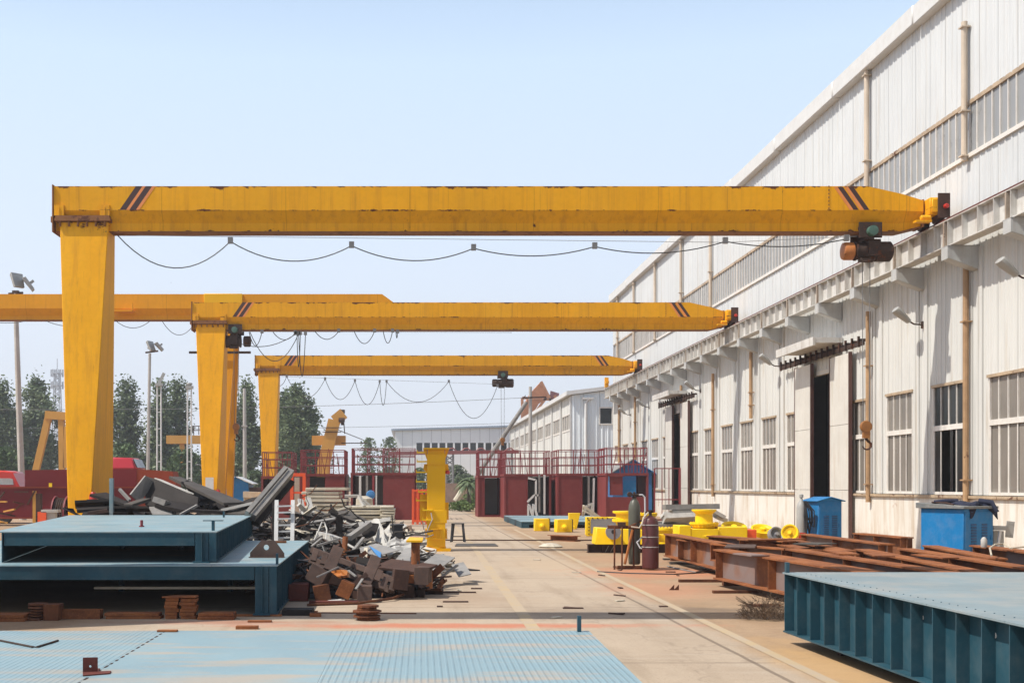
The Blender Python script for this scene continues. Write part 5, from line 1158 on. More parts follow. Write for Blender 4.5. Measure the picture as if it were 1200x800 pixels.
q = MB(); q.box(*(lambda a, b: (a.x, b.x, 29.0, 29.2, 0, a.z))(at(936, 624, 29), at(944, 632, 29))); one('steel_offcut', 'small red block beside the rightmost yellow wheel', 'offcut', q, M['red'])
# white scrap by the wall
rs = random.Random(11)
for i, (p0, p1, m) in enumerate((((778, 594), (841, 593), 'lightsteel'), ((786, 600), (820, 598), 'whitescrap'), ((788, 604), (826, 601), 'lightsteel'), ((778, 608), (818, 606), 'whitescrap'), ((790, 610), (812, 600), 'lightsteel'), ((776, 603), (790, 607), 'whitescrap'), ((834, 598), (848, 606), 'whitescrap'), ((838, 604), (850, 609), 'cream'))):
    d = 36+rs.random()*1.5; q = MB(); q.bar(at(*p0, d), at(*p1, d), .35+rs.random()*.3, .10+rs.random()*.06, roll=rs.uniform(-.4, .4)); one('scrap_sheet', 'pale bent metal sheet in the scrap by the wall behind the spool casting', 'scrap', q, M[m], 'pale scrap sheets by the workshop wall')
q = MB()
for i in range(9): x = rs.uniform(7.7, 9.2); y = rs.uniform(36, 38); q.box(x-.35, x+.35, y-.3, y+.3, 0, rs.uniform(.3, .55))
o = one('scrap_heap', 'low pale rubble under the scrap sheets by the wall', 'rubble', q, M['lightsteel']); o['kind'] = 'stuff'

# gas cylinders and their cart
G = on(740, 666); t = thing('gas_cylinder', 'tall green gas cylinder with a regulator on the rusty cart', 'gas cylinder', (on(738, 664).x, G.y, .09))
q = MB(); q.lathe([(.10, 0), (.118, .03), (.12, .06), (.12, 1.10), (.112, 1.19), (.08, 1.28), (.045, 1.325), (.04, 1.35)], (0, 0, 0), 24); q.build('cylinder_body', M['cyl_green'], t)
q = MB(); q.lathe([(.045, 1.35), (.05, 1.36), (.03, 1.41), (.03, 1.44), (.02, 1.47)], (0, 0, 0), 14); q.tube([(-.12, -.02, 1.41), (.1, -.02, 1.41)], .018, 7); q.lathe([(.05, -.03), (.055, 0), (.05, .02)], (-.1, -.03, 1.42), 14, 'y'); q.build('valve', M['dark'], t)
q = MB(); q.tube([(.08, -.02, 1.41), (.16, -.03, 1.41), (.205, -.04, 1.36), (.21, -.05, 1.1), (.19, -.06, .75), (.17, -.06, .58), (.02, -.17, .45), (.08, -.2, .34), (.2, -.22, .30), (.26, -.2, .26), (.16, -.18, .42)], .017, 7); q.build('hose', M['hose'], t)
Bc = on(764, 668); t = thing('gas_cylinder', 'stout maroon gas cylinder on the rusty cart', 'gas cylinder', (Bc.x, Bc.y+.16, .03))
q = MB(); q.lathe([(.15, 0), (.165, .02), (.165, .86), (.155, .93), (.12, 1.0), (.06, 1.035), (.05, 1.05)], (0, 0, 0), 28); q.build('cylinder_body', M['cyl_brown'], t)
for z in (.42, .62, .86): q = MB(); q.lathe([(.166, z), (.174, z+.004), (.174, z+.016), (.166, z+.02)], (0, 0, 0), 28); q.build('band', M['tin'], t)
q = MB(); q.lathe([(.05, 1.05), (.03, 1.07), (.03, 1.12), (.045, 1.13), (.045, 1.17)], (0, 0, 0), 12); q.tube([(-.1, 0, 1.12), (.06, 0, 1.13)], .02, 6); q.build('valve', M['dark'], t)
q = MB(); q.tube([(-.05, -.05, 1.12), (-.16, -.12, 1.02), (-.2, -.16, .9), (-.26, -.2, .82), (-.42, -.18, .84)], .015, 6); q.build('hose', M['cream'], t)
t = thing('cylinder_cart', 'rusty tube cart with bent legs holding the two gas cylinders', 'cart', (on(748, 670).x, G.y, 0))
x = lambda p: (p-748)*G.y/F
q = MB(); q.box(x(733), x(775), -.12, .42, .0, .028); q.box(x(733), x(775), -.13, -.10, .028, .07); q.build('bed', M['rust'], t)
q = MB()
for p, y in ((728, -.25), (736, -.32), (752, -.12), (729.5, -.1)): q.tube([(x(p), y, 0), (x(p)+.02, y+.08, .86)], .018, 7)
for z in (.84, .87): q.tube([(x(721), -.16, z), (x(756), -.14, z-.01)], .02, 7)
q.tube([(x(741), -.15, .1), (x(750), -.16, .8)], .028, 7, 1); q.tube([(x(752), -.1, .05), (x(752), -.1, .85)], .022, 7); q.tube([(x(745), -.17, .84), (x(762), -.05, .98)], .022, 7)
q.build('frame', [M['rust'], M['motor']], t)
q = MB(); q.box(x(733), x(742), -.18, -.1, .86, .95); q.build('toolbox', M['rustdk'], t)

# low blue platform in front of the cabins
a, b, c, d4 = on(611, 618.5), on(702, 618.5), on(702, 604.5, .24), on(590, 604, .24)
t = thing('steel_platform', 'low blue steel platform lying in front of the right red cabins', 'platform', (6, 52, 0)); z0, z1 = .0, .26
pts = [Vector((a.x, a.y)), Vector((b.x+.6, b.y)), Vector((b.x+1.2, b.y+9)), Vector((a.x+.05, b.y+9.5))]
q = MB(); q.hexa([V2(p, z1-.02) for p in pts], [V2(p, z1) for p in pts]); wpart('deck_plate', q, M['blue_top'], t)
q = MB(); q.bar(V2(pts[0]+Vector((.02, .02)), .12), V2(pts[3]+Vector((.02, -.02)), .12), .03, .235); wpart('side_girder', q, M['blue_side'], t)
q = MB(); q.bar(V2(pts[0]+Vector((.05, .03)), .19), V2(pts[1]+Vector((-.05, .03)), .19), .03, .09); q.box(pts[0].x+.04, pts[0].x+.30, pts[0].y+.01, pts[0].y+.03, 0, .144); wpart('end_fascia', q, M['blue_side'], t)
# yellow ladder-ish frame leaning on the platform, pale tube frames in the cabin doors
q = MB(); d = 44.; q.bar(at(684, 593, d), at(703, 606, d), .09, .09); q.bar(at(683, 598, d), at(698, 604, d), .07, .07); q.bar(at(684, 592, d), at(683, 604, d+.2), .07, .07); one('tube_rack', 'pale yellow tube frame leaning beside the square bolted casting', 'frame', q, M['cream'])
q = MB(); d = 45.; q.bar(at(689, 592, d), at(694, 590, d), .08, .08); q.bar(at(694, 590, d), at(693, 606, d), .09, .09); q.bar(at(688, 592, d), at(683, 604, d), .08, .08); one('tube_rack', 'white tube frame behind the pale yellow one', 'frame', q, M['whitescrap'])

# ---------------------------------------------------------------- red oxide cabins with railings on their roofs
def railing_mesh(x0, x1, y0, y1, z0, h, step=1.0, r=.022, rails=(.36, .70, 1.0), bars=0):
    mb = MB(); rj = random.Random(int(x0*100)); h *= rj.uniform(.94, 1.06)
    for i in range(5):      # loose bars stood against the rails
        x = rj.uniform(x0+.2, x1-.2); y = rj.choice((y0+.06, y1-.06)); mb.bar((x, y, z0), (x+rj.uniform(-.3, .3), y, z0+h*rj.uniform(.7, 1.15)), r*1.4, r*1.4)
    for (xa, ya, xb, yb) in ((x0, y0, x1, y0), (x1, y0, x1, y1), (x1, y1, x0, y1), (x0, y1, x0, y0)):
        L = math.hypot(xb-xa, yb-ya); n = max(1, round(L/step))
        for i in range(n): f = i/n; mb.bar((xa+(xb-xa)*f, ya+(yb-ya)*f, z0), (xa+(xb-xa)*f, ya+(yb-ya)*f, z0+h), r*2, r*2)
        for q in rails: mb.bar((xa, ya, z0+h*q), (xb, yb, z0+h*q), r*1.7, r*1.7)
        if bars:
            m = int(L/bars)
            for i in range(m): f = (i+.5)/m; mb.bar((xa+(xb-xa)*f, ya+(yb-ya)*f, z0), (xa+(xb-xa)*f, ya+(yb-ya)*f, z0+h*.7), r, r)
    return mb
def cabin(label, x0, x1, d, dep, zt, solid, rail=1.1, half=None, lining=True, bars=0, steps=.72, group='red oxide cabins with roof railings'):
    """solid: list of (f0,f1) fractions of the front closed by sheet; the rest is an open doorway"""
    t = thing('steel_cabin', label, 'cabin', ((x0+x1)/2, d, 0), 0, group); W_ = x1-x0
    q = MB(); p = .10
    for x in (x0, x1-p):
        for y in (d, d+dep-p): q.box(x, x+p, y, y+p, 0, zt-.12)
    for y in (d-.005, d+dep-p+.005): q.box(x0-.01, x1+.01, y, y+p, zt-.12, zt); q.box(x0+p, x1-p, y+.01, y+p-.01, 0, .10)
    for x in (x0-.005, x1-p+.005): q.box(x, x+p, d+p+.001, d+dep-p-.001, zt-.12, zt-.001); q.box(x+.01, x+p-.01, d+p+.001, d+dep-p-.001, 0, .1)
    wpart('frame', q, M['cabin'], t)
    q = MB(); q.box(x0+p-.02, x1-p+.02, d+.02, d+dep-.02, zt-.04, zt-.015); wpart('roof', q, M['cabin'], t)
    for f0, f1 in solid:
        q = MB(); xa, xb = x0+W_*f0+.001, x0+W_*f1-.001; n = max(1, round((xb-xa)/.28))
        q.box(xa, xb, d+.03, d+.05, .1, zt-.121)
        q.box(xb-.05, xb, d+.0, d+.029, .1, zt-.122)
        wpart('front_panel', q, M['cabin'], t)
    if half: q = MB(); q.box(x0+W_*half[0], x0+W_*half[1], d+.02, d+.05, .1, half[2]); wpart('half_panel', q, M['cabin'], t)
    q = MB(); q.box(x0+.03, x0+.05, d+p, d+dep-p, .1, zt-.13); wpart('side_panel', q, M['cabin'], t)
    q = MB(); q.box(x1-.05, x1-.03, d+p, d+dep-p, .1, zt-.13); wpart('side_panel', q, M['cabin'], t)
    if lining:
        q = MB(); q.box(x0+p, x1-p, d+dep-.07, d+dep-.05, .1, zt-.13); wpart('rear_panel', q, M['cabinin'] if lining is True else M[lining], t)
    if rail: wpart('railing', railing_mesh(x0+.06, x1-.06, d+.06, d+dep-.06, zt, rail, steps, bars=bars), M['cabinrail'], t)
    return t
X = lambda px, d: (px-VX)*d/F
ZC = lambda py, d: H-(py-VY)*d/F
zc = ZC(555, 60)
cabin('leftmost narrow red cabin of the right row, its side door ajar', X(560, 64), X(589, 64), 64, 2.6, ZC(557, 64), [(.0, .28)], 1.25, bars=.35)
cabin('red cabin of the right row with white tubes standing in its open door', X(591, 61), X(646, 61), 61, 3.0, ZC(555, 61), [(0, .50)], 1.2, bars=.45)
cabin('red cabin in the middle of the right row, sheet front beside a dark doorway', X(653, 60), X(709, 60), 60, 3.0, ZC(554.5, 60), [(0, .53)], 1.18, bars=.5)
cabin('open red frame cabin at the right end of the row, a blue hut showing through', X(710, 57), X(760, 57), 57, 2.6, ZC(554, 57), [], 1.15, half=(.02, .95, ZC(582, 57)), lining=False)
q = MB(); q.box(X(714, 57.2), X(729, 57.2), 57.05, 57.1, ZC(580, 57), ZC(558, 57)); q.box(X(713, 57.2), X(731, 57.2), 56.98, 57.1, ZC(558, 57), ZC(556, 57)); one('shutter_sheet', 'dark red shutter sheet hung in the open frame cabin', 'shutter', q, M['cabin'])
cabin('red cabin with an orange frame and beige sheet, leftmost of the left row', X(306, 60.5), X(343, 60.5), 60.5, 2.6, ZC(557.5, 60), [(.55, .98)], 1.2, bars=.5)
cabin('red cabin of the left row behind the stack of cream panels', X(351, 59.5), X(405, 59.5), 59.5, 3.0, ZC(555, 60), [(.0, .22), (.55, 1.)], 1.2, bars=.5)
cabin('long red cabin at the right end of the left row with a barred open doorway', X(411, 58.5), X(488, 58.5), 58.5, 3.0, ZC(554, 60), [(.49, .99)], 1.2, bars=.5)
q = MB(); D = 58.2
for p in (342, 356.5): q.bar(at(p, 558, D), at(p, 598, D), .16, .16)
q.bar(at(336, 556, D), at(358, 556, D), .16, .16); q.bar(at(342, 577, D), at(357, 577, D), .1, .1); one('tube_portal', 'orange door frame standing before the leftmost red cabin', 'frame', q, M['orange'])
q = MB(); q.box(X(345, 60.2), X(355, 60.2), 60.2, 60.25, .1, ZC(559, 60.2)); one('panel_sheet', 'beige sheet showing behind the orange door frame', 'sheet', q, M['cream'])
for i, (p, m) in enumerate(((422, 'white'), (430, 'lightsteel'), (437.5, 'cabinrail'), (441, 'white'))):
    q = MB(); q.bar(at(p, 557, 58.2), at(p, 598, 58.2), .11 if i != 3 else .07, .08); one('tube_post', ('thick white tube standing in the barred doorway of the left cabin', 'grey tube standing in the barred doorway of the left cabin', 'red tube standing in the barred doorway of the left cabin', 'thin white tube at the right side of the barred doorway')[i], 'post', q, M[m])
for i, (p0, p1, m) in enumerate((((619, 560), (628, 562), 'white'), ((628, 562), (628, 597), 'white'), ((632, 556), (632, 600), 'lightsteel'), ((618, 588), (626, 580), 'white'), ((626, 580), (633, 580), 'white'), ((638, 556), (638, 602), 'white'), ((696, 560), (695, 602), 'white'), ((690, 558), (690, 603), 'lightsteel'))):
    d = 60.6 if p0[0] < 650 else 59.6; q = MB(); q.bar(at(*p0, d), at(*p1, d), .09, .09, up=(0, 1, 0)); one('tube_post', 'pale steel tube leaning inside the open doorways of the right cabins' , 'post', q, M[m], 'pale tubes in the cabin doorways')
for i, x0 in enumerate((620, 625.5)):
    q = MB(); d = 58.; q.bar(at(x0, 591, d), at(x0+4, 604, d), .11, .05, up=(0, 1, 0)); q.bar(at(x0-1, 592, d), at(x0-1, 604, d), .09, .06, up=(0, 1, 0)); q.bar(at(x0-1, 592, d), at(x0, 590.5, d), .1, .06, up=(0, 1, 0)); one('folded_chair', ('left one of two white folding frames leaning in the open cabin door', 'right one of two white folding frames leaning in the open cabin door')[i], 'frame', q, M['white'])
# red barred cage at the workshop door
D = 56.; t = thing('barred_gate', 'thin red barred gate frame standing before the farther workshop doorway', 'gate', (*at(781, 568, D).xy, 0))
q = MB(); x0, x1 = X(767, D), X(797, D); zt = ZC(548, D); q.box(x1-.06, x1+.03, D-.05, D+.05, 0, zt); q.box(x0-.03, x0+.03, D-.03, D+.03, 0, zt-.02)
for z in (.06, 1.0, zt-.05): q.box(x0, x1-.061, D-.02, D+.02, z, z+.045)
wpart('frame', q, M['orange' if False else 'cabinrail'], t)
for f in (.28, .55): q = MB(); q.box(x0+(x1-x0)*f, x0+(x1-x0)*f+.035, D-.018, D+.018, .106, zt-.051); wpart('bar', q, M['cabinrail'], t)
# blue hut
D = 66.; t = thing('blue_hut', 'blue sheet-metal hut with a gabled roof, its sunlit slope coloured pale, behind the right red cabins', 'hut', (*at(741, 568, D).xy, 0))
x0, x1, xm = X(718, D), X(764, D), X(741, D); ze, za = ZC(553, D), ZC(538, D)
q = MB(); q.box(x0, x1, D, D+2.5, 0, ze); q.plate([(x0, D+.02, ze), (x1, D+.02, ze), (xm, D+.02, za-.05)], .04); q.plate([(x0, D+2.4, ze), (x1, D+2.4, ze), (xm, D+2.4, za-.05)], .04); wpart('wall', q, M['hutblue'], t)
q = MB()
for s in (-1, 1):
    xe = x0-.25 if s < 0 else x1+.25; q.plate([(xm, D-.25, za), (xm, D+2.7, za), (xe, D+2.7, ze-.14), (xe, D-.25, ze-.14)], .05, 0 if s < 0 else 1)
wpart('roof', q, [M['lightsteel'], M['hutblue']], t)  # left slope pale to carry the sunlight in its colour, right stays blue
q = MB(); q.box(xm-.5, xm+.35, D-.03, D-.001, .05, 1.95); wpart('door', q, M['kblue'], t)
# small blue hut on the left
D = 76.; t = thing('blue_hut', 'small blue hut with a white roof slope beside the second crane leg', 'hut', (*at(277, 568, D).xy, 0))
x0, x1, xm = X(263, D), X(291, D), X(277, D); ze, za = ZC(566, D), ZC(558.5, D)
q = MB(); q.box(x0, x1, D, D+2.4, 0, ze); q.plate([(x0, D+.02, ze), (x1, D+.02, ze), (xm, D+.02, za-.03)], .04); wpart('wall', q, M['kblue'], t)
q = MB()
for s in (-1, 1):
    xe = x0-.15 if s < 0 else x1+.3; q.plate([(xm, D-.2, za), (xm, D+2.5, za), (xe, D+2.5, ze-.05), (xe, D-.2, ze-.05)], .05, 1 if s < 0 else 0)
wpart('roof', q, [M['white'], M['kblue']], t)
q = MB(); q.box(x1, x1+.9, D+.4, D+2.0, 0, ze-.25); wpart('porch', q, M['rustdk'], t)
a, b = at(286, 579, 70), at(310, 580, 70); q = MB(); q.bar(a, b, .9, .35); q.box(a.x, b.x, 69.8, 70.3, 0, a.z-.15); one('panel_stack', 'pale stack of rolled panels in front of the small blue hut', 'stack', q, M['cream'])

# ---------------------------------------------------------------- red girder, truck, car at the left
D = 50.; t = thing('red_box_girder', 'long dark red steel box girder lying across the left of the yard', 'girder', (X(90, D), D, 0))
zt, zm = ZC(600, D)+.0, .0
zt = ZC(599, D); q = MB()
D2 = 50.
xs = X(29, D2); q.hexa([(xs, D2, .3), (X(160, D2), D2, .3), (X(160, D2), D2+1.2, .3), (xs, D2+1.2, .3)], [(xs, D2, ZC(550.5, D2)), (X(160, D2), D2, ZC(549, D2)), (X(160, D2), D2+1.2, ZC(549, D2)), (xs, D2+1.2, ZC(550.5, D2))]); q.box(-22, xs-.004, D2+.02, D2+1.18, .3, ZC(571, D2))
wpart('box_section', q, M['redbeam'], t)
q = MB(); zz = ZC(570.5, D2); q.box(-22, X(160, D2), D2-.14, D2-.002, zz-.04, zz+.02); q.box(-22, X(160, D2), D2-.1, D2-.002, .3, .36); wpart('ledge', q, M['redbeam2'], t)
q = MB(); q.hexa([(X(160, D2), D2+.02, .3), (X(214, D2), D2+.02, .3), (X(214, D2), D2+1.18, .3), (X(160, D2), D2+1.18, .3)], [(X(160, D2), D2+.02, ZC(549.5, D2)), (X(202, D2), D2+.02, ZC(552, D2)), (X(202, D2), D2+1.18, ZC(552, D2)), (X(160, D2), D2+1.18, ZC(549.5, D2))]); q.hexa([(X(202, D2)+.002, D2+.03, .3), (X(214, D2), D2+.03, .3), (X(214, D2), D2+1.17, .3), (X(202, D2)+.002, D2+1.17, .3)], [(X(202, D2)+.002, D2+.03, ZC(552.5, D2)), (X(209, D2), D2+.03, ZC(560, D2)), (X(209, D2), D2+1.17, ZC(560, D2)), (X(202, D2)+.002, D2+1.17, ZC(552.5, D2))]) if False else None
wpart('tail_section', q, M['redbeam2'], t)
q = MB(); a = at(59, 568, D2-.16); q.box(a.x-.06, a.x+.07, D2-.17, D2-.141, a.z-.08, a.z+.08); wpart('label_plate', q, M['yellow'], t)
D = 62.; t = thing('truck', 'cherry red truck cab showing above the red girder behind the crane leg', 'truck', (X(140, D), D, 0))
q = MB(); x0, x1 = X(112, D), X(159, D); q.hexa([(x0, D, .5), (x1, D, .5), (x1, D+2.4, .5), (x0, D+2.4, .5)], [(x0, D, ZC(550, D)), (x1, D, ZC(550, D)), (x1, D+2.4, ZC(550, D)), (x0, D+2.4, ZC(550, D))]); q.hexa([(x0, D+.02, ZC(549.6, D)), (x1+.05, D+.02, ZC(549.6, D)), (x1+.05, D+2.38, ZC(549.6, D)), (x0, D+2.38, ZC(549.6, D))], [(x0, D+.2, ZC(535, D)), (X(153, D), D+.2, ZC(536, D)), (X(153, D), D+2.2, ZC(536, D)), (x0, D+2.2, ZC(535, D))]); wpart('cab', q, M['truck'], t, bevel=.08)
q = MB(); q.plate([(X(154.0, D)+.04, D+.25, ZC(537.5, D)), (X(154.0, D)+.04, D+2.15, ZC(537.5, D)), (X(158.7, D)+.04, D+2.15, ZC(547.5, D)), (X(158.7, D)+.04, D+.25, ZC(547.5, D))], .03); wpart('windscreen', q, M['panedark'], t)
for y in (.3, 2.1):
    q = MB(); q.lathe([(.2, -.14), (.48, -.14), (.5, -.1), (.5, .1), (.48, .14), (.2, .14)], (X(146, D), D+y, .5), 20, 'y'); wpart('wheel', q, M['blackbox'], t)
D = 52.5; t = thing('car', 'bright red car roof and window seen before the red girder at the left edge', 'car', (X(-15, D), D, 0))
def carhull(D, x0, x1, zb, zs, zr):
    prof = [(x0, .35), (x1, .35), (x1, zb-.15), (x1-.25, zb), (x1-.6, zr-.06), (x1-.95, zr), (x0+1.2, zr), (x0+.5, zb), (x0, zb-.1)]
    q = MB(); q.add([(x, D, z) for x, z in prof]+[(x, D+1.6, z) for x, z in prof], [tuple(range(len(prof))), tuple(range(len(prof), 2*len(prof)))[::-1]]+[(i+len(prof), (i+1) % len(prof)+len(prof), (i+1) % len(prof), i) for i in range(len(prof))]); return q
zr = ZC(551, D)
wpart('body', carhull(D, X(-90, D), X(22, D)+.3, zr-.75, 0, zr), M['car'], t, bevel=.06)
q = MB(); q.plate([(X(-30, D), D-.01, zr-.62), (X(16, D), D-.01, zr-.62), (X(15, D), D-.01, zr-.38), (X(12, D), D-.01, zr-.34), (X(-30, D), D-.01, zr-.34)], .012); wpart('side_window', q, M['whitescrap'], t)
for xx in (X(-70, D), X(5, D)): q = MB(); q.lathe([(.15, -.1), (.31, -.1), (.33, -.06), (.33, .06), (.31, .1), (.15, .1)], (xx, D+.1, .33), 20, 'y'); wpart('wheel', q, M['blackbox'], t)
# cable reel and rusty machine bits
D = 40.; t = thing('cable_reel', 'pink-rimmed cable reel wound with dark cable beside the near crane leg', 'cable reel', (X(73, D), D, 0))
r = .62
for s in (-1, 1):
    q = MB(); q.lathe([(r-.05, s*.20-.02), (r, s*.20-.02), (r, s*.20+.02), (r-.05, s*.20+.02), (r-.05, s*.20-.02)], (0, 0, r+.1), 32, 'x')
    for i in range(4): a = math.pi*i/4; q.bar((s*.2, math.cos(a)*r*.97, r+.1+math.sin(a)*r*.97), (s*.2, -math.cos(a)*r*.97, r+.1-math.sin(a)*r*.97), .03, .03)
    q.build('rim', M['cabinrail'], t)
q = MB()
for i in range(5): q.lathe([(.3, -.17+i*.07), (.54, -.165+i*.07), (.56, -.14+i*.07), (.54, -.11+i*.07), (.3, -.105+i*.07)], (0, 0, r+.1), 24, 'x')
q.build('wound_cable', M['dark'], t)
q = MB()
for s in (-1, 1): q.bar((s*.26, -.5, 0), (s*.26, 0, r+.1), .05, .05); q.bar((s*.26, .5, 0), (s*.26, 0, r+.1), .05, .05)
q.build('stand', M['rust'], t)
D = 38.; q = MB(); a = at(40, 600, D); q.box(a.x-.05, a.x+.05, D, D+.1, 0, ZC(575, D)); q.box(a.x+.05, a.x+.2, D, D+.2, 0, ZC(578, D), 1); q.bar(at(32, 591, D), at(41, 575, D), .05, .05, 1); q.bar(at(17, 576, D-.2), at(33, 576, D-.2), .06, .04, 1); one('machine_stand', 'upright rusty yellow machine post beside the leaning lamp post', 'stand', q, [M['crane_old'], M['rustdk']])
rs = random.Random(5)
for i in range(16):
    a = at(rs.uniform(-14, 24), rs.uniform(585, 610), rs.uniform(38, 42)); a.z = max(.05, a.z); d = Vector((rs.uniform(-.5, .5), rs.uniform(-.3, .3), rs.uniform(-.1, .45)))
    q = MB(); q.bar(a, a+d, .06, .05); one('steel_bar', 'thin rusty bar in the tangle at the left edge under the red girder', 'bar', q, M[rs.choice(['rust', 'rustdk', 'cream', 'crane_old'])], 'rusty bars tangled at the left edge')
q = MB(); D = 26; q.box(*(lambda a, b: (a.x, b.x, D, D+.12, 0, a.z))(at(128, 560, D), at(132, 580, D))); one('steel_post', 'pale blue square post standing behind the dark scrap heap', 'post', q, M['blue_top'])
q = MB(); D = 35; q.box(*(lambda a, b: (a.x, b.x, D, D+.3, 0, a.z))(at(44, 599.5, D), at(54, 606, D))); one('steel_offcut', 'pale red box behind the far corner of the upper platform', 'offcut', q, M['orange'])
q = MB(); D = 35; q.box(*(lambda a, b: (a.x, b.x, D, D+.3, a.z-.08, a.z))(at(48, 597, D), at(68, 601, D))); q.box(*(lambda a, b: (a.x, b.x, D+.05, D+.25, 0, a.z-.08))(at(52, 597, D), at(64, 601, D))); one('steel_offcut', 'white topped block by the foot of the cable reel', 'offcut', q, M['whitescrap'])
# ---------------------------------------------------------------- dark scrap heap behind the upper platform
rs = random.Random(21)
DG = 'dark steel pieces in the heap behind the platforms'
def sheet(label, pts, mat, th=.03, group=None, name='scrap_sheet', cat='scrap'):
    q = MB(); q.plate([at(*p) for p in pts], th); return one(name, label, cat, q, M[mat], group)
def barp(label, p, q_, w, h, mat, group=None, name='scrap_bar', cat='scrap', roll=0):
    q = MB(); q.bar(at(*p), at(*q_), w, h, roll=roll); return one(name, label, cat, q, M[mat], group)
def lump(label, cx, cy, rx, ry, hz, mat, n=700, seed=1, size=(.08, .35), flat=.5):
    """uncountable small debris: a mound of little angular bits over a low core"""
    r = random.Random(seed); q = MB()
    nx = 14; vs = []; fs = []
    for j in range(nx+1):
        for i in range(nx+1):
            u, v = i/nx*2-1, j/nx*2-1; k = max(0, 1-(u*u+v*v)); vs.append((cx+u*rx, cy+v*ry, hz*.75*k*(.75+.5*r.random()) if k > 0 else -.02))
    for j in range(nx):
        for i in range(nx): a = j*(nx+1)+i; fs.append((a, a+1, a+nx+2, a+nx+1))
    q.add(vs, fs, 0); nm = len(mat)
    for i in range(n):
        a = r.uniform(0, 6.283); d = math.sqrt(r.random())*1.05; u, v = d*math.cos(a), d*math.sin(a); k = max(0, 1-d*d)
        c = Vector((cx+u*rx, cy+v*ry, hz*k*r.uniform(.75, 1.1)+.03)); L = r.uniform(*size)*(1 if r.random() < .8 else 1.6)
        e = Vector((r.gauss(0, 1), r.gauss(0, 1), r.gauss(0, flat))).normalized()*L/2
        if (c-e).z < .01 or (c+e).z < .01: c.z += abs(e.z)
        q.bar(c-e, c+e, L*r.uniform(.05, .32) if r.random() < .7 else .03, r.uniform(.008, .025), r.randrange(nm), roll=r.uniform(0, 3))
    o = one('scrap_debris', label, 'debris', q, [M[m] for m in mat], smooth=False); o['kind'] = 'stuff'; return o
lump('dark tangle of small steel debris in the heap behind the upper blue platform', -5.3, 28.2, 2.7, 1.9, 1.25, ['darksteel', 'blackbox', 'rustdk', 'midsteel'], 500, 2)
sheet('pale square steel sheet standing tilted on top of the dark heap', [(152.5, 579, 27), (170, 557, 27.3), (180.5, 565, 27.6), (163, 589, 27.2)], 'lightsteel', .05)
sheet('large dark sheet sloping to the right below the pale square sheet', [(171, 558, 27.8), (184, 562, 27.5), (233, 583, 26.6), (231, 600, 26.3), (171, 592, 27.2)], 'darksteel', .05)
sheet('narrow white-topped plate along the upper edge of the dark sloping sheet', [(181, 560, 27.9), (190, 562.5, 28.0), (227, 578.5, 27.0), (205, 571.5, 27.2)], 'whitescrap', .03)
q = MB(); q.hexa([at(198, 561, 28.4), at(212, 561, 28.9), at(287, 590, 26.9), at(262, 592, 26.5)], [at(198, 557.5, 28.4), at(212, 558.5, 28.9), at(287, 588, 26.9), at(262, 589, 26.5)]); one('scrap_plate', 'long brown-grey plate sliding down the right side of the dark heap', 'scrap', q, M['midsteel'])
sheet('dark plate with a bright edge lying on the left of the heap', [(105, 580, 27.2), (124, 578, 28), (150, 589, 27.4), (147, 592, 26.8)], 'darksteel', .06)
sheet('small grey rectangle of plate at the foot of the heap', [(174, 594, 26.2), (201, 593, 26.3), (202, 603, 26.0), (179, 603, 26.0)], 'lightsteel', .03)
sheet('lilac-grey plate leaning behind the far edge of the upper platform', [(247, 603, 26.3), (262, 596, 26.6), (297, 590, 26.2), (296, 603, 25.6)], 'midsteel', .04)
barp('white flat strip lying over the lilac-grey plate', (261, 597.5, 26.2), (298, 589, 26.0), .18, .06, 'whitescrap')
barp('light-edged bar at the near foot of the dark heap', (211, 603, 25.6), (231, 592, 26.0), .05, .05, 'lightsteel')
for i, (a, b, w, h, m) in enumerate((((88, 591, 27), (131, 589, 27.2), .7, .06), ((90, 597, 26.6), (128, 595, 26.8), .6, .07), ((97, 602, 26.2), (150, 600, 26.4), .6, .05), ((112, 586, 27.6), (140, 587, 27.3), .6, .05), ((130, 596, 26.5), (178, 596, 26.4), .5, .05), ((190, 590, 26.4), (226, 597, 26), .5, .08), ((140, 573, 27.4), (152, 586, 27.2), .06, .06), ((150, 592, 26.4), (172, 585, 26.8), .3, .06), ((225, 598, 25.8), (262, 600, 25.8), .5, .06), ((182, 585, 26.3), (196, 590, 26.2), .22, .12))[k] + ((('darksteel', 'darksteel', 'darksteel', 'rustdk', 'darksteel', 'darksteel', 'lightsteel', 'midsteel', 'darksteel', 'lightsteel')[k]),) for k in range(10)):
    barp(('dark flat steel section lying in the dark heap behind the upper platform' if m in ('darksteel', 'rustdk', 'midsteel') else 'light steel bar caught in the dark heap behind the upper platform'), a, b, w, h, m, DG if m in ('darksteel', 'rustdk', 'midsteel') else 'light bars in the dark heap', roll=rs.uniform(-.3, .3))
barp('reddish plate edge at the left foot of the dark heap', (103, 601.5, 26), (126, 598, 26.1), .25, .08, 'brownplate')
# the big pale box section leaning over the platform corner
q = MB(); P, Q = at(293, 605, 24.3), at(338, 552, 25.6); q.bar(P, Q, .24, .20, up=(0, -1, .3)); q.bar(P+Vector((.0, -.14, .06)), Q+Vector((0, -.14, .06)), .03, .012, 1, up=(0, -1, .3)); q.bar(P+Vector((.10, .05, -.15)), Q+Vector((.05, .05, -.22)), .16, .10, 1, up=(0, -1, .3))
one('box_section', 'long pale grey channel section leaning up over the corner of the upper platform', 'steel section', q, [M['lightsteel'], M['darksteel']])
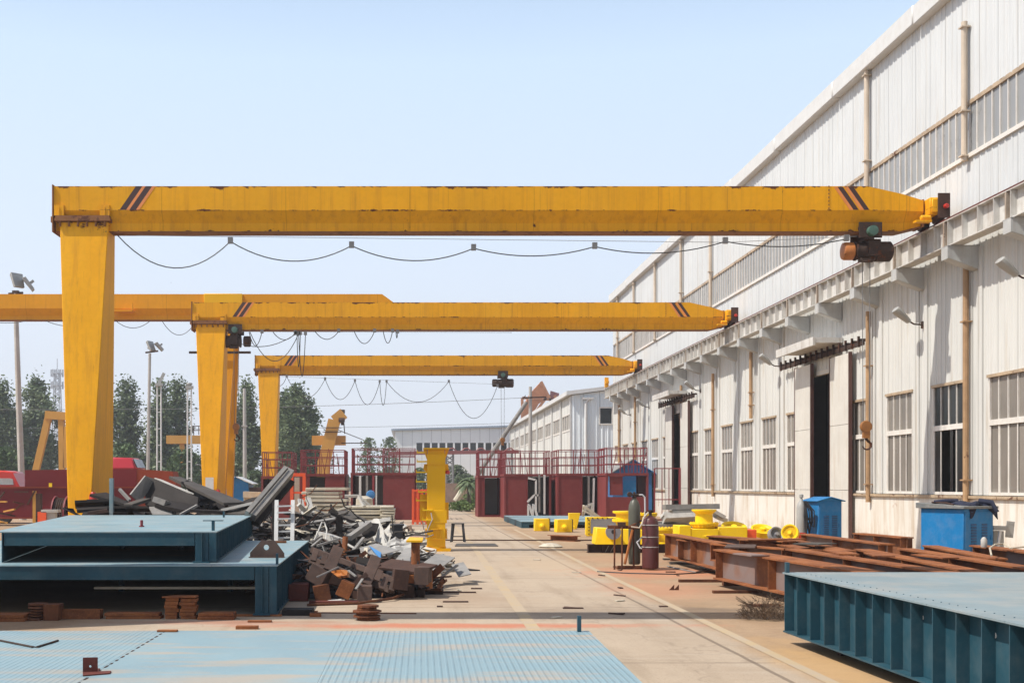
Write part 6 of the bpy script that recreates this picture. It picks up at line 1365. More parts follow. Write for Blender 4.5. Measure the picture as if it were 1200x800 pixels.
# white ladder piece
t = thing('ladder', 'short white steel ladder standing behind the lower blue platform', 'ladder', (*at(333, 568, 23.4).xy, 0)); d = 23.4
for p in (323.5, 342.5): q = MB(); q.bar(at(p, 634, d), at(p+.8, 586, d+.3), .075, .05, up=(0, 1, 0)); wpart('rail', q, M['white'], t)
for i in range(6): q = MB(); y = 593+7.4*i; q.bar(at(325, y, d+.12), at(341.5, y-.6, d+.12), .05, .03); wpart('rung', q, M['white'], t)
barp('dark upright bar behind the white ladder', (320.5, 634, 23.7), (321, 588, 24), .07, .05, 'darksteel')
# ---------------------------------------------------------------- middle scrap
lump('jumble of small grey and white scrap between the platforms and the red cabins', -2.3, 27.6, 2.5, 4.6, .78, ['darksteel', 'midsteel', 'lightsteel', 'darksteel', 'cream', 'rustdk', 'blackbox', 'midsteel'], 2600, 4, (.08, .5), .4)
lump('scattered scrap bits at the right end of the middle heap', -.15, 24.6, 1.05, 2.2, .35, ['midsteel', 'lightsteel', 'rustdk', 'darksteel', 'whitescrap'], 420, 6, (.06, .32), .3)
lump('loose bits of scrap at the foot of the red cabins', -.6, 38, 1.6, 5.5, .25, ['cream', 'lightsteel', 'midsteel', 'brick'], 260, 8, (.1, .5), .3)
lump('dark debris under and around the rusty frames', -1.0, 19.4, 1.5, 1.4, .55, ['blackbox', 'rustdk', 'darksteel', 'rust'], 320, 9, (.1, .45), .4)
# stacks of cream panels
def panelstack(label, px0, px1, py0, py1, d, n, dep, mat='cream', jit=.12, sd=1):
    r = random.Random(sd); a, b = at(px0, py1, d), at(px1, py0, d); zt = b.z; zb = max(.0, a.z); th = (zt-zb)/n; q = MB()
    if zb > .1: q.box(a.x+.15, b.x-.15, d+.1, d+dep-.1, 0, zb-.005, 1)
    for i in range(n):
        j = lambda: r.uniform(-jit, jit); x0, x1, y0 = a.x+j(), b.x+j(), d+j()*.5; sk = r.uniform(-.03, .03)
        z = zb+i*th; q.hexa([(x0, y0, z), (x1, y0, z+sk*.5), (x1, y0+dep, z), (x0, y0+dep, z)], [(x0+.02, y0, z+th*.72), (x1, y0, z+th*.72+sk*.5), (x1, y0+dep, z+th*.72), (x0, y0+dep, z+th*.72)], 0)
    return one('panel_stack', label, 'stack', q, [M[mat], M['rustdk']], bevel=.01)
panelstack('tall stack of cream sandwich panels before the left red cabins', 355, 402, 570, 606, 40, 8, 2.2, sd=3, jit=.16)
panelstack('lower stack of weathered panels at the right of the tall cream stack', 404, 450, 592, 614, 39, 6, 2.2, jit=.10, sd=4)
panelstack('narrow stack of thin grey-brown boards right of the weathered panels', 446, 462, 592, 618, 38.5, 8, 1.8, 'cream', jit=.04, sd=6)
GB = 'grey bars in the middle scrap heap'
key = [
 ('bent white strip hanging down left of the cream stack', (352, 585, 30), (357, 610, 29.5), .14, .05, 'whitescrap'),
 ('white strip leaning right of the bent one', (361, 583, 30), (366, 603, 29.6), .12, .05, 'whitescrap'),
 ('crooked white strip end below the bent one', (355, 596, 29.5), (354, 612, 29.2), .10, .05, 'whitescrap'),
 ('horizontal white tube sticking out right of the ladder', (344, 612, 28), (361, 616, 27.6), .10, .10, 'whitescrap'),
 ('white tube frame corner standing above the weathered panels', (404, 581, 38), (423, 581, 38), .10, .08, 'whitescrap'),
 ('sloping white tube of the frame above the weathered panels', (421, 581, 37.8), (427, 593, 37.6), .12, .08, 'whitescrap'),
 ('thin white brace of the frame above the weathered panels', (425, 585, 37.7), (434, 592, 37.7), .06, .05, 'whitescrap'),
 ('long pale bent trim lying over the middle of the heap', (384, 601, 30), (412, 593, 30), .10, .05, 'cream'),
 ('pale trim piece lower in the middle of the heap', (395, 610, 29), (424, 611, 28.6), .14, .05, 'cream'),
 ('brown-grey plate sloping across the heap centre', (400, 599, 29.5), (425, 612, 28.6), .35, .04, 'midsteel'),
 ('dark panel slanting below the brown-grey plate', (385, 617, 27), (420, 630, 26), .55, .05, 'midsteel'),
 ('grey channel pointing up at the white crumpled sheet', (409, 630, 24.5), (433, 613, 25), .12, .10, 'lightsteel'),
 ('thin light bar low at the left of the heap', (365, 634, 23), (377, 628, 23.4), .05, .04, 'lightsteel'),
 ('long thin light bar in front of the heap', (372, 639, 22.5), (398, 631, 23), .05, .04, 'lightsteel'),
 ('light bar crossing behind the short rusty pipe', (414, 645, 22), (426, 630, 22.6), .05, .04, 'lightsteel'),
 ('white block edge at the heap centre', (378, 626, 24), (398, 633, 23.4), .30, .10, 'whitescrap'),
 ('grey plate lying below the blue scrap plate', (428, 640, 23), (455, 648, 22), .45, .015, 'lightsteel'),
 ('short grey pipe end sticking up among the rusty frames', (428, 655, 19.5), (429, 643, 19.8), .06, .06, 'cream'),
 ('grey plate sloping at the right end of the heap', (465, 665, 20.2), (486, 641, 21.5), .34, .02, 'lightsteel'),
 ('long grey plate leaning right of the rusty pipe', (493, 672, 19.8), (522, 651, 20.6), .36, .02, 'lightsteel'),
 ('rusty angle under the long grey plate', (502, 666, 20.2), (526, 654, 20.7), .08, .08, 'rust'),
 ('pale folded sheet lying on the road edge beside the heap', (536, 660, 21), (545, 674, 20.4), .22, .015, 'lightsteel'),
 ('dark folded sheet behind the pale one on the road edge', (540, 666, 21.4), (557, 668, 21), .2, .02, 'darksteel'),
 ('thin bent strip from the heap towards the road', (517, 676, 20), (536, 662, 20.6), .04, .03, 'lightsteel'),
 ('flat rusty strip on the road under the heap end', (505, 677, 19.6), (528, 675, 19.7), .12, .03, 'rustdk')]
for lab, a, b, w, h, m in key: barp(lab, a, b, w, h, m, roll=rs.uniform(-.25, .25))
# crumpled white sheet and white bent panels
def crumple(label, pts, mat, n=7, amp=.05, th=.012, seed=1):
    a, b, c, d = [at(*p) for p in pts]; r = random.Random(seed); ph = [r.uniform(0, 6) for _ in range(4)]; q = MB(); nr = (b-a).cross(d-a).normalized(); vs = []
    for s in (0, 1):
        for j in range(n+1):
            for i in range(n+1):
                u, v = i/n, j/n; p = a*(1-u)*(1-v)+b*u*(1-v)+c*u*v+d*(1-u)*v
                w = amp*(math.sin(9*u+ph[0])+.7*math.sin(7*v+5*u+ph[1])+.6*abs(math.sin(11*u-4*v+ph[2])))+r.uniform(-.25, .25)*amp
                vs.append(p+nr*(w)); 
    m = (n+1)**2
    for k in range(m): vs[m+k] = vs[k]+nr*th
    fs = []
    for j in range(n):
        for i in range(n): e = j*(n+1)+i; fs += [(e, e+1, e+n+2, e+n+1), (m+e, m+e+n+1, m+e+n+2, m+e+1)]
    q.add(vs, fs); return one('scrap_sheet', label, 'scrap', q, M[mat], angle=20)
crumple('tall crumpled white sheet bent over at the right of the heap', [(432, 612, 26), (441, 605, 26.5), (458, 622, 25.6), (455, 640, 24.8)], 'whitescrap', 8, .07, seed=2)
crumple('crumpled white sheet hanging down beside the tall one', [(433, 613, 25.6), (456, 618, 25.6), (458, 630, 25), (452, 641, 24.6)], 'whitescrap', 8, .08, seed=8)
sheet('dark side of a folded panel in front of the crumpled sheet', [(424, 625, 25), (434, 613, 25.3), (444, 614, 25.4), (440, 626, 25), (430, 630, 24.8)], 'darksteel', .04)
crumple('stacked bent white panel, upper one, left of the yellow column', [(455, 632, 23.6), (478, 629, 24.4), (484, 637, 24), (452, 640, 23)], 'whitescrap', 6, .03, .05, 3)
crumple('stacked bent white panel, lower one, left of the yellow column', [(451, 640, 23), (484, 637, 23.6), (482, 646, 23), (455, 648, 22.2)], 'whitescrap', 6, .03, .05, 4)
q = MB(); d = 28; a, b = at(459, 616, d), at(472, 630, d); q.box(a.x, b.x, d, d+.5, max(0, b.z), a.z); q.box(a.x-.03, b.x+.03, d-.03, d+.53, a.z-.001, a.z+.04); q.box(a.x+.05, b.x-.05, d+.05, d+.45, 0, max(0.01, b.z)); one('black_bin', 'black square bin behind the white bent panels', 'bin', q, M['blackbox'], bevel=.01)
sheet('small blue triangular plate sticking out of the scrap above the rusty frames', [(433, 640, 22.4), (447, 648, 22), (446, 655, 21.8), (441, 650, 22)], 'bluescrap', .04)
q = MB(); c = at(434.5, 579.5, 45); q.lathe([(.05, -.22), (.15, -.2), (.17, -.15), (.17, .15), (.15, .2), (.05, .22)], (c.x, 45, c.z), 16, 'y'); q.lathe([(.2, 0), (.2, c.z-.16)], (c.x-.2, 45, 0), 10, mi=1); one('drum', 'small blue drum on a rusty stand behind the cream panels', 'drum', q, [M['bluescrap'], M['rustdk']])
q = MB(); c = at(427, 584, 44); q.lathe([(.25, 0), (.33, c.z*.5), (.3, c.z), (.1, c.z+.1)], (c.x, 44, 0), 10); one('sack', 'beige sack beside the small blue drum', 'sack', q, M['cream'])
# random loose bars: many of a kind
for i in range(95):
    cx_, cy_ = rs.uniform(-4.2, .2), rs.uniform(22.6, 31); dd = math.hypot((cx_+2.1)/2.3, (cy_-27.2)/4.4)
    if dd > 1 or (cy_ < 26.2 and cx_ < -1.2) or cx_ > -.1: continue
    z = .80*(1-dd*dd)+rs.uniform(.06, .16); L = rs.uniform(.6, 2.2); e = Vector((rs.uniform(-1, 1), rs.uniform(-.5, .5), rs.uniform(-.22, .22))).normalized()*L/2
    m = rs.choice(['midsteel', 'lightsteel', 'darksteel', 'whitescrap', 'cream', 'midsteel'])
    kind = {'midsteel': ('grey steel bar lying loose in the middle scrap heap', GB), 'lightsteel': ('light grey trim strip lying loose in the middle scrap heap', 'light grey strips in the middle scrap heap'), 'darksteel': ('dark angle bar lying loose in the middle scrap heap', 'dark angle bars in the middle scrap heap'),
            'whitescrap': ('white trim strip lying loose in the middle scrap heap', 'white strips in the middle scrap heap'), 'cream': ('cream trim strip lying loose in the middle scrap heap', 'cream strips in the middle scrap heap')}[m]
    q = MB(); c = Vector((cx_, cy_, z)); w = rs.uniform(.03, .11)
    if m == 'darksteel': q.bar(c-e, c+e, w, .012); q.bar(c-e+Vector((0, w/2, w/2)), c+e+Vector((0, w/2, w/2)), .012, w)
    else: q.bar(c-e, c+e, w, rs.uniform(.015, .06), roll=rs.uniform(-1, 1))
    if min(v.z for v in q.v) < .01: continue
    one('scrap_bar', kind[0], 'scrap', q, M[m], kind[1])
BS = {'midsteel': ('bent grey sheet crushed into the middle scrap heap', 'bent grey sheets in the middle scrap heap'), 'whitescrap': ('bent white sheet crushed into the middle scrap heap', 'bent white sheets in the middle scrap heap'), 'darksteel': ('bent dark sheet crushed into the middle scrap heap', 'bent dark sheets in the middle scrap heap'), 'lightsteel': ('bent light grey sheet crushed into the middle scrap heap', 'bent light grey sheets in the middle scrap heap')}
def crush(c, a, b, amp, mat, seed, n=6):
    r = random.Random(seed); q = MB(); nr = a.cross(b).normalized(); ph = [r.uniform(0, 6) for _ in range(3)]; vs = []; fold = r.uniform(-.8, .8)
    for k in (0, 1):
        for j in range(n+1):
            for i in range(n+1):
                u, v = i/n-.5, j/n-.5; tear = 1-.5*r.random()*(j in (0, n))*(r.random() < .5)
                vs.append(c+a*u*tear+b*v*tear+nr*(fold*abs(u-.1)*a.length*.6+amp*(math.sin(8*u+ph[0])+.6*math.sin(11*v+4*u+ph[1])))) if k == 0 else None
    m = (n+1)**2; vs = [v for v in vs if v is not None]; vs += [v+nr*.008 for v in vs[:m]]; fs = []
    for j in range(n):
        for i in range(n): e = j*(n+1)+i; fs += [(e, e+1, e+n+2, e+n+1), (m+e, m+e+n+1, m+e+n+2, m+e+1)]
    lo = min(v.z for v in vs)
    if lo < .01: vs = [v+Vector((0, 0, .012-lo)) for v in vs]
    q.add(vs, fs); return q
for i in range(30):
    cx_, cy_ = rs.uniform(-4.1, .1), rs.uniform(22.4, 31); dd = math.hypot((cx_+2.1)/2.2, (cy_-27.0)/4.5)
    if dd > 1 or (cy_ < 24.8 and cx_ < -1.4) or cx_ > -.3: continue
    z = .76*(1-dd*dd)+rs.uniform(.08, .2); a = Vector((rs.gauss(0, 1), rs.gauss(0, .6), rs.gauss(0, .5))).normalized(); b = a.cross(Vector((rs.gauss(0, 1), rs.gauss(0, 1), rs.gauss(0, 1)))).normalized()
    m = rs.choice(['midsteel', 'darksteel', 'darksteel', 'lightsteel', 'midsteel', 'midsteel', 'darksteel', 'whitescrap'])
    one('scrap_sheet', BS[m][0], 'scrap', crush(Vector((cx_, cy_, z)), a*rs.uniform(.4, 1.1), b*rs.uniform(.08, .34), rs.uniform(.01, .05), m, i), M[m], BS[m][1], angle=25)
for i in range(16):
    cx_, cy_ = rs.uniform(-7.2, -3.4), rs.uniform(26.4, 29.2); a = Vector((rs.gauss(0, 1), rs.gauss(0, .5), rs.gauss(0, .22))).normalized(); b = a.cross(Vector((rs.gauss(0, .3), rs.gauss(0, .3), 1))).normalized(); dd = math.hypot((cx_+5.3)/2.6, (cy_-28)/2)
    if dd > 1: continue
    one('scrap_sheet', 'bent dark sheet lying in the dark heap behind the upper platform', 'scrap', crush(Vector((cx_, cy_, 1.2*(1-dd*dd)+.25)), a*rs.uniform(.8, 1.6), b*rs.uniform(.4, .8), rs.uniform(.01, .04), 'darksteel', 100+i), M['darksteel'], 'bent dark sheets in the dark heap', angle=25)
for i in range(26):
    cx_, cy_ = rs.uniform(-3.9, .1), rs.uniform(22.6, 29.5); dd = math.hypot((cx_+2.1)/2.2, (cy_-27.0)/4.5)
    if dd > .95: continue
    z = .78*(1-dd*dd)+.1; P = [Vector((cx_, cy_, z))]; d = Vector((rs.gauss(0, 1), rs.gauss(0, .5), abs(rs.gauss(.3, .4)))).normalized()
    for s in range(5): d = (d+Vector((rs.gauss(0, .35), rs.gauss(0, .35), rs.gauss(-.15, .3)))).normalized(); P.append(P[-1]+d*rs.uniform(.15, .35)); P[-1].z = max(P[-1].z, .05)
    q = MB(); q.tube(P, rs.uniform(.008, .018), 5); one('scrap_rod', 'thin bent rod sticking out of the middle scrap heap', 'rod', q, M[rs.choice(['midsteel', 'lightsteel', 'rust', 'darksteel'])], 'bent rods in the middle scrap heap')
# white thin loop of wire in front of the ladder
q = MB(); q.tube([at(*p) for p in ((368, 633, 22.8), (373, 622, 23), (377, 612, 23.4), (380, 612, 23.6), (383, 620, 23.2), (382, 632, 22.9))], .016, 6); one('bent_wire', 'white bent wire loop standing at the left of the heap', 'wire', q, M['whitescrap'])
# ---------------------------------------------------------------- rusty frames in front of the heap
def blk(label, p, q_, w, h, mat, up=(0, -1, 0), name='rusty_frame', cat='steel frame', slots=0, roll=0):
    P, Q = at(*p), at(*q_); mb = MB(); mb.bar(P, Q, w, h, 0, up, roll)
    if slots:
        d = (Q-P); 
        for f in slots:
            a = P+d*(f-.05); b = P+d*(f+.05); off = Vector((0, -h/2-.003, 0)); mb.bar(a+off, b+off, w*.16, .012, 1, up)
    return one(name, label, cat, mb, [M[mat], M['blackbox']], bevel=.006)
# main twin-plate bracket: two parallel rusty strips, cross plates over them
t = thing('steel_bracket', 'long twin-bar rusty bracket with two broad brown cross plates, tilted on the scrap', 'steel frame', (*at(420, 568, 18.4).xy, 0))
for o1, o2 in (((366, 644), (466, 681)), ((364, 655), (461, 692))):
    q = MB(); q.bar(at(*o1, 18.9), at(*o2, 18.0), .085 if o1[1] == 644 else .10, .10, 0, (0, -1, 0)); wpart('flat_bar', q, M['brownplate'], t, bevel=.005)
for a, b, w in (((397, 641), (385, 668), .175), ((441, 652), (428, 684), .17)):
    q = MB(); q.bar(at(a[0], a[1], 18.35), at(b[0], b[1], 18.0), w, .05, 0, (0, -1, 0)); wpart('cross_plate', q, M['brownplate'], t, bevel=.005)
for a, b in (((371, 643), (367, 657)), ((382, 648), (378, 661)), ((453, 677), (447, 690)), ((462, 681), (458, 692)), ((446, 668), (441, 680))):
    q = MB(); q.bar(at(a[0], a[1], 18.5 if a[0] < 400 else 17.95), at(b[0], b[1], 18.4 if a[0] < 400 else 17.85), .09, .05, 0, (0, -1, 0)); wpart('end_tab', q, M['brownplate'], t, bevel=.004)
def cubox(label, px0, px1, py0, py1, d, dep, tilt, mat, rz=0):
    a, b = at(px0, py1, d), at(px1, py0, d); c = (a+b)/2; W_, h = abs(b.x-a.x), abs(b.z-a.z); q = MB(); q.box(-W_/2, W_/2, 0, dep, -h/2, h/2); q.box(-W_/2-.012, W_/2+.012, -.012, .0, -h/2-.012, h/2+.012)
    q.xf(Matrix.Translation(c) @ Matrix.Rotation(tilt, 4, 'Y') @ Matrix.Rotation(rz, 4, 'Z')); return one('steel_box', label, 'steel box', q, M[mat], bevel=.006)
cubox('dark brown box piece tilted at the left end of the rusty frames', 361, 381, 664, 683, 17.9, .4, R(28), 'rustgrey' if False else 'brownplate', R(-10))
cubox('rusty box piece standing on its corner below the left cross plate', 397, 412, 682, 699, 17.5, .35, R(25), 'rustb')
cubox('dark rusty box piece at the lower left of the frames', 369, 386, 686, 703, 17.6, .35, R(-10), 'rust', R(8))
cubox('upright grey-brown box section below the second cross plate', 419.5, 435, 687, 704.5, 17.4, .4, R(2), 'brownplate')
cubox('dark box deep under the middle of the rusty frames', 386, 400, 668, 690, 18.4, .4, R(12), 'rustdk')
cubox('dark box under the right of the rusty frames', 440, 462, 688, 704, 18.2, .5, R(0), 'rustdk')
cubox('dark brown plate box at the right end of the twin-bar bracket', 462, 478, 668, 690, 17.8, .4, R(6), 'rustdk', R(6))
cubox('brown open box end under the right plank, nearest the road', 486, 501.5, 665, 684, 18.0, .5, R(1), 'brownplate', R(-8))
cubox('dark box leg below the right plank', 466, 484, 687, 705, 18.1, .5, R(2), 'rustdk')
cubox('small rusty box between the plank and the box end', 477, 487, 674, 682, 18.1, .2, R(0), 'rustb')
q = MB(); q.bar(at(448, 660, 18.9), at(502, 667, 18.2), .42, .035, 0, (0, -.35, 1)); one('steel_plank', 'dark red-brown plank plate lying on top of the boxes right of the bracket', 'plank', q, M['rustdk'])
q = MB(); q.box(at(500, 0, 18.9).x, at(507, 0, 18.9).x, 18.9, 19.3, 0, at(0, 666, 18.9).z); one('steel_offcut', 'rusty square leg behind the brown open box end', 'offcut', q, M['rustb'])
q = MB(); q.tube([at(403.5, 650, 19.5), at(404.5, 629, 19.6)], .045, 16); one('pipe_piece', 'short orange-rusty pipe standing behind the twin-bar bracket', 'pipe', q, M['rustb'])
q = MB(); q.tube([at(487, 664, 18.6), at(487, 634.5, 18.6)], .068, 20); t0 = one('pipe_piece', 'thick rusty pipe standing on the dark plank by the yellow column', 'pipe', q, M['rustb'])
q = MB(); q.plate([at(476, 634, 18.5), at(495, 634, 18.5), at(496, 630.5, 19.2), at(480, 630, 19.2)], .03); one('steel_offcut', 'flat yellow plate lying on top of the thick rusty pipe', 'offcut', q, M['yellow2'])
q = MB(); q.plate([at(388, 670, 17.9), at(400, 668, 17.7), at(409, 669, 17.7), at(407, 675, 17.6), at(396, 676, 17.6)], .04); one('steel_offcut', 'torn orange-yellow plate below the left cross plate', 'offcut', q, M['motor'])
for i, (a, b) in enumerate((((371, 676, 17.7), (397, 664, 17.8)), ((408, 668, 17.6), (417, 675, 17.5)), ((417, 690, 17.3), (425, 678, 17.5)), ((365, 640, 21), (377, 630, 21.5)))): barp(('thin pale strip across the left boxes of the rusty frames', 'pale sliver beside the torn orange plate', 'thin rod below the second cross plate', 'light rod rising from the lower platform edge')[i], a, b, .035, .02, 'lightsteel')
q = MB(); g = on(392, 705); k = g.y/F; q.hexa([(g.x-9*k, g.y-.02, .0), (g.x+12*k, g.y-.05, .0), (g.x+13*k, g.y+.2, .0), (g.x-6*k, g.y+.2, .0)], [(g.x-9*k, g.y-.02, .02), (g.x+12*k, g.y-.05, .035), (g.x+13*k, g.y+.2, .03), (g.x-6*k, g.y+.2, .02)]); one('plastic_bag', 'flat white plastic scrap on the ground under the rusty boxes', 'scrap', q, M['white'])
slab('steel_strip', 'red-brown bar lying along the ground under the rusty frames', 'strip', 362, 420, 708, 704, .12, 'rail')
slab('steel_strip', 'dark plate on the ground at the corner of the lower blue platform', 'strip', 330, 366, 721, 714, .3, 'darksteel')
slab('steel_offcut', 'little rusty bracket on the ground left of the disc stack', 'offcut', 363, 376, 722.5, 718, .1, 'rustb')
cubox('dark red box in the shade at the right side of the lower platform', 339, 360, 685, 703, 17.6, .5, R(0), 'rail')
# small litter on the ground: each chip countable but alike
for i in range(20):
    px, py = (rs.uniform(500, 740), rs.uniform(655, 735)) if i < 9 else (rs.uniform(690, 905), rs.uniform(650, 715))
    g = on(px, py); L = rs.uniform(.03, .12); a = rs.uniform(0, 3.1); q = MB(); q.bar(g+Vector((-math.cos(a)*L, -math.sin(a)*L, .012)), g+Vector((math.cos(a)*L, math.sin(a)*L, .012)), rs.uniform(.02, .07), .014)
    one('steel_chip', 'thin rusty chip of steel lying flat on the open road', 'chip', q, M['rustdk' if rs.random() < .7 else 'cream'], 'steel chips scattered on the road')
q = MB(); a, b = on(656, 639), on(668, 630); q.ibeam((on(656, 637).x, 37.0, 0), (on(685, 637).x, 36.2, 0), .3, .17, .02, .02); one('steel_offcut', 'short rusty beam stub lying across the old rail in the road', 'offcut', q, M['rustb'])
q = MB(); g = on(645, 641); q.lathe([(.3, 0), (.34, .03), (.2, .1), (.05, .12)], (g.x, g.y, 0), 9); one('rag', 'small crumpled pale rag on the road near the castings', 'rag', q, M['cream'], angle=10)
# ---------------------------------------------------------------- weeds
def tuft(label, c, r, h, n, mat, name='weed_tuft', seed=1, wd=.006, curl=.3):
    rr = random.Random(seed); q = MB()
    for i in range(n):
        a = rr.uniform(0, 6.283); d = math.sqrt(rr.random())*r*.5; b = Vector((c[0]+d*math.cos(a), c[1]+d*math.sin(a), c[2] if len(c) > 2 else 0)); e = rr.uniform(.4, 1)
        m_ = b+Vector((math.cos(a)*r*.3*e, math.sin(a)*r*.3*e, h*.6*e)); tip = b+Vector((math.cos(a)*r*.8*e+rr.uniform(-.1, .1)*r, math.sin(a)*r*.8*e+rr.uniform(-.1, .1)*r, h*e*(1-curl*rr.random())))
        q.tube([b, m_, tip], wd, 3, r2=wd*.4, cap=False)
        if rr.random() < .7:
            t2 = m_+Vector((rr.uniform(-.3, .3)*r, rr.uniform(-.3, .3)*r, h*.3*rr.random())); q.tube([m_, t2], wd*.7, 3, cap=False)
    return one(name, label, 'weeds', q, M[mat], smooth=False)
g = on(900, 727); rr = random.Random(3); q = MB()
for i in range(900):
    a = rr.uniform(0, 6.283); d = math.sqrt(rr.random())*.34; hh = .36*(1-(d/.4)**2)*(.7+.3*math.sin(3*a)); c = Vector((g.x+.03+d*math.cos(a), g.y+.15+d*.7*math.sin(a), rr.uniform(.0, 1)*hh+.01))
    e = Vector((rr.gauss(0, 1)+math.cos(a), rr.gauss(0, 1), abs(rr.gauss(.6, .8)))).normalized()*rr.uniform(.03, .11); q.tube([c, c+e*.5+Vector((0, 0, .01)), c+e], .0035, 3, r2=.0015, cap=False)
for i in range(40):
    a = rr.uniform(0, 6.283); q.tube([(g.x, g.y+.15, 0), (g.x+.15*math.cos(a), g.y+.15+.1*math.sin(a), .15), (g.x+.36*math.cos(a), g.y+.15+.25*math.sin(a), rr.uniform(.1, .34))], .004, 4, r2=.002)
one('weed_tuft', 'dry brown weed tuft growing at the far corner of the ribbed platform', 'weeds', q, M['weed'], smooth=False)
g = on(548, 599); 
def leafbush(label, c, rx, ry, h, n, mat, size, seed, name='bush', cat='bush', trunk=True):
    rr = random.Random(seed); t = thing(name, label, cat, c)
    q = MB()
    for i in range(n):
        a, b_ = rr.uniform(0, 6.283), rr.random(); k = rr.random()**.4; z = h*(.12+.88*b_); w = math.sqrt(max(.05, 1-((b_-.4)/.62)**2))*(.75+.35*math.sin(3*a+seed)+.12*math.sin(7*a+9*b_))
        p = Vector((math.cos(a)*rx*k*w, math.sin(a)*ry*k*w, z)); s = size*rr.uniform(.6, 1.3)
        u = Vector((rr.gauss(0, 1), rr.gauss(0, 1), rr.gauss(0, .7))).normalized(); v = u.cross(Vector((rr.gauss(0, 1), rr.gauss(0, 1), rr.gauss(0, 1)))).normalized()
        q.add([p-u*s, p+v*s*.5, p+u*s, p-v*s*.5], [(0, 1, 2, 3)])
    q.build('crown', M[mat], t, smooth=False)
    q = MB()
    for i in range(5): a = rr.uniform(0, 6.28); q.tube([(0, 0, 0), (math.cos(a)*rx*.2, math.sin(a)*ry*.2, h*.3), (math.cos(a)*rx*.5, math.sin(a)*ry*.5, h*.7)], .04*h/2, 5, r2=.01)
    q.build('stem', M['bark'], t); return t
leafbush('low green weeds at the end of the road beside the right red cabins', (g.x-.4, g.y, 0), 1.0, 1.6, .65, 900, 'leaf3', .11, 4, 'weed_clump', 'weeds')
leafbush('taller green weeds just behind the low ones at the road end', (on(552, 592).x, 92, 0), 1.3, 2.0, 1.1, 700, 'leaf3', .16, 5, 'weed_clump', 'weeds')
# ---------------------------------------------------------------- poplars
def poplar(seed, h=13.0, w=1.9, n=9500):
    rr = random.Random(seed); tr = MB(); q = MB()
    bend = [rr.uniform(-.12, .12) for _ in range(2)]
    top = Vector((bend[0]*2, bend[1]*2, h*.93)); pts = [Vector((0, 0, 0)), Vector((bend[0], bend[1], h*.35)), Vector((bend[0]*1.6, bend[1]*1.6, h*.65)), top]
    tr.tube(pts, .17, 8, r2=.02)
    limbs = []
    nl = 46
    for i in range(nl):
        f = .10+.84*i/nl; z = h*f; a = i*2.4+rr.uniform(-.5, .5); base = Vector((bend[0]*1.6*f, bend[1]*1.6*f, z))
        prof = w*(1.05 if f < .3 else 1)*(min(1, f/.20)**.5)*max(.12, (1-((f-.16)/.86)**1.35 if f > .16 else 1))*rr.uniform(.42, 1.25); up = prof*rr.uniform(.9, 1.6)
        tip = base+Vector((math.cos(a)*prof, math.sin(a)*prof, up)); mid = base.lerp(tip, .5)+Vector((0, 0, -.15*prof))
        tr.tube([base, mid, tip], .05*(1-f)+.018, 5, r2=.008); limbs.append((base, mid, tip, prof))
    tot = sum(l[3] for l in limbs)
    for b, m_, tp_, pr in limbs:
        nc = max(3, int(pr*3.2)); per = int(n*pr/tot/nc)
        for c in range(nc):
            f = rr.uniform(.22, 1.05); ctr = (b.lerp(m_, f*2) if f < .5 else m_.lerp(tp_, f*2-1)); sg = rr.uniform(.2, .42)
            for _ in range(per):
                p = ctr+Vector((rr.gauss(0, sg), rr.gauss(0, sg), rr.gauss(0, sg*1.25))); s = rr.uniform(.10, .21)
                u = Vector((rr.gauss(0, 1), rr.gauss(0, 1), rr.gauss(0, .8))).normalized(); v = u.cross(Vector((rr.gauss(0, 1), rr.gauss(0, 1), rr.gauss(0, 1)))).normalized()
                q.add([p-u*s, p+v*s*.62, p+u*s, p-v*s*.62], [(0, 1, 2, 3)])
    t = thing('poplar_tree', '', 'tree', (0, 0, 0), 0, 'poplars along the far left edge of the yard')
    tr.build('trunk', M['bark'], t); q.build('crown', M['leaf'], t, smooth=False)
    return t
protos = [poplar(1), poplar(2, 13, 1.6), poplar(3, 13, 2.3, 11500)]
used = [0, 0, 0]
TR = [(2, 441, 118, 0, 1.15, 'poplar at the left picture edge, left of the leaning lamp post'), (43, 437, 122, 2, 1.2, 'broad poplar between the leaning lamp post and the pale lattice tower'), (146, 440, 120, 0, 1.2, 'poplar just right of the nearest yellow crane leg'), (190, 443, 118, 1, 1.1, 'slim poplar behind the twin-tube mast with white rungs'), (206, 440, 121, 0, 1.15, 'tall narrow poplar between the two twin-tube masts'),
      (290, 441, 116, 0, 1.0, 'poplar behind the grey concrete pole between the second and third crane legs'), (349, 445, 112, 2, 1.12, 'broadest poplar, right of the farthest crane leg'), (332, 456, 116, 1, 1.3, 'poplar touching the right edge of the farthest crane leg'), (366, 478, 118, 1, 1.4, 'lower poplar at the right end of the row by the ochre jib')]
for px, py, d, k, ws, lab in TR:
    o = protos[k] if not used[k] else copy_tree(protos[k]); used[k] += 1
    top = H-(py-VY)*d/F; s = top/13.0*1.02; o.location = ((px-VX)*d/F, d, 0); o.scale = (s*ws*.94, s*ws*.94, s); o.rotation_euler = (0, 0, rs.uniform(0, 6.28)); o['label'] = lab
def small_tree(px, py, d, w, lab, seed, mat='leaf2', n=1400):
    top = H-(py-VY)*d/F; return leafbush(lab, ((px-VX)*d/F, d, 0), w, w, top, n, mat, .2, seed, 'bushy_tree', 'tree')
small_tree(8, 524, 92, 1.6, 'round light green bush left of the leaning lamp post', 3); small_tree(148, 520, 90, 1.9, 'light green bushy tree just right of the near crane leg', 5); small_tree(215, 527, 95, 1.9, 'light green bushy tree behind the right twin-tube mast', 7); small_tree(30, 536, 96, 1.4, 'small light green bush right of the leaning lamp post', 8)
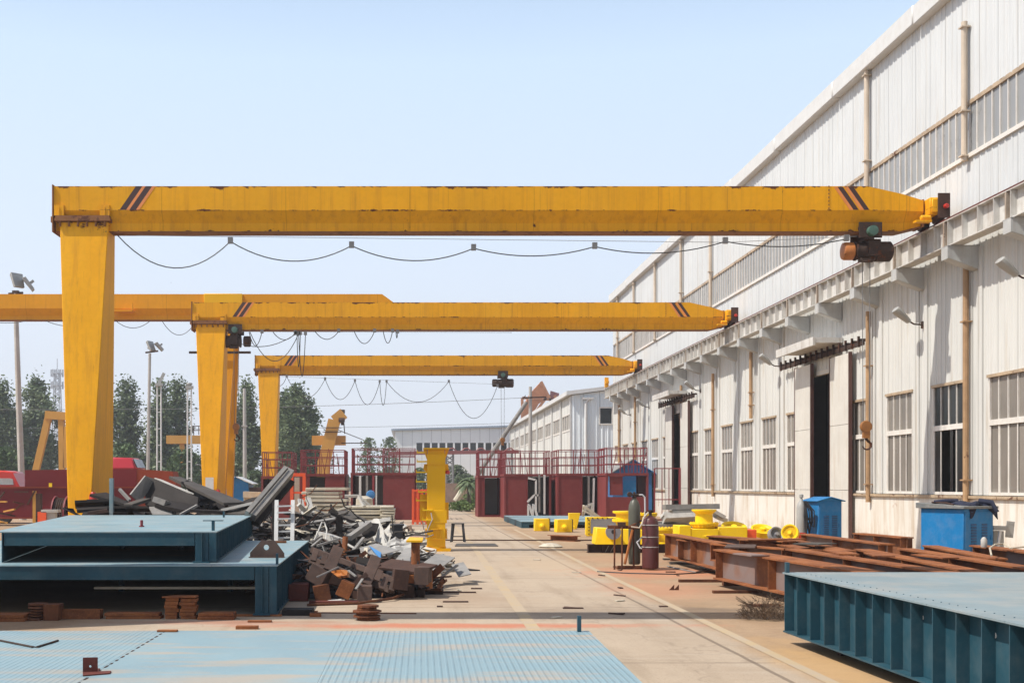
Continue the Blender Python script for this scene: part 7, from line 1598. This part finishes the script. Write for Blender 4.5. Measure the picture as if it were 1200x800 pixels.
small_tree(432, 513, 150, 1.7, 'grey-green tree showing over the railings of the left cabins', 9, 'leaf'); small_tree(457, 512, 158, 1.6, 'grey-green tree at the corner of the far white hall', 10, 'leaf'); small_tree(492, 548, 150, 1.2, 'small tree before the far hall, left of the yellow column', 12, 'leaf')
small_tree(535, 545, 148, 1.7, 'dark conifer-like tree before the far hall at the road end', 13, 'leaf', 1800); small_tree(523, 562, 146, 2.6, 'dark shrub mass at the road end beside the yellow column', 14, 'leaf', 2200); small_tree(546, 556, 146, 2.0, 'dark shrub behind the palm at the road end', 15, 'leaf', 1800)
# hedge-like dark strip low behind the left yard and grey huts
lowb = [(105, 560, 100, 3.4, 'low dark bushes behind the red truck'), (176, 546, 98, 2.6, 'dark bush behind the thin lamp post'), (240, 552, 100, 2.6, 'dark bush left of the second crane leg'), (300, 552, 100, 2.6, 'dark bush beside the concrete pole'), (62, 552, 100, 2.4, 'dark bush behind the small A-legged gantry')]
for i, (px, py, d, w, lab) in enumerate(lowb): small_tree(px, py, d, w, lab, 30+i, 'leaf', 1500)
# palm
t = thing('palm_tree', 'small palm with drooping fronds beside the right red cabins at the road end', 'palm', (X(549, 78), 78, 0)); rr = random.Random(4)
q = MB(); q.tube([(0, 0, 0), (.05, 0, 1.0), (.0, 0, 1.9)], .16, 9, r2=.11); q.build('trunk', M['bark'], t)
q = MB()
for i in range(34):
    a = i*2.4; el = rr.uniform(-.2, 1.2); L = rr.uniform(.9, 1.35); prev = None
    for s in range(8):
        f = s/7; r_ = L*f; p = Vector((math.cos(a)*r_*math.cos(el)*(1-.1*f), math.sin(a)*r_*math.cos(el)*(1-.1*f), 1.9+math.sin(el)*r_-.75*f*f*L))
        if prev is not None:
            sd_ = Vector((-math.sin(a), math.cos(a), -.3)); w_ = .15*math.sin(math.pi*(f*.85+.12))
            for g_ in (-1, 1): q.add([prev, p, p+Vector((sd_.x*g_, sd_.y*g_, -.5))*w_+(p-prev)*.6, prev.lerp(p, .4)+Vector((sd_.x*g_, sd_.y*g_, -.5))*w_], [(0, 1, 2, 3)])
        prev = p
q.build('fronds', M['leaf'], t, smooth=False)
q = MB(); q.tube([at(534, 587, 80), at(545, 570, 80)], .22, 10); one('concrete_pipe', 'pale concrete pipe leaning beside the palm at the road end', 'pipe', q, M['cream'])
q = MB(); a, b = at(520, 566, 100), at(560, 585, 100); q.box(a.x, b.x, 100, 100.4, 0, a.z); one('brick_wall', 'low weathered brick wall closing the far end of the road', 'wall', q, M['brick'])
# ---------------------------------------------------------------- poles, lamps, masts, wires
def flood(root, c, pitch, yaw, s=1.0):
    q = MB(); q.hexa([(-.22, 0, -.3), (.22, 0, -.3), (.22, .12, -.28), (-.22, .12, -.28)], [(-.28, 0, .3), (.28, 0, .3), (.24, .14, .26), (-.24, .14, .26)]); q.box(-.05, .05, .1, .3, -.05, .05)
    q.xf(Matrix.Translation(c) @ Matrix.Rotation(yaw, 4, 'Z') @ Matrix.Rotation(pitch, 4, 'X') @ Matrix.Scale(s, 4)); wpart('lamp_head', q, M['tin'], root, bevel=.01)
D = 58.; t = thing('lamp_post', 'leaning white lamp post with two tilted floodlights at the left edge', 'lamp post', (*on(27, 609).xy, 0)); D = on(27, 609).y
q = MB(); q.tube([on(27, 609), at(22, 470, D), at(18, 344, D)], .165, 10, r2=.11); wpart('pole', q, M['polew'], t)
q = MB(); c = at(18.5, 343, D); q.tube([c-Vector((.35, 0, .05)), c+Vector((.35, 0, .0))], .06, 6); q.box(c.x-.15, c.x+.15, D-.1, D+.1, c.z-.25, c.z+.1); wpart('bracket', q, M['rustdk'], t)
flood(t, at(21.5, 328, D), R(-20), R(55), 1.25); flood(t, at(32, 334, D), R(38), R(-75), 1.25)
D = 76.; t = thing('lamp_post', 'thin lamp post with a pair of floodlights right of the near crane leg', 'lamp post', (X(172.5, D), D, 0))
q = MB(); q.tube([(X(172.5, D), D, 0), at(175.5, 414, D)], .12, 9, r2=.09); wpart('pole', q, M['concrete'], t)
q = MB(); c = at(176, 413, D); q.tube([c-Vector((.3, 0, 0)), c+Vector((.5, 0, .1))], .06, 6); wpart('bracket', q, M['dark'], t)
flood(t, at(178, 405, D), R(-25), R(65), 1.15); flood(t, at(185.5, 407, D), R(45), R(-70), 1.15)
for p0, pt, lab, d in ((186.5, 452, 'twin-tube mast with white rungs, left one of two behind the near crane leg', 84), (222, 455, 'twin-tube mast with white rungs, right one of two beside the second crane leg', 84)):
    t = thing('tube_mast', lab, 'mast', (X(p0, d), d, 0))
    for s in (-1, 1): q = MB(); q.tube([(X(p0, d)+s*.15, d, 0), (X(p0, d)+s*.13, d, ZC(pt, d))], .055, 7); wpart('tube', q, M['white'], t)
    q = MB(); z = 1.0
    while z < ZC(pt, d): q.box(X(p0, d)-.15, X(p0, d)+.15, d-.03, d+.03, z, z+.06); z += 1.15
    wpart('rungs', q, M['white'], t)
    q = MB(); c = at(p0, pt, d); q.box(c.x-.25, c.x+.25, d-.2, d+.2, c.z-.02, c.z+.18); q.lathe([(.12, .18), (.22, .3), (.2, .38)], (c.x, d, c.z), 8) if p0 > 200 else q.bar((c.x-.1, d, c.z), (c.x+.35, d, c.z+.9), .2, .1, up=(0, 1, 0)); wpart('mast_head', q, M['tin'], t)
d = 92; q = MB(); q.tube([(X(287, d), d, 0), at(286.5, 455, d)], .17, 10, r2=.12); q.box(X(286.5, d)-.2, X(286.5, d)+.2, d-.2, d+.2, ZC(500, d), ZC(500, d)+.12); one('utility_pole', 'grey concrete pole standing before the poplar between two crane legs', 'pole', q, M['concrete'])
t = thing('utility_pole', 'grey concrete pole with a cross arm at the corner of the rear workshop', 'pole', (X(621.5, 92), 92, 0)); d = 92
q = MB(); q.tube([(X(621.5, d), d, 0), at(621.5, 453, d)], .18, 10, r2=.12); wpart('pole', q, M['concrete'], t)
q = MB(); q.bar(at(612, 466, d-.15), at(640, 465, d-.15), .1, .1); q.bar(at(613, 466.4, d-.2), at(616, 463, d-.2), .12, .05); wpart('cross_arm', q, M['dark'], t)
q = MB(); q.tube([at(563, 551, 88), at(617, 471, 88)], .19, 10, r2=.15); q.tube([at(556, 562, 88), at(563, 551, 88)], .18, 8); q.tube([(X(563, 88), 88.3, 0), at(567, 545, 88.3)], .12, 6); one('leaning_pipe', 'long grey-white pipe leaning up towards the concrete pole behind the cabins', 'pipe', q, M['lightsteel'])
for lab, P, Q, dr in (('upper power line crossing the yard to the concrete pole with the cross arm', at(612, 466, 92), at(-60, 479, 92), .35), ('lower power line far behind the farthest crane', at(616, 495, 120), at(-60, 500, 120), .4)):
    q = MB(); q.tube(sag(P, Q, dr, 20), .017, 4); one('power_line', lab, 'wire', q, M['rope'])
# red pipe bridge in front of the far hall
t = thing('pipe_bridge', 'red trussed pipe bridge crossing before the far white hall', 'pipe bridge', (X(530, 140), 140, 0)); d = 140
q = MB(); a, b = at(455, 531, d), at(612, 529, d); q.bar(a, b, .5, .42); 
for i in range(6):
    x0 = 522+i*17; q.tube([at(x0, 530, d), at(x0+5, 525.5, d), at(x0+9, 525, d), at(x0+15, 530, d)], .09, 5)
wpart('pipe', q, M['trussred'], t)
q = MB()
for px in (531, 523, 600): q.tube([(X(px, d), d, 0), at(px, 531, d)], .14, 6)
for i in range(8):
    q.tube([at(523, 534+i*5, d), at(531, 539+i*5, d)], .06, 4); q.tube([at(531, 534+i*5, d), at(523, 539+i*5, d)], .06, 4)
wpart('trestle', q, M['rope'], t)
# comm tower far away
d = 420; t = thing('lattice_tower', 'pale lattice phone mast rising above the poplars in the haze', 'mast', (X(67, d), d, 0)); X0 = X(67, d)
q = MB(); zt = ZC(433, d)
for s in ((-1, -1), (1, -1), (1, 1), (-1, 1)): q.tube([(X0+s[0]*2.0, d+s[1]*2.0, 0), (X0+s[0]*.75, d+s[1]*.75, zt)], .22, 5)
n = 22
for i in range(n):
    z0, z1 = zt*i/n, zt*(i+1)/n; r0, r1 = 2-1.25*i/n, 2-1.25*(i+1)/n
    for y in (-1, 1):
        q.tube([(X0-r0, d+y*r0, z0), (X0+r1, d+y*r1, z1)], .11, 4); q.tube([(X0+r0, d+y*r0, z0), (X0-r1, d+y*r1, z1)], .11, 4)
wpart('mast', q, M['tower'], t)
q = MB(); q.tube([(X0, d, zt), (X0, d, ZC(420, d))], .14, 5); wpart('aerial', q, M['tower'], t)
for py in (438, 452):
    z = ZC(py, d); q = MB(); q.lathe([(1.6, 0), (2.1, 0), (2.1, .25), (1.6, .25)], (X0, d, z), 12)
    for i in range(9): a = 6.283*i/9; q.box(X0+math.cos(a)*2-.2, X0+math.cos(a)*2+.2, d+math.sin(a)*2-.2, d+math.sin(a)*2+.2, z-1, z+1.5)
    wpart('antenna_platform', q, M['tower'], t)
# rusty hopper roof showing over the rear workshop
d = 165; t = thing('rusty_hopper', 'rust-orange sheet hopper with broken frames rising behind the rear workshop roof', 'hopper', (X(632, d), d, 0))
q = MB(); q.plate([at(612, 478, d), at(621, 461, d), at(634, 447, d), at(643, 465, d), at(630, 474, d), at(616, 498, d), at(612, 502, d)], 2.5); wpart('sheet', q, M['hopper'], t)
q = MB()
for a, b in (((612, 466), (646, 468)), ((634, 447), (646, 470)), ((616, 498), (640, 466)), ((612, 466), (612, 520)), ((650, 463), (653, 470))): q.bar(at(*a, d-2), at(*b, d-2), .35, .35, up=(0, 1, 0))
q.box(X(611, d), X(640, d), d-1, d+1, 0, ZC(500, d)); wpart('support_frame', q, M['hopper'], t)
q = MB()
for i in range(5): q.bar(at(645+i*2, 470-i*.3, d), at(646+i*2, 458+i*.6, d), .22, .22, up=(0, 1, 0)); q.bar(at(644, 463+i*2, d), at(655, 461+i*2, d), .18, .18, up=(0, 1, 0))
wpart('railing', q, M['trussred'], t)
# low far buildings behind the left yard
for px0, px1, py, d, m, lab in ((232, 262, 541, 112, 'white', 'small white shed far behind the second crane leg'), (208, 250, 560, 105, 'orange', 'low orange container far behind the right twin-tube mast'), (66, 80, 548, 108, 'lightsteel', 'small grey shed far behind the A-legged gantry'), (160, 180, 548, 112, 'brick', 'small brick shed far behind the thin lamp post')):
    a, b = at(px0, py, d), at(px1, py, d); t = thing('shed', lab, 'shed', ((a.x+b.x)/2, d, 0)); q = MB(); q.box(a.x, b.x, d, d+4, 0, a.z-.3); wpart('wall', q, M[m], t)
    q = MB(); xm = (a.x+b.x)/2; q.plate([(a.x-.2, d-.2, a.z-.3), (b.x+.2, d-.2, a.z-.3), (b.x+.2, d+4.2, a.z), (a.x-.2, d+4.2, a.z)], .12); wpart('roof', q, M['lightsteel'], t)
    q = MB(); q.box(xm-.5, xm+.5, d-.04, d-.001, 0, min(2, a.z-.6)); wpart('door', q, M['doordark'], t)
# distant treeline closing the horizon
q = MB(); rr = random.Random(77)
for i in range(9000):
    x = rr.uniform(-330, 330); d = 330+rr.uniform(0, 40)+60*math.sin(x*.01); z = rr.random()**1.2*(7+3.5*math.sin(x*.05)+2*math.sin(x*.19+1)); s = rr.uniform(.8, 2.0)
    u = Vector((rr.gauss(0, 1), rr.gauss(0, .4), rr.gauss(0, 1))).normalized(); v = u.cross(Vector((rr.gauss(0, .3), 1, rr.gauss(0, .3)))).normalized(); p = Vector((x, d, max(z, .6)))
    q.add([p-u*s, p+v*s*.8, p+u*s, p-v*s*.8], [(0, 1, 2, 3)])
o = q.build('far_woods', M['leaf'], smooth=False); o['kind'] = 'stuff'; tag(o, 'hazy belt of far trees along the horizon behind the yard', 'woods')
# ---------------------------------------------------------------- haze: one closed box of even thin air
q = MB(); q.box(-420, 420, -20, 520, -1.2, 52); o = q.build('haze', M['ground'], smooth=False); o['kind'] = 'stuff'
hm = bpy.data.materials.new('haze_air'); hm.use_nodes = True; nt = hm.node_tree; nt.nodes.clear(); ou = nt.nodes.new('ShaderNodeOutputMaterial'); pv = nt.nodes.new('ShaderNodeVolumePrincipled')
pv.inputs['Color'].default_value = (.93, .95, 1, 1); pv.inputs['Density'].default_value = .0009; pv.inputs['Anisotropy'].default_value = .3; nt.links.new(pv.outputs[0], ou.inputs['Volume'])
o.data.materials.clear(); o.data.materials.append(hm); tag(o, 'thin summer haze filling the air over the whole yard', 'haze')
